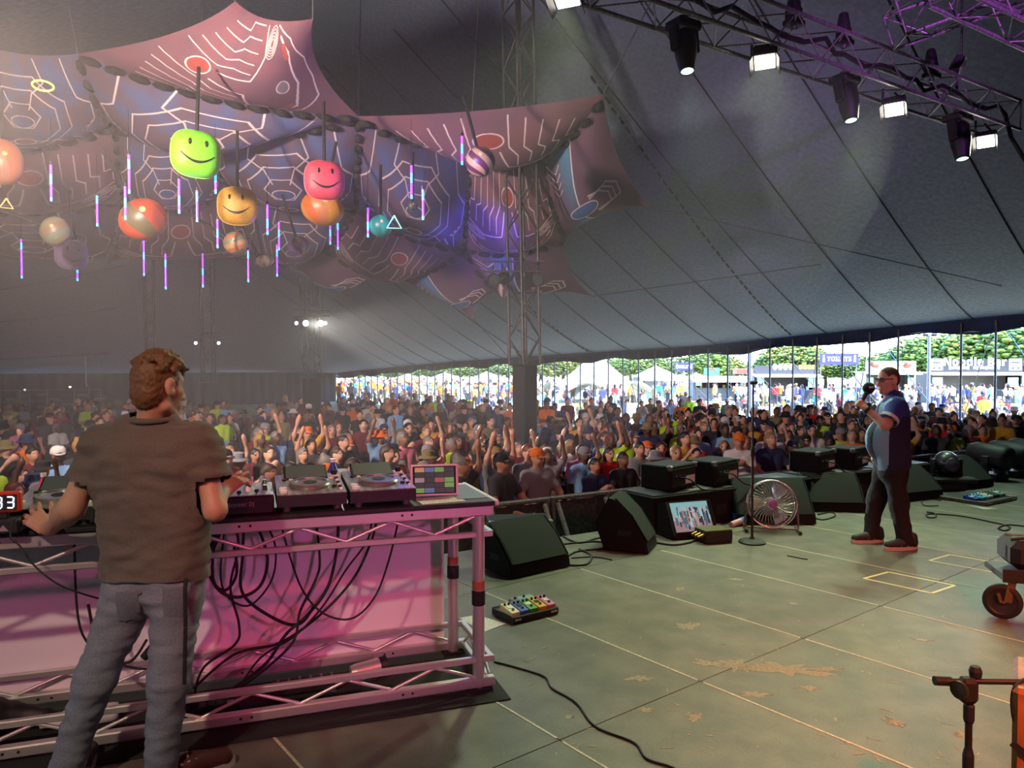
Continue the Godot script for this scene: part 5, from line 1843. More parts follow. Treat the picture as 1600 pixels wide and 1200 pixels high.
	for i in 190:
		var a := curl.randf() * TAU
		var e := curl.randf_range(0.25, 1.5)
		var dir := Vector3(cos(a) * cos(e), sin(e), sin(a) * cos(e))
		if dir.z < -0.5 and e < 0.5:
			continue
		var c := hc + hb * (Vector3(0, 0.034, -0.008) + dir * Vector3(0.086, 0.104, 0.108))
		hf.cap(c, c + Vector3(curl.randf_range(-0.02, 0.02), curl.randf_range(-0.004, 0.016), curl.randf_range(-0.02, 0.02)), 0.011, 0.007, 1)
	hf.egg(hc + hb * Vector3(0, -0.045, 0.070), Vector3(0.075, 0.105, 0.055), 2, hb)
	for q in [-1.0, 1.0]:
		hf.egg(hc + hb * Vector3(q * 0.088, -0.028, 0.012), Vector3(0.030, 0.050, 0.046), 2, hb)
	var frizz := FastNoiseLite.new()
	frizz.seed = 6
	frizz.frequency = 0.45
	var hres := hf.net()
	part(root, "hair", shell(Mb.new(), hres, Field.tags(hres), [1], 0.0, frizz, 0.006, true), mat("curly_brown_hair", Color(0.50, 0.35, 0.20), 0.6, 0.0, "fine", 6.0, {"sheen": 0.4}))
	# t-shirt
	var ts := Field.new(lo + Vector3(0, 0.75, 0), hi - Vector3(0, 0.2, 0), 0.013, 60.0)
	ts.cap(g.call(200, 722, 2.985), g.call(205, 885, 2.985), 0.120, 0.105, 1)
	ts.cap(g.call(280, 722, 2.985), g.call(278, 885, 2.985), 0.120, 0.105, 1)
	ts.cap(g.call(238, 715, 3.0), g.call(240, 880, 3.0), 0.13, 0.12, 1)
	ts.cap(g.call(168, 693, 2.985), g.call(308, 693, 2.99), 0.066, 0.066, 1)
	ts.cap(g.call(205, 672, 3.0), g.call(270, 672, 3.0), 0.048, 0.048, 1)
	ts.cap(g.call(156, 696, 2.985), g.call(141, 742, 2.975), 0.072, 0.066, 1)
	ts.cap(g.call(314, 696, 2.99), g.call(325, 742, 2.975), 0.072, 0.068, 1)
	ts.cap(g.call(137, 752, 2.972), el_l, 0.064, 0.04, 2)
	ts.cap(g.call(327, 752, 2.97), el_r, 0.066, 0.04, 2)
	ts.cap(g.call(240, 644, 2.99), g.call(244, 612, 2.99), 0.070, 0.05, 2)
	for x in [205, 240, 276]:
		ts.cap(g.call(x, 918, 2.985), g.call(x, 990, 2.985), 0.115, 0.11, 2)
	var tr := ts.net()
	var tt := Field.tags(tr)
	var fold := FastNoiseLite.new()
	fold.seed = 8
	fold.frequency = 0.075
	fold.fractal_octaves = 3
	var shirt_m := mat("taupe_cotton", Color(0.41, 0.375, 0.345), 0.9, 0.0, "cloth", 8.0, {"sheen": 0.25})
	weave = Vector3(70, 210, 70)
	var shirt := part(root, "t_shirt", shell(Mb.new(), tr, tt, [1], 0.010, fold, 0.017, false), shirt_m)
	var col := []
	for i in 25:
		var a := TAU * i / 24.0
		col.append(g.call(240, 655, 2.99) + Vector3(cos(a) * 0.081, -0.004 * sin(a), sin(a) * 0.079))
	part(shirt, "collar", Mb.new().tube(col, 0.012, 8), shirt_m)
	# jeans
	var js := Field.new(lo, Vector3(0.75, 1.0, 0.45), 0.013, 60.0)
	js.cap(g.call(212, 900, 2.985), g.call(212, 915, 2.985), 0.108, 0.108, 1)
	js.cap(g.call(270, 900, 2.985), g.call(270, 915, 2.985), 0.108, 0.108, 1)
	js.cap(hip_l, kn_l, 0.098, 0.072, 1)
	js.cap(kn_l, an_l, 0.070, 0.060, 1)
	js.cap(hip_r, kn_r, 0.098, 0.074, 1)
	js.cap(kn_r, an_r, 0.072, 0.062, 1)
	js.cap(an_l - Vector3(0, 0.05, 0), an_l - Vector3(0, 0.12, 0), 0.058, 0.055, 2)
	js.cap(an_r - Vector3(0, 0.05, 0), an_r - Vector3(0, 0.12, 0), 0.058, 0.055, 2)
	js.cap(g.call(240, 862, 2.985), g.call(240, 850, 2.985), 0.12, 0.12, 2)
	var jr := js.net()
	var jt := Field.tags(jr)
	var denim := mat("pale_denim", Color(0.52, 0.54, 0.60), 0.9, 0.0, "cloth", 6.0)
	var crease := FastNoiseLite.new()
	crease.seed = 3
	crease.frequency = 0.09
	crease.fractal_octaves = 2
	var jeans := part(root, "jeans", shell(Mb.new(), jr, jt, [1], 0.002, crease, 0.010), denim)
	weave = Vector3(100, 100, 100)
	# patch pockets and seams of the jeans lie on the cloth
	var inv := cam_t.affine_inverse()
	for pk in [[182, 920, 222, 970], [252, 915, 292, 965]]:
		var pt := PackedInt32Array()
		pt.resize(jr.v.size())
		for j in jr.v.size():
			var q: Vector3 = inv * (jr.v[j] + base)
			var sx: float = 800.0 + q.x / -q.z * F
			var sy: float = 600.0 - q.y / -q.z * F
			pt[j] = 1 if sx > pk[0] and sx < pk[2] and sy > pk[1] and sy < pk[3] and jr.n[j].z > 0.3 else 0
		part(jeans, "patch_pocket", shell(Mb.new(), jr, pt, [1], 0.008, null, 0.0, true), mat("denim_pocket", Color(0.45, 0.47, 0.53), 0.9, 0.0, "cloth", 6.0))
	# black strap hanging over the hip
	var strap := []
	for p in [[291, 903, 2.872], [289, 925, 2.868], [290, 980, 2.875], [289, 1030, 2.885], [288, 1070, 2.89]]:
		strap.append(g.call(p[0], p[1], p[2]))
	var st := Mb.new()
	for i in 4:
		st.bar(strap[i], strap[i + 1], 0.016, 0.005, Vector3(0, 0, 1), 0.002)
	solo("black_strap", st, rubber(), "black studded strap hanging down over the hip of the pale jeans", "strap", "", base)
	var tag_m := mat("white_button", Color(), 0.4)
	shoe(root, an_r + Vector3(0.0, -an_r.y, -0.02), Vector3(0.75, 0, -0.65), 1.15, mat("dark_red_trainer", Color(0.26, 0.08, 0.09), 0.6), mat("white_sole", Color(0.66, 0.65, 0.63), 0.6), tag_m)
	shoe(root, an_l + Vector3(0.0, -an_l.y, -0.02), Vector3(-0.25, 0, -0.95), 1.15, mat("dark_red_trainer", Color(), 0.6), mat("white_sole", Color(), 0.6), tag_m)

func build_mc() -> void:
	var base := on(1385, 852)
	var g := func(px: float, py: float, d: float) -> Vector3:
		return at(px, py, d) - base
	var root := thing("person", "man in a blue bowling shirt and black trousers speaking into a microphone", "person", base)
	var lo := Vector3(-0.62, -0.05, -0.6)
	var hi := Vector3(0.62, 1.9, 0.6)
	var face := Vector3(-0.96, -0.05, 0.22)
	var fd := Vector3(-0.975, 0, 0.2)
	var sh_l: Vector3 = g.call(1403, 634, 6.98)
	var sh_r: Vector3 = g.call(1392, 634, 7.36)
	var el_l: Vector3 = g.call(1383, 664, 6.90)
	var wr_l: Vector3 = g.call(1353, 639, 7.02)
	var el_r: Vector3 = g.call(1386, 676, 7.46)
	var wr_r: Vector3 = g.call(1372, 706, 7.40)
	var f := Field.new(lo, hi, 0.022, 60.0)
	f.cap(sh_l, sh_r, 0.06, 0.06)
	f.cap(g.call(1396, 640, 7.13), g.call(1394, 715, 7.13), 0.09, 0.09)
	f.cap(g.call(1393, 640, 7.25), g.call(1392, 715, 7.25), 0.09, 0.09)
	f.cap(g.call(1398, 625, 7.2), g.call(1391, 600, 7.2), 0.062, 0.058)
	f.cap(sh_l, el_l, 0.058, 0.046)
	f.cap(el_l, wr_l, 0.048, 0.030)
	f.cap(sh_r, el_r, 0.054, 0.040)
	f.cap(el_r, wr_r, 0.046, 0.030)
	var hip_l: Vector3 = g.call(1398, 732, 7.10)
	var hip_r: Vector3 = g.call(1384, 732, 7.30)
	var kn_l: Vector3 = g.call(1404, 788, 7.03)
	var kn_r: Vector3 = g.call(1368, 784, 7.30)
	var an_l: Vector3 = g.call(1414, 842, 6.98)
	var an_r: Vector3 = g.call(1362, 832, 7.26)
	f.cap(hip_l, kn_l, 0.08, 0.055)
	f.cap(kn_l, an_l, 0.052, 0.04)
	f.cap(hip_r, kn_r, 0.08, 0.055)
	f.cap(kn_r, an_r, 0.052, 0.04)
	var mb := Mb.new()
	var res := f.net()
	shell(mb, res, Field.tags(res), [])
	var hc: Vector3 = g.call(1387, 594, 7.2)
	var hb := looking(face)
	var fh := Field.new(hc - Vector3.ONE * 0.22, hc + Vector3.ONE * 0.22, 0.0075, 140.0)
	head_bones(fh, hc, hb, 1.08)
	fh.cap(hc + Vector3(0.03, -0.16, 0), hc + hb * Vector3(0, -0.06, -0.02), 0.064, 0.060)
	var hr := fh.net()
	var ht := Field.tags(hr)
	shell(mb, hr, ht, [])
	# both hands; the near one is closed round the microphone
	var mic_a: Vector3 = g.call(1343, 634, 7.06)
	var mic_b: Vector3 = g.call(1357.5, 606.5, 7.12)
	var axis := (mic_b - mic_a).normalized()
	var hl := Field.new(wr_l - Vector3.ONE * 0.22, wr_l + Vector3.ONE * 0.22, 0.006, 220.0)
	var fing: Vector3 = (g.call(1343, 630, 7.06) - wr_l).normalized()
	var thumb: Vector3 = (axis - fing * axis.dot(fing)).normalized()
	hand_bones(hl, wr_l, Basis(thumb, fing, thumb.cross(fing)), [0.95, 1.0, 1.02, 1.05], 0.02, 0.7, 1.0)
	hl.cap(wr_l.lerp(el_l, 0.15), wr_l + fing * 0.02, 0.033, 0.025)
	var lr := hl.net()
	shell(mb, lr, Field.tags(lr), [])
	var hrf := Field.new(wr_r - Vector3.ONE * 0.22, wr_r + Vector3.ONE * 0.22, 0.008, 200.0)
	var fd2 := (wr_r - el_r).normalized()
	var bk := Vector3(0, 0, -1)
	bk = (bk - fd2 * bk.dot(fd2)).normalized()
	hand_bones(hrf, wr_r, Basis(fd2.cross(bk), fd2, bk), [0.3, 0.35, 0.4, 0.45], 0.05, 0.3, 1.0)
	var r2 := hrf.net()
	shell(mb, r2, Field.tags(r2), [])
	part(root, "body", mb, skin(2))
	# cropped grey hair
	var hf := Field.new(hc - Vector3.ONE * 0.2, hc + Vector3.ONE * 0.2, 0.009, 130.0)
	hf.egg(hc + hb * Vector3(0, 0.045, -0.020), Vector3(0.081, 0.086, 0.098), 1, hb)
	hf.egg(hc + hb * Vector3(0, 0.0, -0.050), Vector3(0.076, 0.075, 0.066), 1, hb)
	hf.egg(hc + hb * Vector3(0, -0.04, 0.075), Vector3(0.080, 0.120, 0.060), 2, hb)
	for q in [-1.0, 1.0]:
		hf.egg(hc + hb * Vector3(q * 0.090, -0.02, 0.010), Vector3(0.030, 0.060, 0.05), 2, hb)
	var hres := hf.net()
	part(root, "hair", shell(Mb.new(), hres, Field.tags(hres), [1], 0.0, null, 0.0, true), mat("cropped_grey_hair", Color(0.34, 0.29, 0.25), 0.8, 0.0, "fine", 8.0))
	# eyes, brows and dark framed glasses
	var ink := mat("black_ink", Color(), 0.6)
	for q in [-1.0, 1.0]:
		part(root, "eye", Mb.new().ball(hc + hb * Vector3(q * 0.034, 0.012, 0.081), Vector3(0.012, 0.008, 0.008), 8, 6), ink)
	var gl := Mb.new()
	for q in [-1.0, 1.0]:
		var p := []
		for i in 13:
			var a := TAU * i / 12.0
			p.append(hc + hb * Vector3(q * 0.036 + cos(a) * 0.027, 0.010 + sin(a) * 0.017, 0.105 - absf(q * 0.036 + cos(a) * 0.027) * 0.28))
		gl.tube(p, 0.0045, 5)
		gl.rod(hc + hb * Vector3(q * 0.062, 0.014, 0.088), hc + hb * Vector3(q * 0.088, 0.014, -0.005), 0.0045, 5)
	gl.rod(hc + hb * Vector3(-0.010, 0.012, 0.103), hc + hb * Vector3(0.010, 0.012, 0.103), 0.004, 5)
	solo("glasses", gl, mat("dark_glasses_frame", Color(0.04, 0.04, 0.045), 0.4), "dark framed glasses worn by the man with the microphone", "glasses", "", base)
	# shirt: navy with royal blue shoulders, a pale blue front panel and pale cuffs
	var ts := Field.new(Vector3(-0.55, 0.72, -0.6), Vector3(0.55, 1.62, 0.6), 0.016, 55.0)
	ts.cap(sh_l + Vector3(-0.01, 0, -0.02), sh_r, 0.075, 0.075, 1)
	ts.cap(g.call(1396, 645, 7.12), g.call(1396, 722, 7.12), 0.145, 0.155, 1)
	ts.cap(g.call(1393, 645, 7.26), g.call(1393, 722, 7.26), 0.145, 0.150, 1)
	ts.egg(g.call(1381, 688, 7.18), Vector3(0.165, 0.21, 0.16), 1)
	ts.cap(g.call(1400, 622, 7.12), g.call(1398, 622, 7.28), 0.060, 0.060, 1)
	ts.cap(sh_l, sh_l.lerp(el_l, 0.66), 0.078, 0.076, 3)
	ts.cap(sh_l.lerp(el_l, 0.80), el_l.lerp(wr_l, 0.1), 0.074, 0.05, 2)
	ts.cap(sh_r, sh_r.lerp(el_r, 0.7), 0.076, 0.074, 3)
	ts.cap(sh_r.lerp(el_r, 0.85), el_r, 0.07, 0.05, 2)
	ts.cap(g.call(1396, 611, 7.2), g.call(1391, 595, 7.2), 0.080, 0.07, 2)
	ts.cap(g.call(1395, 755, 7.12), g.call(1395, 772, 7.12), 0.145, 0.14, 2)
	ts.cap(g.call(1391, 755, 7.26), g.call(1391, 772, 7.26), 0.145, 0.14, 2)
	ts.egg(g.call(1384, 758, 7.18), Vector3(0.16, 0.08, 0.16), 2)
	var tr := ts.net()
	var tt := Field.tags(tr)
	var mid: Vector3 = g.call(1393, 680, 7.19)
	for j in tt.size():
		var p: Vector3 = tr.v[j] - mid
		if tt[j] == 1 and p.dot(fd) > 0.155 - 0.03 * p.y:
			tt[j] = 5 if absf(p.dot(Vector3(0.2, 0, 0.975))) > 0.03 else 6
		elif tt[j] == 1 and p.y > 0.20:
			tt[j] = 3
	var fold := FastNoiseLite.new()
	fold.seed = 18
	fold.frequency = 0.05
	var royal := mat("royal_blue_cotton", Color(0.14, 0.24, 0.60), 0.85, 0.0, "cloth", 6.0)
	var navy := mat("navy_cotton", Color(0.085, 0.10, 0.24), 0.85, 0.0, "cloth", 6.0)
	var sky := mat("pale_blue_cotton", Color(0.52, 0.70, 0.80), 0.85, 0.0, "cloth", 6.0)
	part(root, "shirt", shell(Mb.new(), tr, tt, [1], 0.0, fold, 0.008), navy)
	part(root, "shirt_shoulder", shell(Mb.new(), tr, tt, [3], 0.001, fold, 0.008), royal)
	part(root, "shirt_front_panel", shell(Mb.new(), tr, tt, [5], 0.002, fold, 0.008), sky)
	part(root, "shirt_placket", shell(Mb.new(), tr, tt, [6], 0.003, fold, 0.008), navy)
	var cuff_c := sh_l.lerp(el_l, 0.70)
	var cuff := Mb.new().lathe([Vector2(0.082, -0.018), Vector2(0.090, -0.016), Vector2(0.091, 0.018), Vector2(0.082, 0.020)], 20, Transform3D(aimed(el_l - sh_l), cuff_c))
	part(root, "sleeve_cuff", cuff, mat("pale_cuff", Color(0.70, 0.78, 0.82), 0.8))
	var col := []
	for i in 17:
		var a := lerpf(-2.5, 2.5, i / 16.0)
		col.append(hc + Vector3(0.045, -0.135, 0) + turned(-fd) * Vector3(sin(a) * 0.082, -0.016 * (1.0 - cos(a)), cos(a) * 0.082))
	part(root, "shirt_collar", Mb.new().tube(col, 0.018, 6), royal)
	# trousers and shoes
	var js := Field.new(lo, Vector3(0.62, 1.0, 0.6), 0.017, 55.0)
	js.cap(g.call(1395, 722, 7.12), g.call(1396, 736, 7.12), 0.135, 0.13, 1)
	js.cap(g.call(1391, 722, 7.27), g.call(1390, 736, 7.27), 0.135, 0.13, 1)
	js.cap(hip_l, kn_l, 0.106, 0.080, 1)
	js.cap(kn_l, an_l, 0.078, 0.072, 1)
	js.cap(hip_r, kn_r, 0.106, 0.080, 1)
	js.cap(kn_r, an_r, 0.078, 0.070, 1)
	js.cap(an_l - Vector3(0, 0.07, 0), an_l - Vector3(0, 0.12, 0), 0.08, 0.07, 2)
	js.cap(an_r - Vector3(0, 0.07, 0), an_r - Vector3(0, 0.12, 0), 0.08, 0.07, 2)
	var jr := js.net()
	part(root, "trousers", shell(Mb.new(), jr, Field.tags(jr), [1], 0.0, fold, 0.016), mat("black_trousers", Color(0.075, 0.075, 0.08), 0.9, 0.0, "cloth", 5.0))
	var upper := mat("black_trainer", Color(0.10, 0.12, 0.13), 0.6)
	var sole := mat("white_sole", Color(0.66, 0.65, 0.63), 0.6)
	var stripe := mat("grey_green_stripe", Color(0.55, 0.62, 0.58), 0.6)
	var toe := Vector3(-0.98, 0, 0.15)
	shoe(root, an_l + Vector3(0.07, -an_l.y, 0.0), toe, 1.15, upper, sole, stripe)
	shoe(root, an_r + Vector3(0.07, -an_r.y, 0.0), toe, 1.15, upper, sole, stripe)
	# watch and microphone
	var wd := (wr_l - el_l).normalized()
	solo("wristwatch", Mb.new().lathe([Vector2(0.033, -0.016), Vector2(0.039, -0.013), Vector2(0.039, 0.013), Vector2(0.033, 0.016)], 16, Transform3D(aimed(wd), el_l.lerp(wr_l, 0.90))), rubber(), "black wristwatch on the arm that holds the microphone", "watch", "", base)
	var mic := thing("microphone", "black hand microphone with a foam windshield held to the man's mouth", "microphone", base + mic_a)
	var mt := Transform3D(aimed(axis), Vector3.ZERO)
	var ml := mic_a.distance_to(mic_b)
	part(mic, "handle", Mb.new().lathe([Vector2(0, -0.05), Vector2(0.016, -0.05), Vector2(0.018, 0.05), Vector2(0.024, ml - 0.03), Vector2(0.02, ml - 0.01)], 14, mt), black())
	part(mic, "windshield", Mb.new().ball(axis * ml, Vector3(0.056, 0.060, 0.056), 16, 10, aimed(axis)), mat("black_foam", Color(0.05, 0.05, 0.055), 0.95, 0.0, "fine", 12.0))
	part(mic, "badge", Mb.new().box(axis * ml + Vector3(0, 0.01, 0.052), Vector3(0.050, 0.020, 0.012), Basis(Vector3.BACK, 0.1), 0.004), mat("grey_badge", Color(0.55, 0.58, 0.62), 0.5))

# ---------------------------------------------------------------- monitors, fan, stands and boxes on the stage
func wedge(p: Vector3, front: Vector3, label: String, w := 0.64, h := 0.40, deep := 0.52) -> Node3D:
	# the origin is the middle of the lower front edge, z looks to where the grille faces
	var root := thing("floor_monitor", label, "speaker", p, turned(front), "wedge monitors on the stage")
	var prof := PackedVector2Array([Vector2(0.02, 0.012), Vector2(0.0, 0.10), Vector2(-deep * 0.30, h * 0.68), Vector2(-deep * 0.62, h * 0.98), Vector2(-deep * 0.72, h), Vector2(-deep * 0.98, h * 0.52), Vector2(-deep * 0.80, 0.012)])
	part(root, "cabinet", Mb.new().prism(prof, w, Transform3D(Basis(Vector3(0, 0, 1), Vector3.UP, Vector3(-1, 0, 0)), Vector3(w * 0.5, 0, 0))), black_paint())
	var gm := mat("grey_grille_mesh", Color(0.20, 0.215, 0.205), 0.85, 0.0, "fine", 10.0, {"dull": 0.3})
	var line := [Vector2(0.004, 0.108), Vector2(-deep * 0.29, h * 0.69), Vector2(-deep * 0.60, h * 0.985)]
	var pts := PackedVector3Array()
	for q in line:
		for i in 2:
			pts.append(Vector3((i - 0.5) * (w - 0.06), q.y + 0.008, q.x + 0.006))
	part(root, "grille", Mb.new().sheet(pts, 2, 3, Vector3(0, 0.6, 0.8), 0.004), gm)
	for s in [-1.0, 1.0]:
		var rim := []
		for q in line:
			rim.append(Vector3(s * (w * 0.5 - 0.016), q.y + 0.004, q.x + 0.004))
		part(root, "grille_edge", Mb.new().tube(rim, 0.009, 6), black_paint())
		var handle := part(root, "side_handle", Mb.new().box(Vector3(s * (w * 0.5 + 0.001), h * 0.38, -deep * 0.42), Vector3(0.006, 0.07, 0.13), Basis(), 0.002), rubber())
		part(handle, "handle_bar", Mb.new().box(Vector3(s * (w * 0.5 + 0.006), h * 0.38 + 0.025, -deep * 0.42), Vector3(0.012, 0.018, 0.13), Basis(), 0.004), black_paint())
	for x in [-1.0, 1.0]:
		for z in [-0.04, -deep * 0.74]:
			part(root, "rubber_foot", Mb.new().box(Vector3(x * w * 0.4, 0.006, z), Vector3(0.04, 0.012, 0.04)), rubber())
	return root

func fill_box(p: Vector3, front: Vector3, label: String, s := Vector3(0.54, 0.26, 0.38)) -> void:
	var root := thing("amplifier_box", label, "amplifier", p, turned(front), "black boxes along the stage front")
	part(root, "cabinet", Mb.new().box(Vector3(0, s.y * 0.5 + 0.012, 0), s, Basis(), 0.012), black_paint())
	part(root, "rear_panel", Mb.new().box(Vector3(0, s.y * 0.5 + 0.012, s.z * 0.5 + 0.002), Vector3(s.x - 0.07, s.y - 0.07, 0.006), Basis(), 0.001), black())
	part(root, "paper_label", Mb.new().box(Vector3(s.x * 0.22, s.y * 0.40, s.z * 0.5 + 0.006), Vector3(0.19, 0.085, 0.002)), mat("white_paper", Color(), 0.8))
	for i in 3:
		part(root, "socket", Mb.new().lathe([Vector2(0.022, 0), Vector2(0.022, 0.014), Vector2(0.012, 0.014), Vector2(0, 0.006)], 12, Transform3D(aimed(Vector3(0, 0, 1)), Vector3(-s.x * 0.30 + i * 0.08, s.y * 0.55, s.z * 0.5 + 0.004))), rubber())
	for x in [-1.0, 1.0]:
		part(root, "corner_guard", Mb.new().box(Vector3(x * (s.x * 0.5 - 0.02), s.y - 0.01, s.z * 0.5 - 0.02), Vector3(0.06, 0.06, 0.06), Basis(), 0.012), steel())
		part(root, "foot", Mb.new().box(Vector3(x * s.x * 0.4, 0.006, 0), Vector3(0.05, 0.012, s.z * 0.8)), rubber())
	var lead := []
	for q in [Vector3(-0.1, s.y * 0.55, s.z * 0.5), Vector3(-0.08, s.y * 0.5, s.z * 0.5 + 0.12), Vector3(0.05, 0.02, s.z * 0.5 + 0.2), Vector3(0.3, 0.0, s.z * 0.5 + 0.3)]:
		lead.append(q)
	part(root, "lead", Mb.new().tube(smooth(lead), 0.009, 6), rubber())

func build_stage_gear() -> void:
	var face := -Vector3(-0.616, 0, -0.788)
	wedge((on(797, 905) + on(889, 885)) * 0.5, face, "black wedge monitor beside the end of the truss desk, grille turned up")
	wedge(on(1017, 858), Vector3(0.93, 0, 0.36), "black wedge monitor standing side on behind the loose cables", 0.44, 0.50, 0.50)
	wedge(on(1213, 820), Vector3(0.0, 0, 1), "pale lit wedge monitor behind the round fan", 0.86, 0.46, 0.55)
	wedge(on(1308, 800), Vector3(-0.10, 0, 1.0), "black wedge monitor just behind the man's front leg", 0.66, 0.42, 0.56)
	wedge(on(1445, 781), Vector3(0.42, 0, 0.9), "black wedge monitor past the man's back leg", 0.70, 0.40, 0.56)
	wedge(on(1530, 763), Vector3(0.5, 0, 0.86), "black wedge monitor next to the dark round lamp", 0.72, 0.42, 0.60)
	# video monitor in a sloping black case
	var vm := thing("video_monitor", "black sloping case with a picture screen beside the big fan", "monitor", on(1087, 842), turned(Vector3(0.34, 0, 0.94)))
	var prof := PackedVector2Array([Vector2(0, 0.01), Vector2(0, 0.05), Vector2(-0.16, 0.36), Vector2(-0.42, 0.30), Vector2(-0.42, 0.01)])
	part(vm, "case", Mb.new().prism(prof, 0.50, Transform3D(Basis(Vector3(0, 0, 1), Vector3.UP, Vector3(-1, 0, 0)), Vector3(0.25, 0, 0))), black_paint())
	var im := Image.create(128, 96, false, Image.FORMAT_RGB8)
	im.fill(Color(0.45, 0.66, 0.72))
	var r := RandomNumberGenerator.new()
	r.seed = 5
	im.fill_rect(Rect2i(0, 60, 128, 36), Color(0.52, 0.46, 0.50))
	for i in 60:
		var x := r.randi_range(0, 120)
		var h := r.randi_range(14, 46)
		im.fill_rect(Rect2i(x, r.randi_range(14, 50), r.randi_range(4, 9), h), [Color(0.16, 0.20, 0.28), Color(0.30, 0.38, 0.46), Color(0.55, 0.70, 0.76), Color(0.62, 0.52, 0.52)][i % 4])
	for i in 30:
		im.fill_rect(Rect2i(r.randi_range(0, 124), r.randi_range(12, 60), 4, 5), Color(0.66, 0.56, 0.52))
	var sm := mat("monitor_screen", Color(1, 1, 1), 0.2, 0.0, "", 1.0, {"tex": ImageTexture.create_from_image(im)})
	sm.emission_enabled = true
	sm.emission_texture = sm.albedo_texture
	sm.emission_operator = BaseMaterial3D.EMISSION_OP_MULTIPLY
	sm.emission = Color(1, 1, 1)
	sm.emission_energy_multiplier = 0.28
	var scr := Mb.new()
	scr.quad_uv(Vector3(-0.22, 0.078, -0.004), Vector3(0.22, 0.078, -0.004), Vector3(0.22, 0.348, -0.143), Vector3(-0.22, 0.348, -0.143))
	part(vm, "screen", scr, sm)
	for s in [-1.0, 1.0]:
		part(vm, "side_cheek", Mb.new().prism(prof, 0.012, Transform3D(Basis(Vector3(0, 0, 1), Vector3.UP, Vector3(-1, 0, 0)), Vector3(s * 0.256 + 0.006, 0, 0.012))), black_paint())
	# wide black subwoofers along the edge of the stage
	var along_edge := [[0.2, 1.25, "nearest the truss desk"], [1.50, 1.25, "behind the picture monitor"], [2.80, 1.25, "behind the round fan"], [4.10, 1.25, "at the far end of the row"]]
	for e in along_edge:
		var c := pit(1.22 + e[0], -0.16)
		var root := thing("subwoofer", "long low black subwoofer on the stage edge " + e[2], "speaker", c, turned(-edge_out), "subwoofers on the stage edge")
		part(root, "cabinet", Mb.new().box(Vector3(0, 0.19, 0), Vector3(e[1], 0.38, 0.50), Basis(), 0.012), black_paint())
		part(root, "top_lid", Mb.new().box(Vector3(0, 0.386, 0), Vector3(e[1] - 0.04, 0.012, 0.46), Basis(), 0.003), black())
		for s in [-1.0, 1.0]:
			part(root, "handle_recess", Mb.new().box(Vector3(s * e[1] * 0.30, 0.16, 0.251), Vector3(0.16, 0.11, 0.006), Basis(), 0.002), rubber())
			part(root, "end_handle", Mb.new().box(Vector3(s * (e[1] * 0.5 + 0.002), 0.2, 0), Vector3(0.006, 0.10, 0.16), Basis(), 0.002), rubber())
		part(root, "top_plate", Mb.new().box(Vector3(0.1, 0.396, 0.12), Vector3(0.34, 0.008, 0.20), Basis(), 0.002), mat("grey_plate", Color(), 0.5))
	var ytop := 0.402
	for b in [[1.28, "black box with sockets on the end subwoofer"], [1.95, "black box with a pale label on the subwoofers above the picture monitor"], [3.75, "black box behind the microphone stand on the subwoofers"], [4.45, "black box with a pink lit label at the end of the subwoofers"]]:
		fill_box(pit(b[0], -0.12, ytop), -edge_out + edge_dir * 0.25, b[1])
	fill_box(pit(-0.75, -0.25, 0.0), Vector3(0.15, 0, 1), "black box on the floor between the desk and the barrier", Vector3(0.58, 0.30, 0.36))
	# round drum fan
	var fc := on(1205, 829)
	var fan := thing("floor_fan", "large round silver floor fan with a purple hub on a low stand", "fan", fc, turned(Vector3(-0.22, 0, 1)))
	var chrome := mat("chrome_wire", Color(0.86, 0.84, 0.86), 0.22, 0.85)
	var mid := Vector3(0, 0.285, 0)
	var tilt := aimed(Vector3(0, 0.12, 1))
	var rr := 0.245
	for h in [-0.075, 0.075]:
		var ring := []
		for i in 41:
			ring.append(mid + tilt * Vector3(cos(TAU * i / 40.0) * rr, h, sin(TAU * i / 40.0) * rr))
		part(fan, "guard_ring", Mb.new().tube(ring, 0.007, 6), chrome)
		for i in 36:
			var a := TAU * i / 36.0
			var tip := mid + tilt * Vector3(cos(a) * rr, h, sin(a) * rr)
			var bow := mid + tilt * Vector3(cos(a + 0.15) * rr * 0.6, h * 1.5, sin(a + 0.15) * rr * 0.6)
			part(fan, "guard_wire", Mb.new().tube([mid + tilt * Vector3(cos(a) * 0.04, h * 1.5, sin(a) * 0.04), bow, tip], 0.0018, 4), chrome)
	for i in 3:
		var a := TAU * i / 3.0 + 0.5
		var pts := PackedVector3Array()
		for j in 6:
			for k in 6:
				var rad := lerpf(0.045, 0.215, j / 5.0)
				var wdt := lerpf(0.35, 0.62, sin(j / 5.0 * 2.4)) * (k / 5.0 - 0.5) * 1.4
				pts.append(mid + tilt * Vector3(cos(a + wdt) * rad, (k / 5.0 - 0.5) * 0.07, sin(a + wdt) * rad))
		part(fan, "blade", Mb.new().sheet(pts, 6, 6, Vector3(0, 0.2, 1), 0.002), mat("polished_blade", Color(0.86, 0.86, 0.84), 0.18, 0.9))
	part(fan, "hub", Mb.new().lathe([Vector2(0.045, 0.06), Vector2(0.042, 0.115), Vector2(0.02, 0.125), Vector2(0, 0.125)], 18, Transform3D(tilt, mid)), mat("purple_hub", Color(0.55, 0.32, 0.62), 0.4))
	part(fan, "motor", Mb.new().lathe([Vector2(0, -0.18), Vector2(0.06, -0.17), Vector2(0.07, -0.05), Vector2(0.05, 0.04), Vector2(0, 0.04)], 16, Transform3D(tilt, mid)), steel())
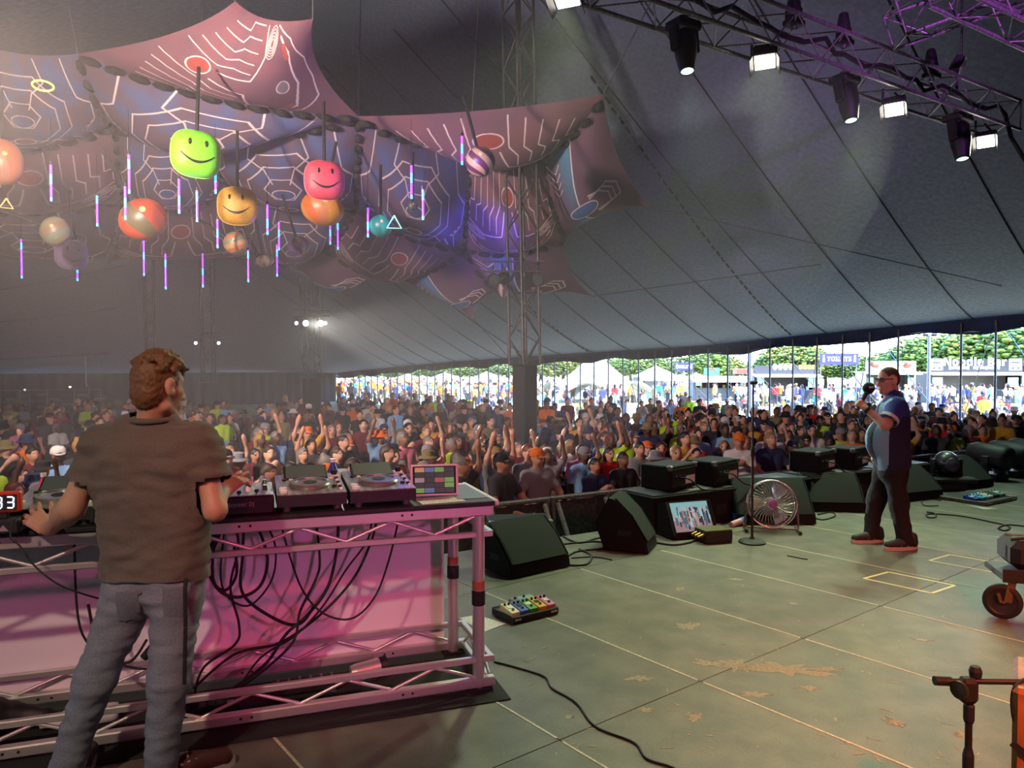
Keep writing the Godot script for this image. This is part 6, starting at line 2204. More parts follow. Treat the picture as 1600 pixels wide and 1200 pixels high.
	for s in [-1.0, 1.0]:
		part(fan, "stand_post", Mb.new().rod(Vector3(s * 0.265, 0.03, 0.02), Vector3(s * 0.262, 0.29, 0), 0.012, 8), steel())
		part(fan, "stand_foot", Mb.new().rod(Vector3(s * 0.265, 0.02, -0.16), Vector3(s * 0.265, 0.02, 0.16), 0.014, 8), steel())
		part(fan, "foot_cap", Mb.new().rod(Vector3(s * 0.265, 0.02, 0.14), Vector3(s * 0.265, 0.02, 0.18), 0.018, 8), rubber())
	part(fan, "stand_bar", Mb.new().rod(Vector3(-0.265, 0.03, 0.02), Vector3(0.265, 0.03, 0.02), 0.012, 8), steel())
	# straight microphone stand
	var ms := thing("microphone_stand", "tall straight black microphone stand on a round base", "stand", on(1175, 848))
	part(ms, "base", Mb.new().lathe([Vector2(0.13, 0.0), Vector2(0.13, 0.014), Vector2(0.11, 0.028), Vector2(0.03, 0.040), Vector2(0.018, 0.06), Vector2(0, 0.06)], 28), black())
	part(ms, "lower_tube", Mb.new().rod(Vector3(0, 0.04, 0), Vector3(0, 0.86, 0), 0.0125, 10), black())
	part(ms, "clutch", Mb.new().lathe([Vector2(0.013, 0.84), Vector2(0.020, 0.86), Vector2(0.020, 0.93), Vector2(0.010, 0.95)], 12), rubber())
	part(ms, "upper_tube", Mb.new().rod(Vector3(0, 0.93, 0), Vector3(0, 1.56, 0), 0.009, 10), black())
	part(ms, "microphone_clip", Mb.new().box(Vector3(0.005, 1.575, 0), Vector3(0.075, 0.035, 0.04), Basis(Vector3.BACK, 0.1), 0.012), rubber())
	# boom stand and wooden box close by
	var bs := thing("boom_stand", "black boom microphone stand beside the wooden box", "stand", Vector3(at(1517, 900, 2.32).x, 0, at(1517, 900, 2.32).z))
	var jt: Vector3 = at(1512, 1072, 2.32) - bs.position
	part(bs, "pole", Mb.new().rod(Vector3(0, 0.10, 0), Vector3(0, jt.y, 0), 0.0105, 12), black())
	part(bs, "sleeve", Mb.new().lathe([Vector2(0.0145, 0.0), Vector2(0.0165, 0.01), Vector2(0.0165, 0.16), Vector2(0.012, 0.18)], 12, Transform3D(Basis(), Vector3(0, 0.34, 0))), black())
	part(bs, "collar", Mb.new().lathe([Vector2(0.013, 0), Vector2(0.016, 0.01), Vector2(0.016, 0.055), Vector2(0.013, 0.06)], 12, Transform3D(Basis(), Vector3(0, jt.y - 0.12, 0))), rubber())
	part(bs, "joint", Mb.new().box(jt + Vector3(0, -0.012, 0), Vector3(0.055, 0.080, 0.045), Basis(), 0.012), rubber())
	part(bs, "boom", Mb.new().rod(at(1466, 1064, 2.34) - bs.position, at(1640, 1066, 2.26) - bs.position, 0.009, 10), black())
	part(bs, "counterweight", Mb.new().rod(at(1460, 1063.5, 2.34) - bs.position, at(1486, 1064.5, 2.34) - bs.position, 0.0145, 12), rubber())
	part(bs, "wing_knob", Mb.new().lathe([Vector2(0, 0), Vector2(0.017, 0.002), Vector2(0.019, 0.02), Vector2(0.014, 0.034), Vector2(0, 0.034)], 10, Transform3D(Basis(), at(1524, 1058, 2.32) - bs.position)), rubber())
	part(bs, "tension_knob", Mb.new().lathe([Vector2(0, 0), Vector2(0.026, 0.002), Vector2(0.028, 0.018), Vector2(0, 0.022)], 16, Transform3D(aimed(Vector3(-0.9, 0, 0.4)), at(1503, 1077, 2.30) - bs.position)), mat("dark_green_knob", Color(0.16, 0.19, 0.10), 0.5))
	for i in 3:
		var a := TAU * i / 3.0 + 0.4
		part(bs, "leg", Mb.new().rod(Vector3(0, 0.16, 0), Vector3(cos(a) * 0.32, 0.012, sin(a) * 0.32), 0.009, 8), black())
	var lead := []
	for p in [[1600, 1062, 2.27], [1584, 1078, 2.25], [1582, 1110, 2.24], [1590, 1140, 2.24], [1608, 1160, 2.23]]:
		lead.append(at(p[0], p[1], p[2]) - bs.position)
	part(bs, "lead", Mb.new().tube(smooth(lead), 0.006, 6), rubber())
	var wb_p := at(1582, 1080, 2.22)
	var wb := thing("wooden_box", "amber wooden box at the side of the boom stand", "box", Vector3(wb_p.x, 0, wb_p.z), turned(cam_t.origin - wb_p))
	part(wb, "body", Mb.new().box(Vector3(0.16, wb_p.y * 0.5 + 0.008, -0.17), Vector3(0.32, wb_p.y - 0.005, 0.32), Basis(), 0.014), mat("amber_plywood", Color(0.80, 0.52, 0.24), 0.45, 0.0, "streak", 2.0))
	part(wb, "strap", Mb.new().bar(Vector3(0.0, wb_p.y - 0.16, -0.005), Vector3(0.20, wb_p.y - 0.30, -0.005), 0.02, 0.004, Vector3(0, 0, 1)), rubber())
	for x in [0.04, 0.28]:
		for z in [-0.05, -0.29]:
			part(wb, "foot", Mb.new().box(Vector3(x, 0.006, z), Vector3(0.04, 0.012, 0.04)), rubber())
	# cart with air tyres carrying a black case
	var wc := on(1566, 966)
	var cart := thing("equipment_cart", "black folding cart on a large black wheel with a bag on it", "cart", wc, turned(Vector3(-0.3, 0, 1)))
	var wheel := part(cart, "tyre", Mb.new().lathe([Vector2(0.088, -0.022), Vector2(0.108, -0.024), Vector2(0.118, -0.012), Vector2(0.119, 0.012), Vector2(0.108, 0.024), Vector2(0.088, 0.022)], 30, Transform3D(aimed(Vector3(-0.35, 0.0, 1)), Vector3(0, 0.119, 0)), true), rubber())
	part(wheel, "rim", Mb.new().lathe([Vector2(0, -0.016), Vector2(0.082, -0.016), Vector2(0.09, -0.021), Vector2(0.09, 0.021), Vector2(0.082, 0.016), Vector2(0.03, 0.010), Vector2(0, 0.018)], 24, Transform3D(aimed(Vector3(-0.35, 0, 1)), Vector3(0, 0.119, 0))), black())
	part(cart, "fork", Mb.new().bar(Vector3(0.02, 0.119, 0.03), Vector3(0.05, 0.27, 0.03), 0.05, 0.008, Vector3(0, 0, 1), 0.002), mat("brass_fork", Color(0.42, 0.36, 0.26), 0.4, 0.7))
	part(cart, "brake_tab", Mb.new().box(Vector3(-0.03, 0.15, 0.04), Vector3(0.022, 0.07, 0.012), Basis(Vector3.BACK, 0.3), 0.003), mat("brass_fork", Color(), 0.4))
	part(cart, "platform", Mb.new().box(Vector3(0.42, 0.285, -0.15), Vector3(0.86, 0.045, 0.42), Basis(), 0.008), black())
	part(cart, "side_lip", Mb.new().bar(Vector3(-0.02, 0.31, 0.06), Vector3(0.85, 0.31, 0.06), 0.015, 0.09, Vector3.UP, 0.003), black())
	for z in [0.0, -0.3]:
		part(cart, "rear_wheel", Mb.new().lathe([Vector2(0, -0.02), Vector2(0.11, -0.02), Vector2(0.119, 0), Vector2(0.11, 0.02), Vector2(0, 0.02)], 24, Transform3D(aimed(Vector3(0, 0, 1)), Vector3(0.78, 0.119, z))), rubber())
		part(cart, "rear_fork", Mb.new().bar(Vector3(0.78, 0.119, z), Vector3(0.78, 0.27, z), 0.03, 0.05), black())
	part(cart, "front_axle", Mb.new().rod(Vector3(0, 0.119, 0.03), Vector3(0, 0.119, -0.05), 0.01, 8), steel())
	var bag := PackedVector3Array()
	var bagm := Mb.new().box(Vector3(0, 0.10, 0), Vector3(0.70, 0.20, 0.36), Basis(), 0.05)
	bagm.tube(smooth([Vector3(-0.34, 0.20, 0.10), Vector3(-0.2, 0.225, 0.12), Vector3(0.0, 0.20, 0.14), Vector3(0.3, 0.215, 0.1)]), 0.012, 6)
	var bg := thing("gear_bag", "black zipped gear bag lying on the cart", "bag", wc + cart.basis * Vector3(0.40, 0.335, -0.16), cart.basis)
	part(bg, "bag_body", bagm, mat("black_nylon", Color(0.09, 0.09, 0.095), 0.6, 0.0, "cloth", 5.0))
	part(bg, "zip", Mb.new().tube(smooth([Vector3(-0.33, 0.203, -0.05), Vector3(0.0, 0.206, -0.06), Vector3(0.33, 0.203, -0.05)]), 0.006, 5), steel())
	part(bg, "carry_handle", Mb.new().tube(smooth([Vector3(-0.12, 0.20, 0), Vector3(-0.08, 0.26, 0.02), Vector3(0.08, 0.26, 0.02), Vector3(0.12, 0.20, 0)]), 0.012, 6), rubber())
	# pedal boards
	pedal_board(on(801, 976), on(871, 959), [Color(0.86, 0.80, 0.62), Color(0.24, 0.34, 0.72), Color(0.30, 0.58, 0.20), Color(0.88, 0.62, 0.10), Color(0.80, 0.42, 0.62)], "black pedal board with a row of five coloured pedals", 0.24)
	pedal_board(on(1540, 791), on(1588, 781), [Color(0.10, 0.25, 0.66), Color(0.30, 0.66, 0.80), Color(0.70, 0.72, 0.70), Color(0.20, 0.22, 0.24), Color(0.45, 0.62, 0.55)], "metal cased pedal board with blue and white pedals past the man", 0.55)
	# dark round lamp on the floor, more lamps and covered heads beyond
	var dl := thing("floor_lamp_head", "dark round moving lamp on the stage floor beside a wedge monitor", "stage lamp", on(1478, 764))
	part(dl, "base", Mb.new().box(Vector3(0, 0.15, 0), Vector3(0.62, 0.07, 0.5), Basis(), 0.02), black())
	part(dl, "base_box", Mb.new().box(Vector3(0, 0.06, 0), Vector3(0.40, 0.12, 0.36), Basis(), 0.02), black())
	part(dl, "head", Mb.new().ball(Vector3(0, 0.36, 0), Vector3(0.17, 0.18, 0.16), 18, 12), mat("glossy_black", Color(0.05, 0.05, 0.055), 0.15, 0.0, "", 1.0, {"coat": 0.8}))
	part(dl, "lens", Mb.new().lathe([Vector2(0.10, 0), Vector2(0.09, 0.02), Vector2(0, 0.028)], 18, Transform3D(aimed(Vector3(0, 0.1, 1)), Vector3(0, 0.36, 0.145))), mat("lamp_lens_dark", Color(), 0.15))
	for s in [-1.0, 1.0]:
		part(dl, "yoke_arm", Mb.new().box(Vector3(s * 0.19, 0.30, 0), Vector3(0.04, 0.26, 0.10), Basis(), 0.012), black())
	for i in 9:
		var c := pit(7.75 + i * 0.62, -0.34)
		var root := thing("covered_lamp", "hooded black stage lamp in the row along the stage edge", "stage lamp", c, turned(-edge_out).scaled(Vector3.ONE * 0.86), "hooded lamps along the stage edge")
		part(root, "hood", Mb.new().lathe([Vector2(0.0, -0.40), Vector2(0.15, -0.38), Vector2(0.21, -0.24), Vector2(0.225, 0.22), Vector2(0.20, 0.30), Vector2(0, 0.31)], 18, Transform3D(aimed(Vector3(0, -0.12, 1)), Vector3(0, 0.42, 0)), true), mat("black_nylon", Color(), 0.6))
		part(root, "base", Mb.new().box(Vector3(0, 0.06, 0), Vector3(0.42, 0.12, 0.40), Basis(), 0.02), black())
		for s in [-1.0, 1.0]:
			part(root, "yoke_arm", Mb.new().box(Vector3(s * 0.235, 0.26, 0), Vector3(0.04, 0.36, 0.14), Basis(), 0.012), black())
		part(root, "label_tag", Mb.new().box(Vector3(0.10, 0.16, 0.21), Vector3(0.06, 0.10, 0.004)), mat("white_paper", Color(), 0.8))

func pedal_board(a: Vector3, b: Vector3, tints: Array, label: String, deep: float) -> void:
	var l := a.distance_to(b)
	var x := (b - a).normalized()
	var bs := Basis(x, Vector3.UP, x.cross(Vector3.UP))
	var root := thing("pedal_board", label, "pedal board", (a + b) * 0.5, bs)
	var frame := black() if deep < 0.4 else mat("case_aluminium", Color(0.52, 0.50, 0.46), 0.4, 0.6, "wear", 2.0)
	part(root, "board", Mb.new().box(Vector3(0, 0.025, -deep * 0.5), Vector3(l, 0.03, deep), Basis(Vector3.RIGHT, 0.04), 0.006), black())
	part(root, "front_rail", Mb.new().box(Vector3(0, 0.026, 0), Vector3(l + 0.01, 0.045, 0.02), Basis(), 0.005), frame)
	part(root, "rear_rail", Mb.new().box(Vector3(0, 0.03, -deep), Vector3(l + 0.01, 0.05, 0.02), Basis(), 0.005), frame)
	for s in [-1.0, 1.0]:
		part(root, "end_rail", Mb.new().box(Vector3(s * l * 0.5, 0.026, -deep * 0.5), Vector3(0.014, 0.045, deep), Basis(), 0.004), frame)
		part(root, "pale_sticker", Mb.new().box(Vector3(s * l * 0.40, 0.028, 0.0115), Vector3(l * 0.14, 0.014, 0.001)), mat("white_paper", Color(), 0.8))
	var n := tints.size()
	for i in n:
		var c := Vector3(-l * 0.5 + l * (i + 0.5) / n, 0.042, -deep * 0.36)
		var p := thing("effect_pedal", pedal_word(tints[i]) + " effect pedal standing on the " + ("black" if deep < 0.4 else "metal cased") + " pedal board", "pedal", root.transform * c, bs)
		var w := l / n * 0.86
		var dp := minf(deep * 0.6, 0.15)
		var prof := PackedVector2Array([Vector2(dp * 0.5, 0), Vector2(dp * 0.5, 0.028), Vector2(-dp * 0.5, 0.055), Vector2(-dp * 0.5, 0)])
		part(p, "case", Mb.new().prism(prof, w, Transform3D(Basis(Vector3(0, 0, 1), Vector3.UP, Vector3(-1, 0, 0)), Vector3(w * 0.5, 0, 0))), mat("pedal_%s" % tints[i].to_html(false), tints[i], 0.4))
		part(p, "foot_switch", Mb.new().lathe([Vector2(0.010, 0), Vector2(0.010, 0.014), Vector2(0, 0.016)], 10, Transform3D(Basis(), Vector3(0, 0.034, dp * 0.26))), steel())
		for k in 2:
			part(p, "knob", Mb.new().lathe([Vector2(0.009, 0), Vector2(0.008, 0.014), Vector2(0, 0.014)], 8, Transform3D(Basis(), Vector3((k - 0.5) * w * 0.5, 0.049, -dp * 0.28))), rubber())
		part(p, "panel", Mb.new().box(Vector3(0, 0.0445, -0.004), Vector3(w * 0.6, 0.003, dp * 0.22), Basis(Vector3.RIGHT, 0.18)), rubber() if i % 2 else mat("white_button", Color(), 0.4))
	if deep < 0.4:
		for e in [[-0.10, Color(0.50, 0.62, 0.66), 0.16], [-0.30, Color(0.55, 0.52, 0.42), 0.07]]:
			var q := thing("effect_pedal", ("wide grey-blue" if e[2] > 0.1 else "small khaki") + " effect pedal at the back of the black pedal board", "pedal", root.transform * Vector3(e[0] * l + 0.08, 0.044, -deep * 0.82), bs)
			part(q, "case", Mb.new().box(Vector3(0, 0.025, 0), Vector3(e[2], 0.05, 0.07), Basis(), 0.006), mat("pedal_%s" % e[1].to_html(false), e[1], 0.4))
			part(q, "knob", Mb.new().lathe([Vector2(0.009, 0), Vector2(0.008, 0.014), Vector2(0, 0.014)], 8, Transform3D(Basis(), Vector3(0, 0.05, 0))), rubber())

func pedal_word(c: Color) -> String:
	var list := {"cream": Color(0.86, 0.80, 0.62), "blue": Color(0.24, 0.34, 0.72), "green": Color(0.30, 0.58, 0.20), "yellow": Color(0.88, 0.62, 0.10), "pink": Color(0.80, 0.42, 0.62), "deep blue": Color(0.10, 0.25, 0.66), "light blue": Color(0.30, 0.66, 0.80), "silver": Color(0.70, 0.72, 0.70), "charcoal": Color(0.20, 0.22, 0.24), "sage green": Color(0.45, 0.62, 0.55)}
	for k in list:
		if list[k].is_equal_approx(c):
			return k
	return "small"

# ---------------------------------------------------------------- barrier in front of the stage
func build_pit() -> void:
	var m := mat("barrier_aluminium", Color(0.62, 0.62, 0.63), 0.4, 0.6, "wear", 1.5)
	var sheet_m := mat("barrier_sheet", Color(0.34, 0.34, 0.36), 0.5, 0.5, "wear", 1.0)
	for i in 20:
		var p := pit(-6.6 + i * 1.06, 2.3, GROUND)
		var root := thing("crowd_barrier", "aluminium crowd barrier unit with sloping struts facing the stage", "barrier", p, turned(-edge_out), "crowd barrier units in front of the stage")
		part(root, "front_sheet", Mb.new().box(Vector3(0, 0.60, -0.01), Vector3(1.03, 1.10, 0.008)), sheet_m)
		part(root, "top_rail", Mb.new().tube([Vector3(-0.52, 1.20, 0), Vector3(0.52, 1.20, 0)], 0.034, 10), m)
		part(root, "foot_plate", Mb.new().box(Vector3(0, 0.01, 0.45), Vector3(1.03, 0.012, 1.0)), sheet_m)
		for s in [-1.0, 1.0]:
			part(root, "upright", Mb.new().bar(Vector3(s * 0.48, 0.02, 0.02), Vector3(s * 0.48, 1.19, 0.02), 0.045, 0.045, Vector3.RIGHT), m)
			part(root, "strut", Mb.new().bar(Vector3(s * 0.42, 0.03, 0.70), Vector3(s * 0.42, 1.14, 0.04), 0.045, 0.045, Vector3.RIGHT), m)
		part(root, "middle_rail", Mb.new().bar(Vector3(-0.5, 0.62, 0.03), Vector3(0.5, 0.62, 0.03), 0.035, 0.035), m)

# ---------------------------------------------------------------- loose things on the stage
func build_small_things() -> void:
	var r := rubber()
	# long cable across the boards
	var cab := func(called: String, pts: Array, rad: float, label: String):
		var o := on(pts[0][0], pts[0][1])
		var line := []
		for p in pts:
			line.append(on(p[0], p[1], rad) - o)
		solo(called, Mb.new().tube(smooth(line), rad, 6), r, label, "cable", "", o)
	cab.call("floor_cable", [[772, 1034], [800, 1041], [850, 1057], [862, 1075], [900, 1098], [930, 1135], [990, 1160], [1010, 1185], [1050, 1199], [1090, 1222]], 0.0055, "long black cable winding over the boards from the desk corner")
	cab.call("floor_cable", [[880, 838], [905, 848], [940, 840], [950, 855], [900, 862], [880, 880], [915, 882], [924, 868], [905, 858]], 0.009, "black cable loop between two wedge monitors")
	cab.call("floor_cable", [[880, 850], [930, 846], [960, 850], [990, 842]], 0.009, "black cable running behind the side-on wedge monitor")
	cab.call("floor_cable", [[893, 872], [925, 870], [948, 873], [956, 875]], 0.006, "thin black cable ending in a plug beside the first wedge monitor")
	cab.call("floor_cable", [[1015, 846], [1050, 851], [1075, 848], [1092, 842]], 0.010, "thick black cable in front of the picture monitor")
	cab.call("floor_cable", [[1265, 806], [1285, 812], [1305, 806], [1298, 800], [1278, 804]], 0.008, "black cable loop beside the pale lit wedge monitor")
	cab.call("floor_cable", [[1448, 800], [1460, 802], [1462, 808], [1450, 808], [1452, 803], [1500, 806], [1560, 818], [1578, 824], [1570, 829], [1560, 825], [1580, 820], [1640, 828]], 0.008, "black cable with two small coils past the man's back foot")
	cab.call("floor_cable", [[1230, 868], [1250, 872], [1262, 874]], 0.005, "short stub of thin black cable in the open floor")
	cab.call("floor_cable", [[1470, 782], [1448, 778], [1440, 784], [1446, 790], [1466, 790]], 0.007, "pale looped cable behind the man's back leg")
	# the tangle inside and under the desk
	var inside := [
		[[-1.50, 0.95], [-1.55, 0.70], [-1.62, 0.45], [-1.66, 0.25], [-1.6, 0.06]], [[-1.42, 0.95], [-1.52, 0.66], [-1.60, 0.5], [-1.64, 0.3], [-1.55, 0.1], [-1.45, 0.03]],
		[[-1.38, 0.95], [-1.40, 0.66], [-1.30, 0.56], [-1.18, 0.60], [-1.14, 0.75], [-1.20, 0.95]], [[-1.34, 0.95], [-1.36, 0.62], [-1.24, 0.50], [-1.12, 0.62], [-1.10, 0.80], [-1.16, 0.95]],
		[[-1.30, 0.95], [-1.28, 0.8], [-1.32, 0.6], [-1.28, 0.4], [-1.30, 0.3], [-1.45, 0.2], [-1.5, 0.05]], [[-1.25, 0.95], [-1.26, 0.75], [-1.26, 0.55], [-1.10, 0.40], [-0.98, 0.36], [-0.90, 0.45]],
		[[-1.08, 0.95], [-1.02, 0.72], [-0.96, 0.56], [-0.86, 0.44], [-0.72, 0.40], [-0.60, 0.50], [-0.52, 0.70], [-0.46, 0.95]], [[-0.90, 0.95], [-0.88, 0.72], [-0.90, 0.62], [-0.98, 0.46], [-1.02, 0.3], [-1.2, 0.15], [-1.4, 0.04]],
		[[-0.78, 0.95], [-0.79, 0.76], [-0.84, 0.56], [-0.95, 0.42], [-1.05, 0.34], [-1.15, 0.2], [-1.3, 0.1], [-1.42, 0.03]], [[-0.60, 0.95], [-0.62, 0.80], [-0.74, 0.64], [-0.86, 0.46], [-1.0, 0.32], [-1.18, 0.22], [-1.3, 0.05]],
		[[-0.56, 0.95], [-0.60, 0.78], [-0.70, 0.58], [-0.88, 0.40], [-1.08, 0.28], [-1.3, 0.25], [-1.5, 0.1]], [[-1.44, 0.95], [-1.46, 0.8], [-1.40, 0.62], [-1.34, 0.58], [-1.29, 0.66], [-1.30, 0.8]], [[-2.0, 0.95], [-1.98, 0.5], [-1.86, 0.34], [-1.76, 0.28], [-1.66, 0.26]], [[-1.95, 0.6], [-1.9, 0.36], [-1.78, 0.30], [-1.7, 0.4]],
	]
	var hang_words := ["far behind the seated loom", "next to the loom", "in a round loop", "in a wide loop", "with a gentle wave", "sweeping to the middle", "in one deep sag below the players", "bending back to the floor box", "falling to the plug block", "crossing the others low down", "slanting down to the plug block", "in a tight small loop", "behind the standing man's knee", "between the standing man's legs"]
	var k := 0
	for c in inside:
		var line := []
		for p in c:
			line.append(Vector3(p[0], p[1], -0.22 - 0.025 * (k % 6)))
		var o: Vector3 = line[0]
		for i in line.size():
			line[i] -= o
		solo("hanging_cable", Mb.new().tube(smooth(line), 0.0055 + 0.0015 * (k % 3), 6), r, "black cable hanging inside the truss desk, " + hang_words[k], "cable", "cables inside the truss desk", desk_t * o, desk_t.basis)
		k += 1
	var loom := []
	for p in [[-1.36, 0.94], [-1.44, 0.74], [-1.54, 0.56], [-1.64, 0.40], [-1.72, 0.30]]:
		loom.append(Vector3(p[0] + 1.36, p[1] - 0.94, 0))
	solo("cable_loom", Mb.new().tube(smooth(loom), 0.020, 8), r, "thick black cable loom hanging under the mixer inside the desk", "cable", "", desk_t * Vector3(-1.36, 0.94, -0.28), desk_t.basis)
	# plug block, small lamp, bottle and shoes of gear on the floor under the desk
	var pb := thing("plug_block", "black plug block with cables on the floor under the desk", "plug block", desk_t * Vector3(-1.45, 0, -0.20), desk_t.basis)
	part(pb, "case", Mb.new().box(Vector3(0, 0.03, 0), Vector3(0.34, 0.06, 0.08), Basis(), 0.008), black())
	for i in 4:
		part(pb, "plug", Mb.new().box(Vector3(-0.12 + i * 0.08, 0.075, 0), Vector3(0.045, 0.04, 0.045), Basis(), 0.006), r)
	part(pb, "white_tag", Mb.new().box(Vector3(0.13, 0.065, 0.03), Vector3(0.03, 0.03, 0.002)), mat("white_paper", Color(), 0.8))
	var lm := thing("clamp_lamp", "small silver lamp lying under the middle of the desk", "lamp", desk_t * Vector3(-0.62, 0, -0.36), desk_t.basis * Basis(Vector3.UP, 0.1))
	part(lm, "barrel", Mb.new().lathe([Vector2(0, -0.09), Vector2(0.045, -0.09), Vector2(0.05, -0.06), Vector2(0.05, 0.07), Vector2(0.044, 0.09), Vector2(0, 0.09)], 16, Transform3D(aimed(Vector3(1, 0.1, 0)), Vector3(0, 0.055, 0))), alloy())
	part(lm, "end_cap", Mb.new().lathe([Vector2(0.052, 0.07), Vector2(0.054, 0.11), Vector2(0, 0.11)], 16, Transform3D(aimed(Vector3(1, 0.1, 0)), Vector3(0, 0.055, 0))), black())
	part(lm, "bracket", Mb.new().box(Vector3(0, 0.012, 0.03), Vector3(0.08, 0.024, 0.05), Basis(), 0.004), black())
	var wb := thing("large_bottle", "white plastic bottle with a dark label lying behind the standing man's feet", "bottle", desk_t * Vector3(-1.98, 0.048, -0.28), desk_t.basis)
	part(wb, "body", Mb.new().lathe([Vector2(0, -0.15), Vector2(0.042, -0.145), Vector2(0.046, -0.12), Vector2(0.046, 0.08), Vector2(0.02, 0.14), Vector2(0.018, 0.16)], 16, Transform3D(aimed(Vector3(-1, 0.0, 0.1)), Vector3.ZERO), true), mat("milky_plastic", Color(0.82, 0.78, 0.80), 0.35))
	part(wb, "label", Mb.new().lathe([Vector2(0.0468, -0.06), Vector2(0.0468, 0.03)], 16, Transform3D(aimed(Vector3(-1, 0, 0.1)), Vector3.ZERO)), mat("navy_label", Color(0.10, 0.12, 0.30), 0.5))
	part(wb, "cap", Mb.new().lathe([Vector2(0.021, 0.15), Vector2(0.021, 0.18), Vector2(0, 0.18)], 12, Transform3D(aimed(Vector3(-1, 0, 0.1)), Vector3.ZERO)), mat("white_button", Color(), 0.4))
	var bag := Mb.new()
	var fb := Field.new(Vector3(-0.5, -0.05, -0.2), Vector3(0.5, 0.3, 0.2), 0.022, 50.0)
	fb.cap(Vector3(-0.3, 0.09, 0), Vector3(0.1, 0.10, 0.02), 0.08, 0.09)
	fb.cap(Vector3(0.1, 0.08, -0.02), Vector3(0.34, 0.06, 0.02), 0.07, 0.05)
	fb.cap(Vector3(-0.1, 0.14, 0.0), Vector3(0.0, 0.16, -0.03), 0.06, 0.05)
	var br := fb.net()
	var zz := FastNoiseLite.new()
	zz.frequency = 0.06
	solo("soft_bag", shell(bag, br, Field.tags(br), [], 0.0, zz, 0.02), mat("black_nylon", Color(), 0.6), "crumpled dark bag under the end of the desk", "bag", "", desk_t * Vector3(-2.5, 0.0, -0.34), desk_t.basis)
	var fr := thing("floor_fixture", "low black lamp bar lying under the desk near the end leg", "lamp", desk_t * Vector3(-0.95, 0, -0.30), desk_t.basis)
	part(fr, "bar", Mb.new().box(Vector3(0, 0.045, 0), Vector3(0.36, 0.06, 0.07), Basis(), 0.01), black())
	for i in 6:
		part(fr, "fin", Mb.new().box(Vector3(-0.14 + i * 0.055, 0.078, 0), Vector3(0.012, 0.012, 0.066)), steel())
	for s in [-1.0, 1.0]:
		part(fr, "foot", Mb.new().box(Vector3(s * 0.14, 0.008, 0), Vector3(0.03, 0.016, 0.09)), steel())
	# stage box, bottles and cup round the fan
	var sb := thing("stage_box", "black stage box with yellow edged top in front of the picture monitor", "box", on(1125, 850), turned(Vector3(0.30, 0, 1)))
	part(sb, "case", Mb.new().box(Vector3(0, 0.065, -0.12), Vector3(0.30, 0.12, 0.22), Basis(), 0.008), black())
	part(sb, "top_plate", Mb.new().box(Vector3(0, 0.128, -0.12), Vector3(0.29, 0.006, 0.21), Basis(), 0.002), mat("olive_plate", Color(0.34, 0.32, 0.16), 0.5, 0.2))
	for i in 3:
		part(sb, "plug", Mb.new().rod(Vector3(-0.15, 0.09, -0.05 - i * 0.06), Vector3(-0.22, 0.07, -0.04 - i * 0.06), 0.014, 8), mat("brass_plug", Color(0.62, 0.50, 0.22), 0.35, 0.8))
	part(sb, "side_box", Mb.new().box(Vector3(0.13, 0.05, -0.34), Vector3(0.24, 0.10, 0.16), Basis(), 0.006), black())
	var fl := thing("water_flask", "blue capped clear flask lying beside the fan", "bottle", on(1152, 822) + Vector3(0, 0.04, 0))
	part(fl, "body", Mb.new().lathe([Vector2(0, -0.10), Vector2(0.034, -0.10), Vector2(0.036, 0.06), Vector2(0.03, 0.08)], 14, Transform3D(aimed(Vector3(0.8, 0.15, -0.5)), Vector3.ZERO)), mat("pale_flask", Color(0.75, 0.62, 0.68), 0.2))
	part(fl, "lid", Mb.new().lathe([Vector2(0.038, 0.06), Vector2(0.038, 0.11), Vector2(0, 0.112)], 14, Transform3D(aimed(Vector3(0.8, 0.15, -0.5)), Vector3.ZERO)), mat("blue_lid", Color(0.12, 0.32, 0.72), 0.4))
	var cp := thing("blue_cup", "bright blue plastic cup standing beside the fan", "cup", on(1150, 817))
	part(cp, "cup_body", Mb.new().lathe([Vector2(0, 0.0), Vector2(0.03, 0.0), Vector2(0.042, 0.11), Vector2(0.038, 0.11), Vector2(0.027, 0.006), Vector2(0, 0.006)], 16), mat("blue_lid", Color(), 0.4))
	part(cp, "rim", Mb.new().lathe([Vector2(0.042, 0.105), Vector2(0.045, 0.11), Vector2(0.042, 0.115)], 16), mat("blue_lid", Color(), 0.4))
	# white sheets and tape marks
	var paper := mat("white_paper", Color(0.88, 0.86, 0.82), 0.8, 0.0, "cloth", 3.0)
	for s in [[[718, 966], [745, 961], [790, 975], [755, 988], "white set list sheet on the floor beside the pedal board"], [[1508, 788], [1530, 792], [1560, 795], [1538, 796], "white sheet under the metal cased pedal board"]]:
		var o := on(s[0][0], s[0][1])
		var poly := PackedVector2Array()
		for i in 4:
			var p: Vector3 = on(s[i][0], s[i][1]) - o
			poly.append(Vector2(p.x, p.z))
		solo("paper_sheet", Mb.new().prism(poly, 0.0015, Transform3D(Basis(Vector3.RIGHT, Vector3(0, 0, 1), Vector3(0, -1, 0)), Vector3(0, 0.0025, 0))), paper, s[4], "paper", "", o)
	var tp := mat("yellow_floor_tape", Color(0.84, 0.82, 0.60), 0.6)
	for t in [[[1350, 904], [1388, 894], [1492, 915], [1456, 927], "pale yellow tape rectangle on the boards in the open floor"], [[1452, 876], [1484, 867], [1572, 882], [1556, 895], "pale yellow tape rectangle on the boards in front of the cart"]]:
		var c := []
		for i in 4:
			c.append(on(t[i][0], t[i][1]))
		var o: Vector3 = (c[0] + c[2]) * 0.5
		var root := thing("tape_mark", t[4], "tape", o)
		for i in 4:
			part(root, "tape_strip", Mb.new().bar(c[i] - o + Vector3(0, 0.0015, 0), c[(i + 1) % 4] - o + Vector3(0, 0.0015, 0), 0.024, 0.001), tp)

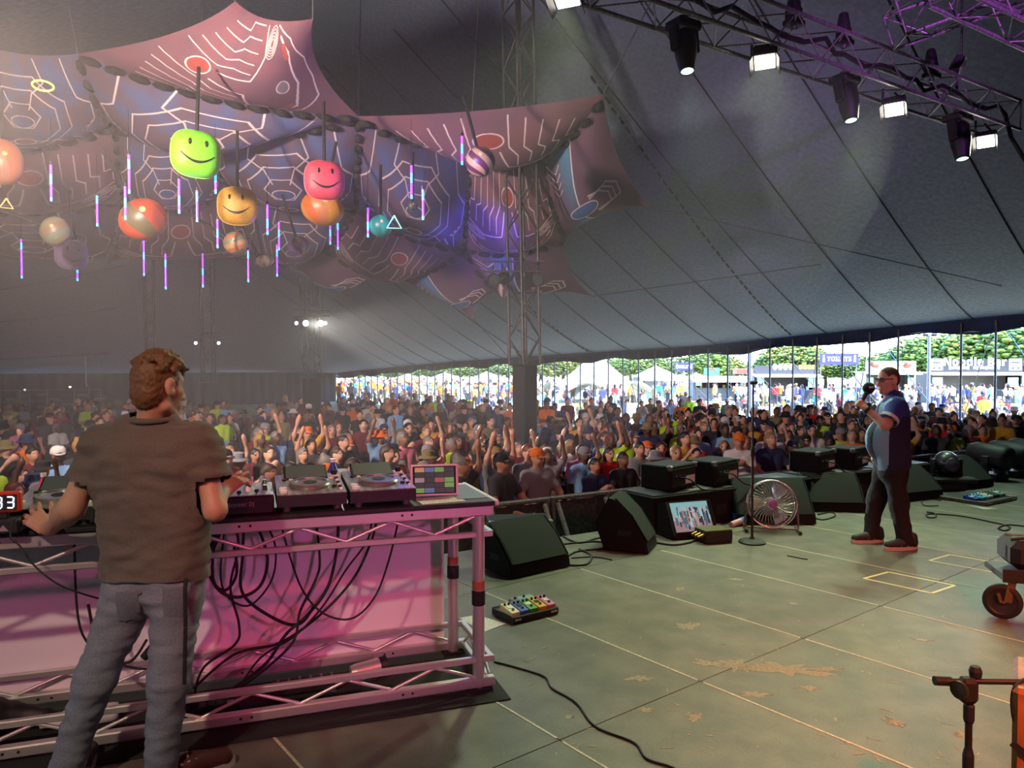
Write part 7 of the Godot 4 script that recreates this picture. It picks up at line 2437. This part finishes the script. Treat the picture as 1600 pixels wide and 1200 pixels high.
# ---------------------------------------------------------------- the crowd
var bodies := {}
var heads := {}
var tones := {
	"black": Color(0.09, 0.09, 0.10), "charcoal": Color(0.22, 0.22, 0.24), "white": Color(0.80, 0.80, 0.80), "orange": Color(0.86, 0.42, 0.10), "red": Color(0.72, 0.12, 0.12),
	"navy": Color(0.13, 0.17, 0.32), "lime": Color(0.66, 0.80, 0.16), "grey": Color(0.50, 0.50, 0.52), "burgundy": Color(0.38, 0.10, 0.16), "sky-blue": Color(0.48, 0.64, 0.80), "pink": Color(0.82, 0.46, 0.56), "khaki": Color(0.46, 0.42, 0.28), "mustard": Color(0.78, 0.58, 0.14), "teal": Color(0.10, 0.55, 0.62),
}
var hair_tones := {"dark": Color(0.10, 0.07, 0.05), "brown": Color(0.26, 0.16, 0.10), "fair": Color(0.62, 0.48, 0.28), "red": Color(0.46, 0.20, 0.10), "grey": Color(0.50, 0.48, 0.46)}

func cloth(c: String) -> StandardMaterial3D:
	return mat("cotton_" + c.replace(" ", "_"), tones[c], 0.9, 0.0, "cloth", 4.0)

func pick(r: RandomNumberGenerator, list: Array) -> String:
	return list[r.randi() % list.size()]

func screen(p: Vector3) -> Vector3:
	var q := cam_t.affine_inverse() * p
	return Vector3(800.0 + q.x / -q.z * F, 600.0 - q.y / -q.z * F, -q.z)

func crowd_member(r: RandomNumberGenerator, p: Vector3, look: Vector3, pose: String, zone: String, group: String, size: float) -> void:
	var shirt := pick(r, ["black", "black", "black", "black", "charcoal", "charcoal", "charcoal", "white", "orange", "red", "navy", "navy", "lime", "grey", "grey", "burgundy", "burgundy", "sky-blue", "pink", "khaki", "khaki", "mustard"])
	var head := pick(r, ["short", "short", "short", "long", "long", "cap", "cap", "bun", "hat"])
	var hair := pick(r, ["dark", "dark", "brown", "brown", "fair", "red", "grey"])
	var hat := pick(r, ["white", "black", "black", "orange", "grey", "navy", "khaki"])
	var legs := pick(r, ["black", "navy", "charcoal", "khaki"])
	var shades := r.randf() < 0.35
	var what := {"short": "short %s hair" % hair, "long": "long %s hair" % hair, "bun": "a %s hair bun" % hair, "cap": "a %s cap" % hat, "hat": "a %s sun hat" % hat}
	var doing := {"stand": "standing", "clap": "clapping", "cheer": "with both arms up", "wave": "with one arm up", "phone": "hands to face", "folded": "with arms folded", "lean": "leaning on the rail", "sit": "sitting"}
	var an := "an" if shirt == "orange" else "a"
	var label := "person in %s %s t-shirt and %s%s, %s %s" % [an, shirt, "sunglasses with " if shades else "", what[head], doing[pose], zone]
	label = label.replace("and sunglasses with", "with sunglasses and")
	if label.split(" ").size() > 16:
		label = label.replace("with sunglasses and ", "and ").replace("with one arm up", "waving").replace("with both arms up", "arms up")
	if label.split(" ").size() > 16:
		label = label.replace(" and " + what[head], "")
	var root := thing("person", label, "person", p, turned(look).scaled(Vector3.ONE * size), group)
	var b: Dictionary = bodies[pose]
	part(root, "body", b.body, skin([0, 0, 1, 2, 2, 0, 1, 3, 4][r.randi() % 9]))
	part(root, "t_shirt", b.shirt, cloth(shirt))
	part(root, "trousers", b.trousers, cloth(legs))
	part(root, "shoes", b.shoes, black())
	var tops := ["short"] if head in ["cap", "hat"] else [head]
	for t in tops:
		var h := part(root, "hair", heads[t], mat("hair_" + hair, hair_tones[hair], 0.6, 0.0, "fine", 6.0))
		h.position = b.head
	if head in ["cap", "hat"]:
		var h := part(root, "cap" if head == "cap" else "sun_hat", heads[head], cloth(hat))
		h.position = b.head
	var f := part(root, "glasses" if shades else "face_features", heads["glasses"] if shades else heads["features"], mat("black_ink", Color(), 0.6))
	f.position = b.head

# many people far off: one object, each kind of garment tinted copy by copy
func crowd_mass(called: String, label: String, places: Array, r: RandomNumberGenerator, pose_list: Array, mix: Array) -> void:
	var root := thing(called, label, "crowd", Vector3.ZERO)
	root.set_meta("kind", "stuff")
	var by := {}
	for p in places:
		var pose: String = p[1] if p.size() > 2 else pose_list[r.randi() % pose_list.size()]
		var t: Transform3D = p[0]
		var hd: String = pick(r, ["short", "short", "long", "cap", "bun", "hat"])
		var hc: Color = hair_tones[pick(r, ["dark", "brown", "brown", "fair"])]
		if hd in ["cap", "hat"]:
			hc = tones[pick(r, ["white", "black", "black", "khaki", "navy"])]
		var put := func(key: String, mesh: Mesh, c: Color, tt: Transform3D):
			if not by.has(key):
				by[key] = [mesh, [], []]
			by[key][1].append(tt)
			by[key][2].append(c)
		var b: Dictionary = bodies[pose]
		put.call("body_" + pose, b.body, [Color(0.80, 0.60, 0.50), Color(0.72, 0.52, 0.42), Color(0.46, 0.32, 0.24)][r.randi() % 3], t)
		put.call("shirts_" + pose, b.shirt, tones[pick(r, mix)], t)
		put.call("trousers_" + pose, b.trousers, tones[pick(r, ["black", "navy", "charcoal", "khaki", "sky-blue"])], t)
		put.call("hair_" + hd, heads[hd], hc, t * Transform3D(Basis(), b.head))
	var m := mat("tinted_cotton", Color(1, 1, 1), 0.9)
	m.vertex_color_use_as_albedo = true
	for key in by:
		var mm := MultiMesh.new()
		mm.transform_format = MultiMesh.TRANSFORM_3D
		mm.use_colors = true
		mm.mesh = by[key][0]
		mm.instance_count = by[key][1].size()
		for i in mm.instance_count:
			mm.set_instance_transform(i, by[key][1][i])
			var c: Color = by[key][2][i]
			mm.set_instance_color(i, c.srgb_to_linear())
		var o := MultiMeshInstance3D.new()
		o.name = key
		o.multimesh = mm
		o.material_override = m
		root.add_child(o, true)

func build_crowd() -> void:
	for p in ["stand", "clap", "cheer", "wave", "phone", "folded", "lean", "sit"]:
		bodies[p] = crowd_body(p)
	heads = headwear()
	var r := RandomNumberGenerator.new()
	r.seed = 2024
	var near := []
	var far := []
	var mc := on(1385, 852)
	var taken := {}
	for row in 52:
		var out := 2.85 + row * (0.60 if row < 14 else 0.85)
		var fill := 0.92 if row < 3 else (0.74 if row < 14 else (0.50 if row < 30 else 0.30))
		for i in 130:
			var w := -26.0 + i * 0.56 + r.randf_range(-0.12, 0.12) + (0.28 if row % 2 else 0.0)
			var keep := r.randf() < fill
			var p := pit(w, out + r.randf_range(-0.14, 0.14), GROUND)
			if not keep:
				continue
			var q := (p - pole0).dot(across)
			var t := (p - pole0).dot(along)
			if q > 16.4 or t > 44.5 or q < -17.5:
				continue
			if p.distance_to(Vector3(pole0.x, GROUND, pole0.z)) < 0.95:
				continue
			var s := screen(p + Vector3(0, 1.5, 0))
			if s.z < 3.0 or s.x < -25 or s.x > 1625:
				continue
			if s.z > 32.0 + 2.5 * sin(s.x * 0.013) or s.z > 29.0 and r.randf() < 0.4:
				continue
			if s.x < 165 and s.z > 30.0:
				continue
			if row > 11 and s.x > 850 and s.x < 1500 and r.randf() < 0.45:
				continue
			var cell := Vector2i(int(floor(p.x / 0.5)), int(floor(p.z / 0.5)))
			var clear := true
			for dx in [-1, 0, 1]:
				for dz in [-1, 0, 1]:
					var other = taken.get(cell + Vector2i(dx, dz))
					if other != null and p.distance_to(other) < 0.52:
						clear = false
			if not clear:
				continue
			taken[cell] = p
			near.append([s.z, p, row])
	near.sort_custom(func(a, b): return a[0] < b[0])
	var n := 0
	for e in near:
		var p: Vector3 = e[1]
		var look := (mc - p).normalized() + Vector3(r.randf_range(-0.35, 0.35), 0, r.randf_range(-0.35, 0.35))
		var size := r.randf_range(0.92, 1.07)
		if n < 232:
			var row: int = e[2]
			var pose := pick(r, ["lean", "lean", "clap", "stand", "folded", "phone", "wave"]) if row == 0 else pick(r, ["stand", "stand", "stand", "stand", "clap", "clap", "folded", "folded", "phone", "phone", "wave", "cheer"])
			var zone := "at the barrier" if row == 0 else ("near the barrier" if row < 3 else ("in mid crowd" if row < 7 else "farther back"))
			crowd_member(r, p, look, pose, zone, "crowd inside the tent", size)
		else:
			far.append([Transform3D(turned(look).scaled(Vector3.ONE * size), p)])
		n += 1
	crowd_mass("distant_crowd", "the packed crowd further back under the tent roof", far, r, ["stand", "stand", "stand", "clap", "phone", "folded", "folded"], ["black", "black", "black", "black", "charcoal", "charcoal", "charcoal", "white", "grey", "navy", "navy", "orange", "burgundy", "khaki", "red", "lime", "sky-blue"])
	# people out on the grass
	var outside := []
	for i in 900:
		var t := r.randf_range(-4.0, 60.0)
		var q := Q_EAVE + r.randf_range(1.5, 34.0)
		var p := tent(t, q, GROUND)
		var s := screen(p)
		if s.x < 520 or s.x > 1615 or s.z < 22.0 or s.z > 84.0:
			continue
		if r.randf() < 0.38:
			continue
		var standing := r.randf() < (0.16 if s.z < 48.0 else 0.5)
		if s.z > 58.0 and s.x > 1080:
			continue
		outside.append([s.z, p, standing])
	for i in 260:     # along the far side of the field
		var p := on(r.randf_range(528, 830), r.randf_range(613.5, 634.0), GROUND)
		outside.append([screen(p).z, p, r.randf() < 0.45])
	for i in 70:     # queues in front of the stalls
		var p := on(r.randf_range(1090, 1600), 634 + r.randf_range(-2, 6), GROUND)
		outside.append([screen(p).z, p, true])
	var spread := []
	for e in outside:
		var free := true
		for o in spread:
			if o[1].distance_to(e[1]) < 0.75:
				free = false
				break
		if free:
			spread.append(e)
	outside = spread
	outside.sort_custom(func(a, b): return a[0] < b[0])
	var rest := []
	n = 0
	for e in outside:
		var look := Vector3(r.randf_range(-1, 1), 0, r.randf_range(-1, 1)).normalized()
		var pose := "sit" if not e[2] else pick(r, ["stand", "stand", "folded", "phone"])
		if n < 62:
			crowd_member(r, e[1], look, pose, "on sunlit grass", "people on the grass outside", r.randf_range(0.94, 1.06))
		else:
			rest.append([Transform3D(turned(look), e[1]), pose, 1])
		n += 1
	crowd_mass("field_crowd", "crowd of people sitting and queueing on the sunny field", rest, r, ["sit"], ["black", "charcoal", "white", "white", "orange", "red", "navy", "lime", "grey", "sky-blue", "pink", "khaki", "mustard", "teal"])

# ---------------------------------------------------------------- outside: stalls, marquee, signs, trees
func stall(px0: float, px1: float, d: float, top_py: float, front_py: float, walls: Color, sign: Color, label: String) -> Node3D:
	var a := at(px0, 600, d)
	var b := at(px1, 600, d)
	var w := a.distance_to(b)
	var c := (a + b) * 0.5
	var top := at((px0 + px1) * 0.5, top_py, d).y - GROUND
	var low := at((px0 + px1) * 0.5, front_py, d).y - GROUND
	var root := thing("food_stall", label, "stall", Vector3(c.x, GROUND, c.z), turned(Vector3(-0.12, 0, 1)))
	var wm := mat("stall_wall_%s" % walls.to_html(false), walls, 0.6, 0.0, "wear", 0.5)
	var sm := mat("stall_sign_%s" % sign.to_html(false), sign, 0.5)
	var dark := mat("stall_inside", Color(0.50, 0.48, 0.45), 0.8)
	part(root, "back_wall", Mb.new().box(Vector3(0, low * 0.5, -2.4), Vector3(w, low, 0.1)), dark)
	for s in [-1.0, 1.0]:
		part(root, "side_wall", Mb.new().box(Vector3(s * (w * 0.5 - 0.05), low * 0.5, -1.2), Vector3(0.1, low, 2.4)), wm)
		part(root, "menu_board", Mb.new().box(Vector3(s * w * 0.40, 1.75, 0.04), Vector3(w * 0.11, 0.8, 0.04)), mat("menu_mint", Color(0.62, 0.86, 0.80), 0.5))
	part(root, "counter", Mb.new().box(Vector3(0, 0.55, -0.2), Vector3(w * 0.96, 1.1, 0.5), Basis(), 0.02), wm)
	part(root, "counter_top", Mb.new().box(Vector3(0, 1.12, -0.2), Vector3(w * 0.98, 0.05, 0.6), Basis(), 0.01), steel())
	part(root, "roof", Mb.new().box(Vector3(0, low + 0.03, -1.2), Vector3(w + 0.2, 0.08, 2.7)), mat("stall_canvas_white", Color(0.86, 0.86, 0.84), 0.8))
	part(root, "awning", Mb.new().box(Vector3(0, low - 0.06, 0.55), Vector3(w + 0.2, 0.06, 1.2), Basis(Vector3.RIGHT, 0.12)), mat("stall_canvas_white", Color(), 0.8))
	part(root, "sign_board", Mb.new().box(Vector3(0, (top + low) * 0.5 + 0.04, 0.06), Vector3(w, top - low, 0.08), Basis(), 0.01), sm)
	for i in 6:
		part(root, "shelf_pot", Mb.new().lathe([Vector2(0.12, 0), Vector2(0.13, 0.26), Vector2(0, 0.28)], 10, Transform3D(Basis(), Vector3(-w * 0.35 + i * w * 0.14, 1.15, -0.25))), mat("pot_%d" % (i % 3), [Color(0.62, 0.48, 0.22), Color(0.30, 0.28, 0.26), Color(0.70, 0.70, 0.66)][i % 3], 0.5))
	return root

func words_on(root: Node3D, text: String, size: float, p: Vector3, m: Material, called := "lettering") -> void:
	var o := part(root, called, lettering(text, size, 0.03), m)
	o.position = p

func tree_parts(sd: int) -> Array:
	var r := RandomNumberGenerator.new()
	r.seed = sd
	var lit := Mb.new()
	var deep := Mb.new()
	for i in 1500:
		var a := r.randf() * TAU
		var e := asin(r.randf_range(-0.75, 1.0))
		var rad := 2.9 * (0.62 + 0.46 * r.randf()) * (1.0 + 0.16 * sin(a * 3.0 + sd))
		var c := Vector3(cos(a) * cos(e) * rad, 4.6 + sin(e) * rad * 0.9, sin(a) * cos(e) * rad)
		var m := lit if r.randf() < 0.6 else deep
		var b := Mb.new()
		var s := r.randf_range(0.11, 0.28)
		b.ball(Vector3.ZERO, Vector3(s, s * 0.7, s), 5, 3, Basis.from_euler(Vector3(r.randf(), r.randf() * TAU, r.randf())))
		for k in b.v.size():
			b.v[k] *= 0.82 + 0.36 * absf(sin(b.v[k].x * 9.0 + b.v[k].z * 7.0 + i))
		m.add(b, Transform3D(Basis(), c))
	var wood := Mb.new()
	wood.tube([Vector3(0, 0, 0), Vector3(0.05, 1.4, 0.05), Vector3(-0.05, 3.0, 0), Vector3(0, 4.8, 0.1)], 0.28, 8, 0.12)
	for i in 5:
		var a := TAU * i / 5.0 + sd
		wood.tube([Vector3(0, 2.4 + 0.2 * i, 0), Vector3(cos(a) * 1.0, 3.6 + 0.1 * i, sin(a) * 1.0), Vector3(cos(a) * 1.9, 4.6, sin(a) * 1.9)], 0.12, 6, 0.05)
	return [lit.mesh(), deep.mesh(), wood.mesh()]

func build_field() -> void:
	var white := mat("sign_white", Color(0.92, 0.92, 0.90), 0.6)
	# the dark stall with white lettering
	var nb := stall(1454, 1592, 61.0, 563, 583, Color(0.10, 0.11, 0.12), Color(0.06, 0.075, 0.095), "dark noodle food stall with white lettering on its long sign")
	words_on(nb, "Noodle Bar", 0.92, Vector3(-0.1, 3.42, 0.12), white)
	for i in 17:
		if i != 7:
			part(nb, "lettering_mark", Mb.new().box(Vector3(-2.0 + i * 0.235, 2.93, 0.12), Vector3(0.17, 0.20 if i % 3 else 0.26, 0.03), Basis(), 0.02), white)
	words_on(nb, "Noodle Bar", 0.80, Vector3(0.3, 0.42, 0.10), white)
	for s in [-1.0, 1.0]:
		var em := part(nb, "emblem", Mb.new().box(Vector3(s * 3.05, 3.2, 0.12), Vector3(0.95, 0.95, 0.05), Basis(), 0.1), white)
		part(em, "emblem_mark", Mb.new().box(Vector3(s * 3.05, 3.36, 0.15), Vector3(0.62, 0.12, 0.03)), mat("stall_sign_dark_mark", Color(0.06, 0.075, 0.095), 0.5))
		part(em, "emblem_mark", Mb.new().box(Vector3(s * 3.05, 3.14, 0.15), Vector3(0.62, 0.10, 0.03)), mat("stall_sign_dark_mark", Color(), 0.5))
		for e in [-1.0, 1.0]:
			part(em, "emblem_mark", Mb.new().lathe([Vector2(0.09, 0), Vector2(0.09, 0.03), Vector2(0, 0.03)], 12, Transform3D(aimed(Vector3(0, 0, 1)), Vector3(s * 3.05 + e * 0.2, 2.92, 0.145))), mat("stall_sign_dark_mark", Color(), 0.5))
	var s2 := stall(1180, 1276, 60.0, 572, 586, Color(0.20, 0.21, 0.23), Color(0.17, 0.175, 0.19), "grey food stall with white and yellow lettering on its sign")
	for i in 4:
		part(s2, "lettering_mark", Mb.new().ball(Vector3(-0.9 + i * 0.42, 3.02, 0.11), Vector3(0.19, 0.26, 0.03), 10, 6), white)
		part(s2, "lettering_mark", Mb.new().box(Vector3(1.1 + i * 0.34, 3.0, 0.11), Vector3(0.26, 0.34, 0.04), Basis(), 0.05), mat("sign_yellow", Color(0.95, 0.70, 0.18), 0.5))
	var s3 := stall(1354, 1428, 60.0, 565, 582, Color(0.72, 0.70, 0.66), Color(0.84, 0.80, 0.76), "cream food stall with brown food pictures behind the man's head")
	for s in [-1.0, 1.0]:
		part(s3, "food_picture", Mb.new().ball(Vector3(s * 1.3, 3.2, 0.12), Vector3(0.42, 0.26, 0.06), 12, 6, Basis(Vector3.BACK, 0.5 * s)), mat("food_brown", Color(0.50, 0.26, 0.16), 0.6))
	stall(1084, 1168, 65.0, 588, 594, Color(0.42, 0.43, 0.44), Color(0.55, 0.56, 0.58), "long low grey stall with a narrow fascia")
	var g := thing("green_sign", "small green painted sign board above the low stalls", "sign", at(1112, 581, 70.0))
	part(g, "board", Mb.new().box(Vector3.ZERO, Vector3(1.5, 0.75, 0.08), Basis(), 0.01), mat("sign_green", Color(0.20, 0.46, 0.30), 0.6))
	part(g, "red_strip", Mb.new().box(Vector3(0, 0.26, 0.05), Vector3(0.7, 0.14, 0.02)), mat("sign_red", Color(0.70, 0.20, 0.16), 0.6))
	part(g, "post", Mb.new().box(Vector3(0, -1.5, -0.05), Vector3(0.1, 2.4, 0.06)), steel())
	var br := thing("brown_sign", "brown sign board with red marks above the low stalls", "sign", at(1161, 580, 70.0))
	part(br, "board", Mb.new().box(Vector3.ZERO, Vector3(2.0, 0.55, 0.08), Basis(), 0.01), mat("sign_brown", Color(0.36, 0.28, 0.22), 0.6))
	for i in 4:
		part(br, "lettering_mark", Mb.new().box(Vector3(-0.45 + i * 0.3, 0, 0.05), Vector3(0.22, 0.32, 0.03), Basis(), 0.05), mat("sign_red", Color(), 0.6))
	part(br, "post", Mb.new().box(Vector3(0, -1.5, -0.05), Vector3(0.1, 2.6, 0.06)), steel())
	# the two blue signs
	for s in [[1311, 561, 54.0, 2.75, 0.86, "large blue TOILETS sign high on two poles"], [1069, 573, 76.0, 1.85, 0.82, "small far blue TOILETS sign beside the marquee"]]:
		var c := at(s[0], s[1], s[2])
		var root := thing("toilets_sign", s[5], "sign", Vector3(c.x, GROUND, c.z), turned(Vector3(-0.1, 0, 1)))
		var h := c.y - GROUND
		part(root, "board", Mb.new().box(Vector3(0, h, 0), Vector3(s[3], s[4], 0.08), Basis(), 0.01), mat("sign_blue", Color(0.15, 0.14, 0.55), 0.5))
		words_on(root, "TOILETS", s[4] * 0.52, Vector3(0, h, 0.05), white)
		for e in [-1.0, 1.0]:
			part(root, "post", Mb.new().rod(Vector3(e * s[3] * 0.46, 0, -0.08), Vector3(e * s[3] * 0.46, h + s[4] * 0.4, -0.08), 0.04, 8), steel())
			var fig := part(root, "figure_mark", Mb.new().ball(Vector3(e * s[3] * 0.40, h + s[4] * 0.26, 0.05), Vector3(0.07, 0.07, 0.02), 10, 5), white)
			part(fig, "figure_body", Mb.new().box(Vector3(e * s[3] * 0.40, h - s[4] * 0.06, 0.05), Vector3(0.15, s[4] * 0.4, 0.02), Basis(), 0.004), white)
	# lamp posts with paired lamps
	for s in [[1173, 543, 40.0], [1452, 524, 36.0]]:
		var c := at(s[0], s[1], s[2])
		var root := thing("lamp_post", "tall grey lamp post with two floodlights, " + ("seen above the microphone stand" if s[0] < 1300 else "between two side poles past the man"), "lamp post", Vector3(c.x, GROUND, c.z))
		var h := c.y - GROUND
		part(root, "shaft", Mb.new().rod(Vector3.ZERO, Vector3(0, h, 0), 0.10, 8, 0.07), steel())
		part(root, "cross_arm", Mb.new().box(Vector3(0, h, 0), Vector3(0.60, 0.08, 0.08)), steel())
		for e in [-1.0, 1.0]:
			part(root, "lamp_housing", Mb.new().box(Vector3(e * 0.22, h + 0.02, 0.05), Vector3(0.22, 0.16, 0.14), Basis(Vector3.RIGHT, 0.3), 0.02), black())
	# white star marquee with arched sides
	var mc := at(930, 628, 64.0)
	var mq := thing("marquee", "white pointed star marquee with arched openings on the grass", "marquee", Vector3(mc.x, GROUND, mc.z))
	var cv := mat("white_marquee_canvas", Color(0.90, 0.90, 0.89), 0.8, 0.0, "cloth", 0.4, {"backlight": Color(0.4, 0.4, 0.4)})
	var peak := at(930, 549, 64.0).y - GROUND
	for i in 6:
		var a0 := TAU * i / 6.0 + 0.26
		var a1 := TAU * (i + 1) / 6.0 + 0.26
		var pts := PackedVector3Array()
		for j in 13:
			var rad := j / 12.0
			for k in 13:
				var u := k / 12.0
				var arch := 4.0 * u * (1.0 - u)
				var reach := 6.3 * (1.0 - 0.24 * arch * rad)
				var dir := Vector3(cos(a0), 0, sin(a0)).lerp(Vector3(cos(a1), 0, sin(a1)), u)
				var y := peak * pow(1.0 - rad, 1.35) * 0.98 + 1.75 * arch * rad * rad + 0.02
				pts.append(dir * rad * reach + Vector3(0, y, 0))
		part(mq, "canvas_panel", Mb.new().sheet(pts, 13, 13, Vector3(cos((a0 + a1) / 2), 1, sin((a0 + a1) / 2)), 0.02), cv)
		part(mq, "guy_peg", Mb.new().rod(Vector3(cos(a0) * 6.3, 0.0, sin(a0) * 6.3), Vector3(cos(a0) * 6.6, 0.35, sin(a0) * 6.6), 0.03, 6), steel())
	part(mq, "centre_pole", Mb.new().rod(Vector3.ZERO, Vector3(0, peak + 0.15, 0), 0.08, 8), steel())
	# white frame tents and stalls on the far side of the field
	var far_list := [[1000, 1062, 70.0, 573, "white frame tent beyond the marquee", Color(0.80, 0.80, 0.78)], [545, 600, 92.0, 588, "pale green stall tent at the end of the field", Color(0.46, 0.55, 0.52)], [606, 660, 88.0, 585, "cream stall tent with a grey front", Color(0.58, 0.55, 0.46)], [664, 722, 84.0, 583, "white stall tent with an orange fascia", Color(0.66, 0.65, 0.64)], [728, 792, 80.0, 582, "white stall tent with a dark fascia", Color(0.55, 0.56, 0.58)]]
	for e in far_list:
		var a := at(e[0], 600, e[2])
		var b := at(e[1], 600, e[2])
		var w := a.distance_to(b)
		var root := thing("frame_tent", e[4], "tent", Vector3((a.x + b.x) * 0.5, GROUND, a.z))
		var h := at(e[0], e[3], e[2]).y - GROUND
		var cm := mat("tent_canvas_%s" % e[5].to_html(false), e[5], 0.8, 0.0, "cloth", 0.4)
		part(root, "roof", Mb.new().lathe([Vector2(0.74, 0.0), Vector2(0.70, 0.10), Vector2(0.30, 0.62), Vector2(0.0, 1.0)], 4, Transform3D(Basis(Vector3.UP, PI / 4).scaled(Vector3(w * 0.98, h * 0.38, 4.0)), Vector3(0, h * 0.66, -2))), cm)
		part(root, "back_wall", Mb.new().box(Vector3(0, h * 0.33, -3.9), Vector3(w, h * 0.66, 0.06)), cm)
		part(root, "fascia", Mb.new().box(Vector3(0, h * 0.64, 0.02), Vector3(w, h * 0.16, 0.06)), mat("fascia_%d" % int(e[0]), [Color(0.85, 0.84, 0.8), Color(0.30, 0.34, 0.36), Color(0.80, 0.46, 0.22), Color(0.20, 0.22, 0.26)][int(e[0]) % 4], 0.6))
		part(root, "counter", Mb.new().box(Vector3(0, 0.5, -0.3), Vector3(w * 0.9, 1.0, 0.5)), mat("counter_%d" % int(e[0]), [Color(0.70, 0.30, 0.36), Color(0.24, 0.56, 0.72), Color(0.78, 0.76, 0.70)][int(e[0]) % 3], 0.6))
		for s in [-1.0, 1.0]:
			for z in [0.0, -3.9]:
				part(root, "pole", Mb.new().rod(Vector3(s * w * 0.49, 0, z), Vector3(s * w * 0.49, h * 0.68, z), 0.05, 6), steel())
	# trees behind
	var kinds := [tree_parts(3), tree_parts(8), tree_parts(15)]
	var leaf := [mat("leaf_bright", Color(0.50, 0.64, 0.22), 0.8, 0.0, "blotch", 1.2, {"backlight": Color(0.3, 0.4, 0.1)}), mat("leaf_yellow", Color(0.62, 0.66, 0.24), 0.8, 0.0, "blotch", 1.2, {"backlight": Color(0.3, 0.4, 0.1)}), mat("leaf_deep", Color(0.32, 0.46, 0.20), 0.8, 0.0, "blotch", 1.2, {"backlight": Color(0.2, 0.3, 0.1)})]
	var bark := mat("tree_bark", Color(0.30, 0.24, 0.18), 0.9, 0.0, "streak", 1.0)
	var spots := [[1470, 520, 92, 1.9, 0], [1545, 512, 88, 2.0, 1], [1610, 505, 84, 2.2, 0], [1405, 545, 96, 1.3, 2], [1345, 556, 100, 1.1, 2], [1245, 534, 100, 1.7, 1], [1215, 548, 104, 1.3, 0], [1105, 545, 104, 1.5, 0], [1130, 556, 108, 1.2, 1], [1030, 556, 112, 1.2, 2], [985, 556, 112, 1.2, 0], [880, 550, 104, 1.5, 1], [845, 552, 108, 1.5, 0], [795, 560, 118, 1.4, 2], [745, 562, 120, 1.4, 0], [700, 563, 122, 1.4, 2], [652, 565, 124, 1.3, 0], [606, 568, 126, 1.3, 2], [560, 572, 128, 1.2, 1], [520, 572, 128, 1.2, 2], [1290, 560, 104, 1.2, 0], [1180, 566, 110, 1.0, 2], [950, 560, 116, 1.2, 2]]
	var words := ["bright green", "yellow green", "deep green"]
	for i in spots.size():
		var s: Array = spots[i]
		var top := at(s[0], s[1], s[2])
		var size: float = (top.y - GROUND) / 7.6
		var k: Array = kinds[i % 3]
		var wide: float = maxf(size, s[3] * 0.85)
		var where: String = ["above the dark noodle stall", "behind the dark noodle stall", "past the end of the noodle stall"][i] if i < 3 else ("behind the food stalls" if s[0] > 1060 else ("behind the white marquee" if s[0] > 820 else "beyond the far stall tents"))
		var root := thing("tree", "%s leafy tree standing %s" % [words[s[4]], where], "tree", Vector3(top.x, GROUND, top.z), Basis(Vector3.UP, i * 1.3).scaled(Vector3(wide, size, wide)), "trees round the field")
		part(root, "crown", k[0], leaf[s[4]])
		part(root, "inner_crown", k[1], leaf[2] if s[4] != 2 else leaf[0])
		part(root, "trunk", k[2], bark)
	# the mixing platform inside the tent
	var fo := at(62, 600, 34.0)
	var root := thing("mixing_platform", "low dark platform crowded with mixing desks and racks at the far side of the tent", "platform", Vector3(fo.x, GROUND, fo.z), turned(Vector3(0.45, 0, 1)))
	var deck := mat("dark_platform", Color(0.20, 0.18, 0.19), 0.8, 0.0, "wear", 0.6)
	part(root, "deck", Mb.new().box(Vector3(0, 0.50, 0), Vector3(5.4, 1.0, 3.4), Basis(), 0.02), deck)
	for i in 6:
		part(root, "rail_post", Mb.new().rod(Vector3(-2.6 + i * 1.04, 1.0, 1.66), Vector3(-2.6 + i * 1.04, 2.0, 1.66), 0.025, 6), steel())
	for h in [1.5, 2.0]:
		part(root, "rail", Mb.new().rod(Vector3(-2.65, h, 1.66), Vector3(2.65, h, 1.66), 0.022, 6), steel())
	var rr := RandomNumberGenerator.new()
	rr.seed = 9
	for i in 9:
		var h := rr.randf_range(0.55, 1.1)
		var rk := thing("equipment_rack", "dark equipment rack standing on the mixing platform", "rack", root.transform * Vector3(-2.4 + i * 0.6, 1.0, rr.randf_range(-0.9, 0.9)), root.basis, "racks on the mixing platform")
		part(rk, "case", Mb.new().box(Vector3(0, h * 0.5, 0), Vector3(0.52, h, 0.55), Basis(), 0.015), black())
		for k in int(h / 0.2):
			part(rk, "unit", Mb.new().box(Vector3(0, 0.12 + k * 0.2, 0.28), Vector3(0.46, 0.14, 0.02), Basis(), 0.004), mat("rack_unit_%d" % ((i + k) % 3), [Color(0.26, 0.25, 0.25), Color(0.40, 0.38, 0.36), Color(0.18, 0.18, 0.20)][(i + k) % 3], 0.5, 0.3))
		if i % 3 == 0:
			part(rk, "task_lamp", Mb.new().ball(Vector3(0.1, h + 0.12, 0.1), Vector3(0.05, 0.04, 0.05), 8, 6), mat("task_lamp_glow", Color(1, 1, 1), 0.4, 0.0, "", 1.0, {"glow": Color(1.0, 0.92, 0.8), "power": 2.5}))
	solo("flag_pole", Mb.new().rod(Vector3.ZERO, at(133, 558, 39.0) - at(137, 640, 39.0), 0.035, 8), mat("pale_pole", Color(0.66, 0.64, 0.62), 0.5), "thin pale pole rising from the mixing platform", "pole", "", at(137, 640, 39.0))
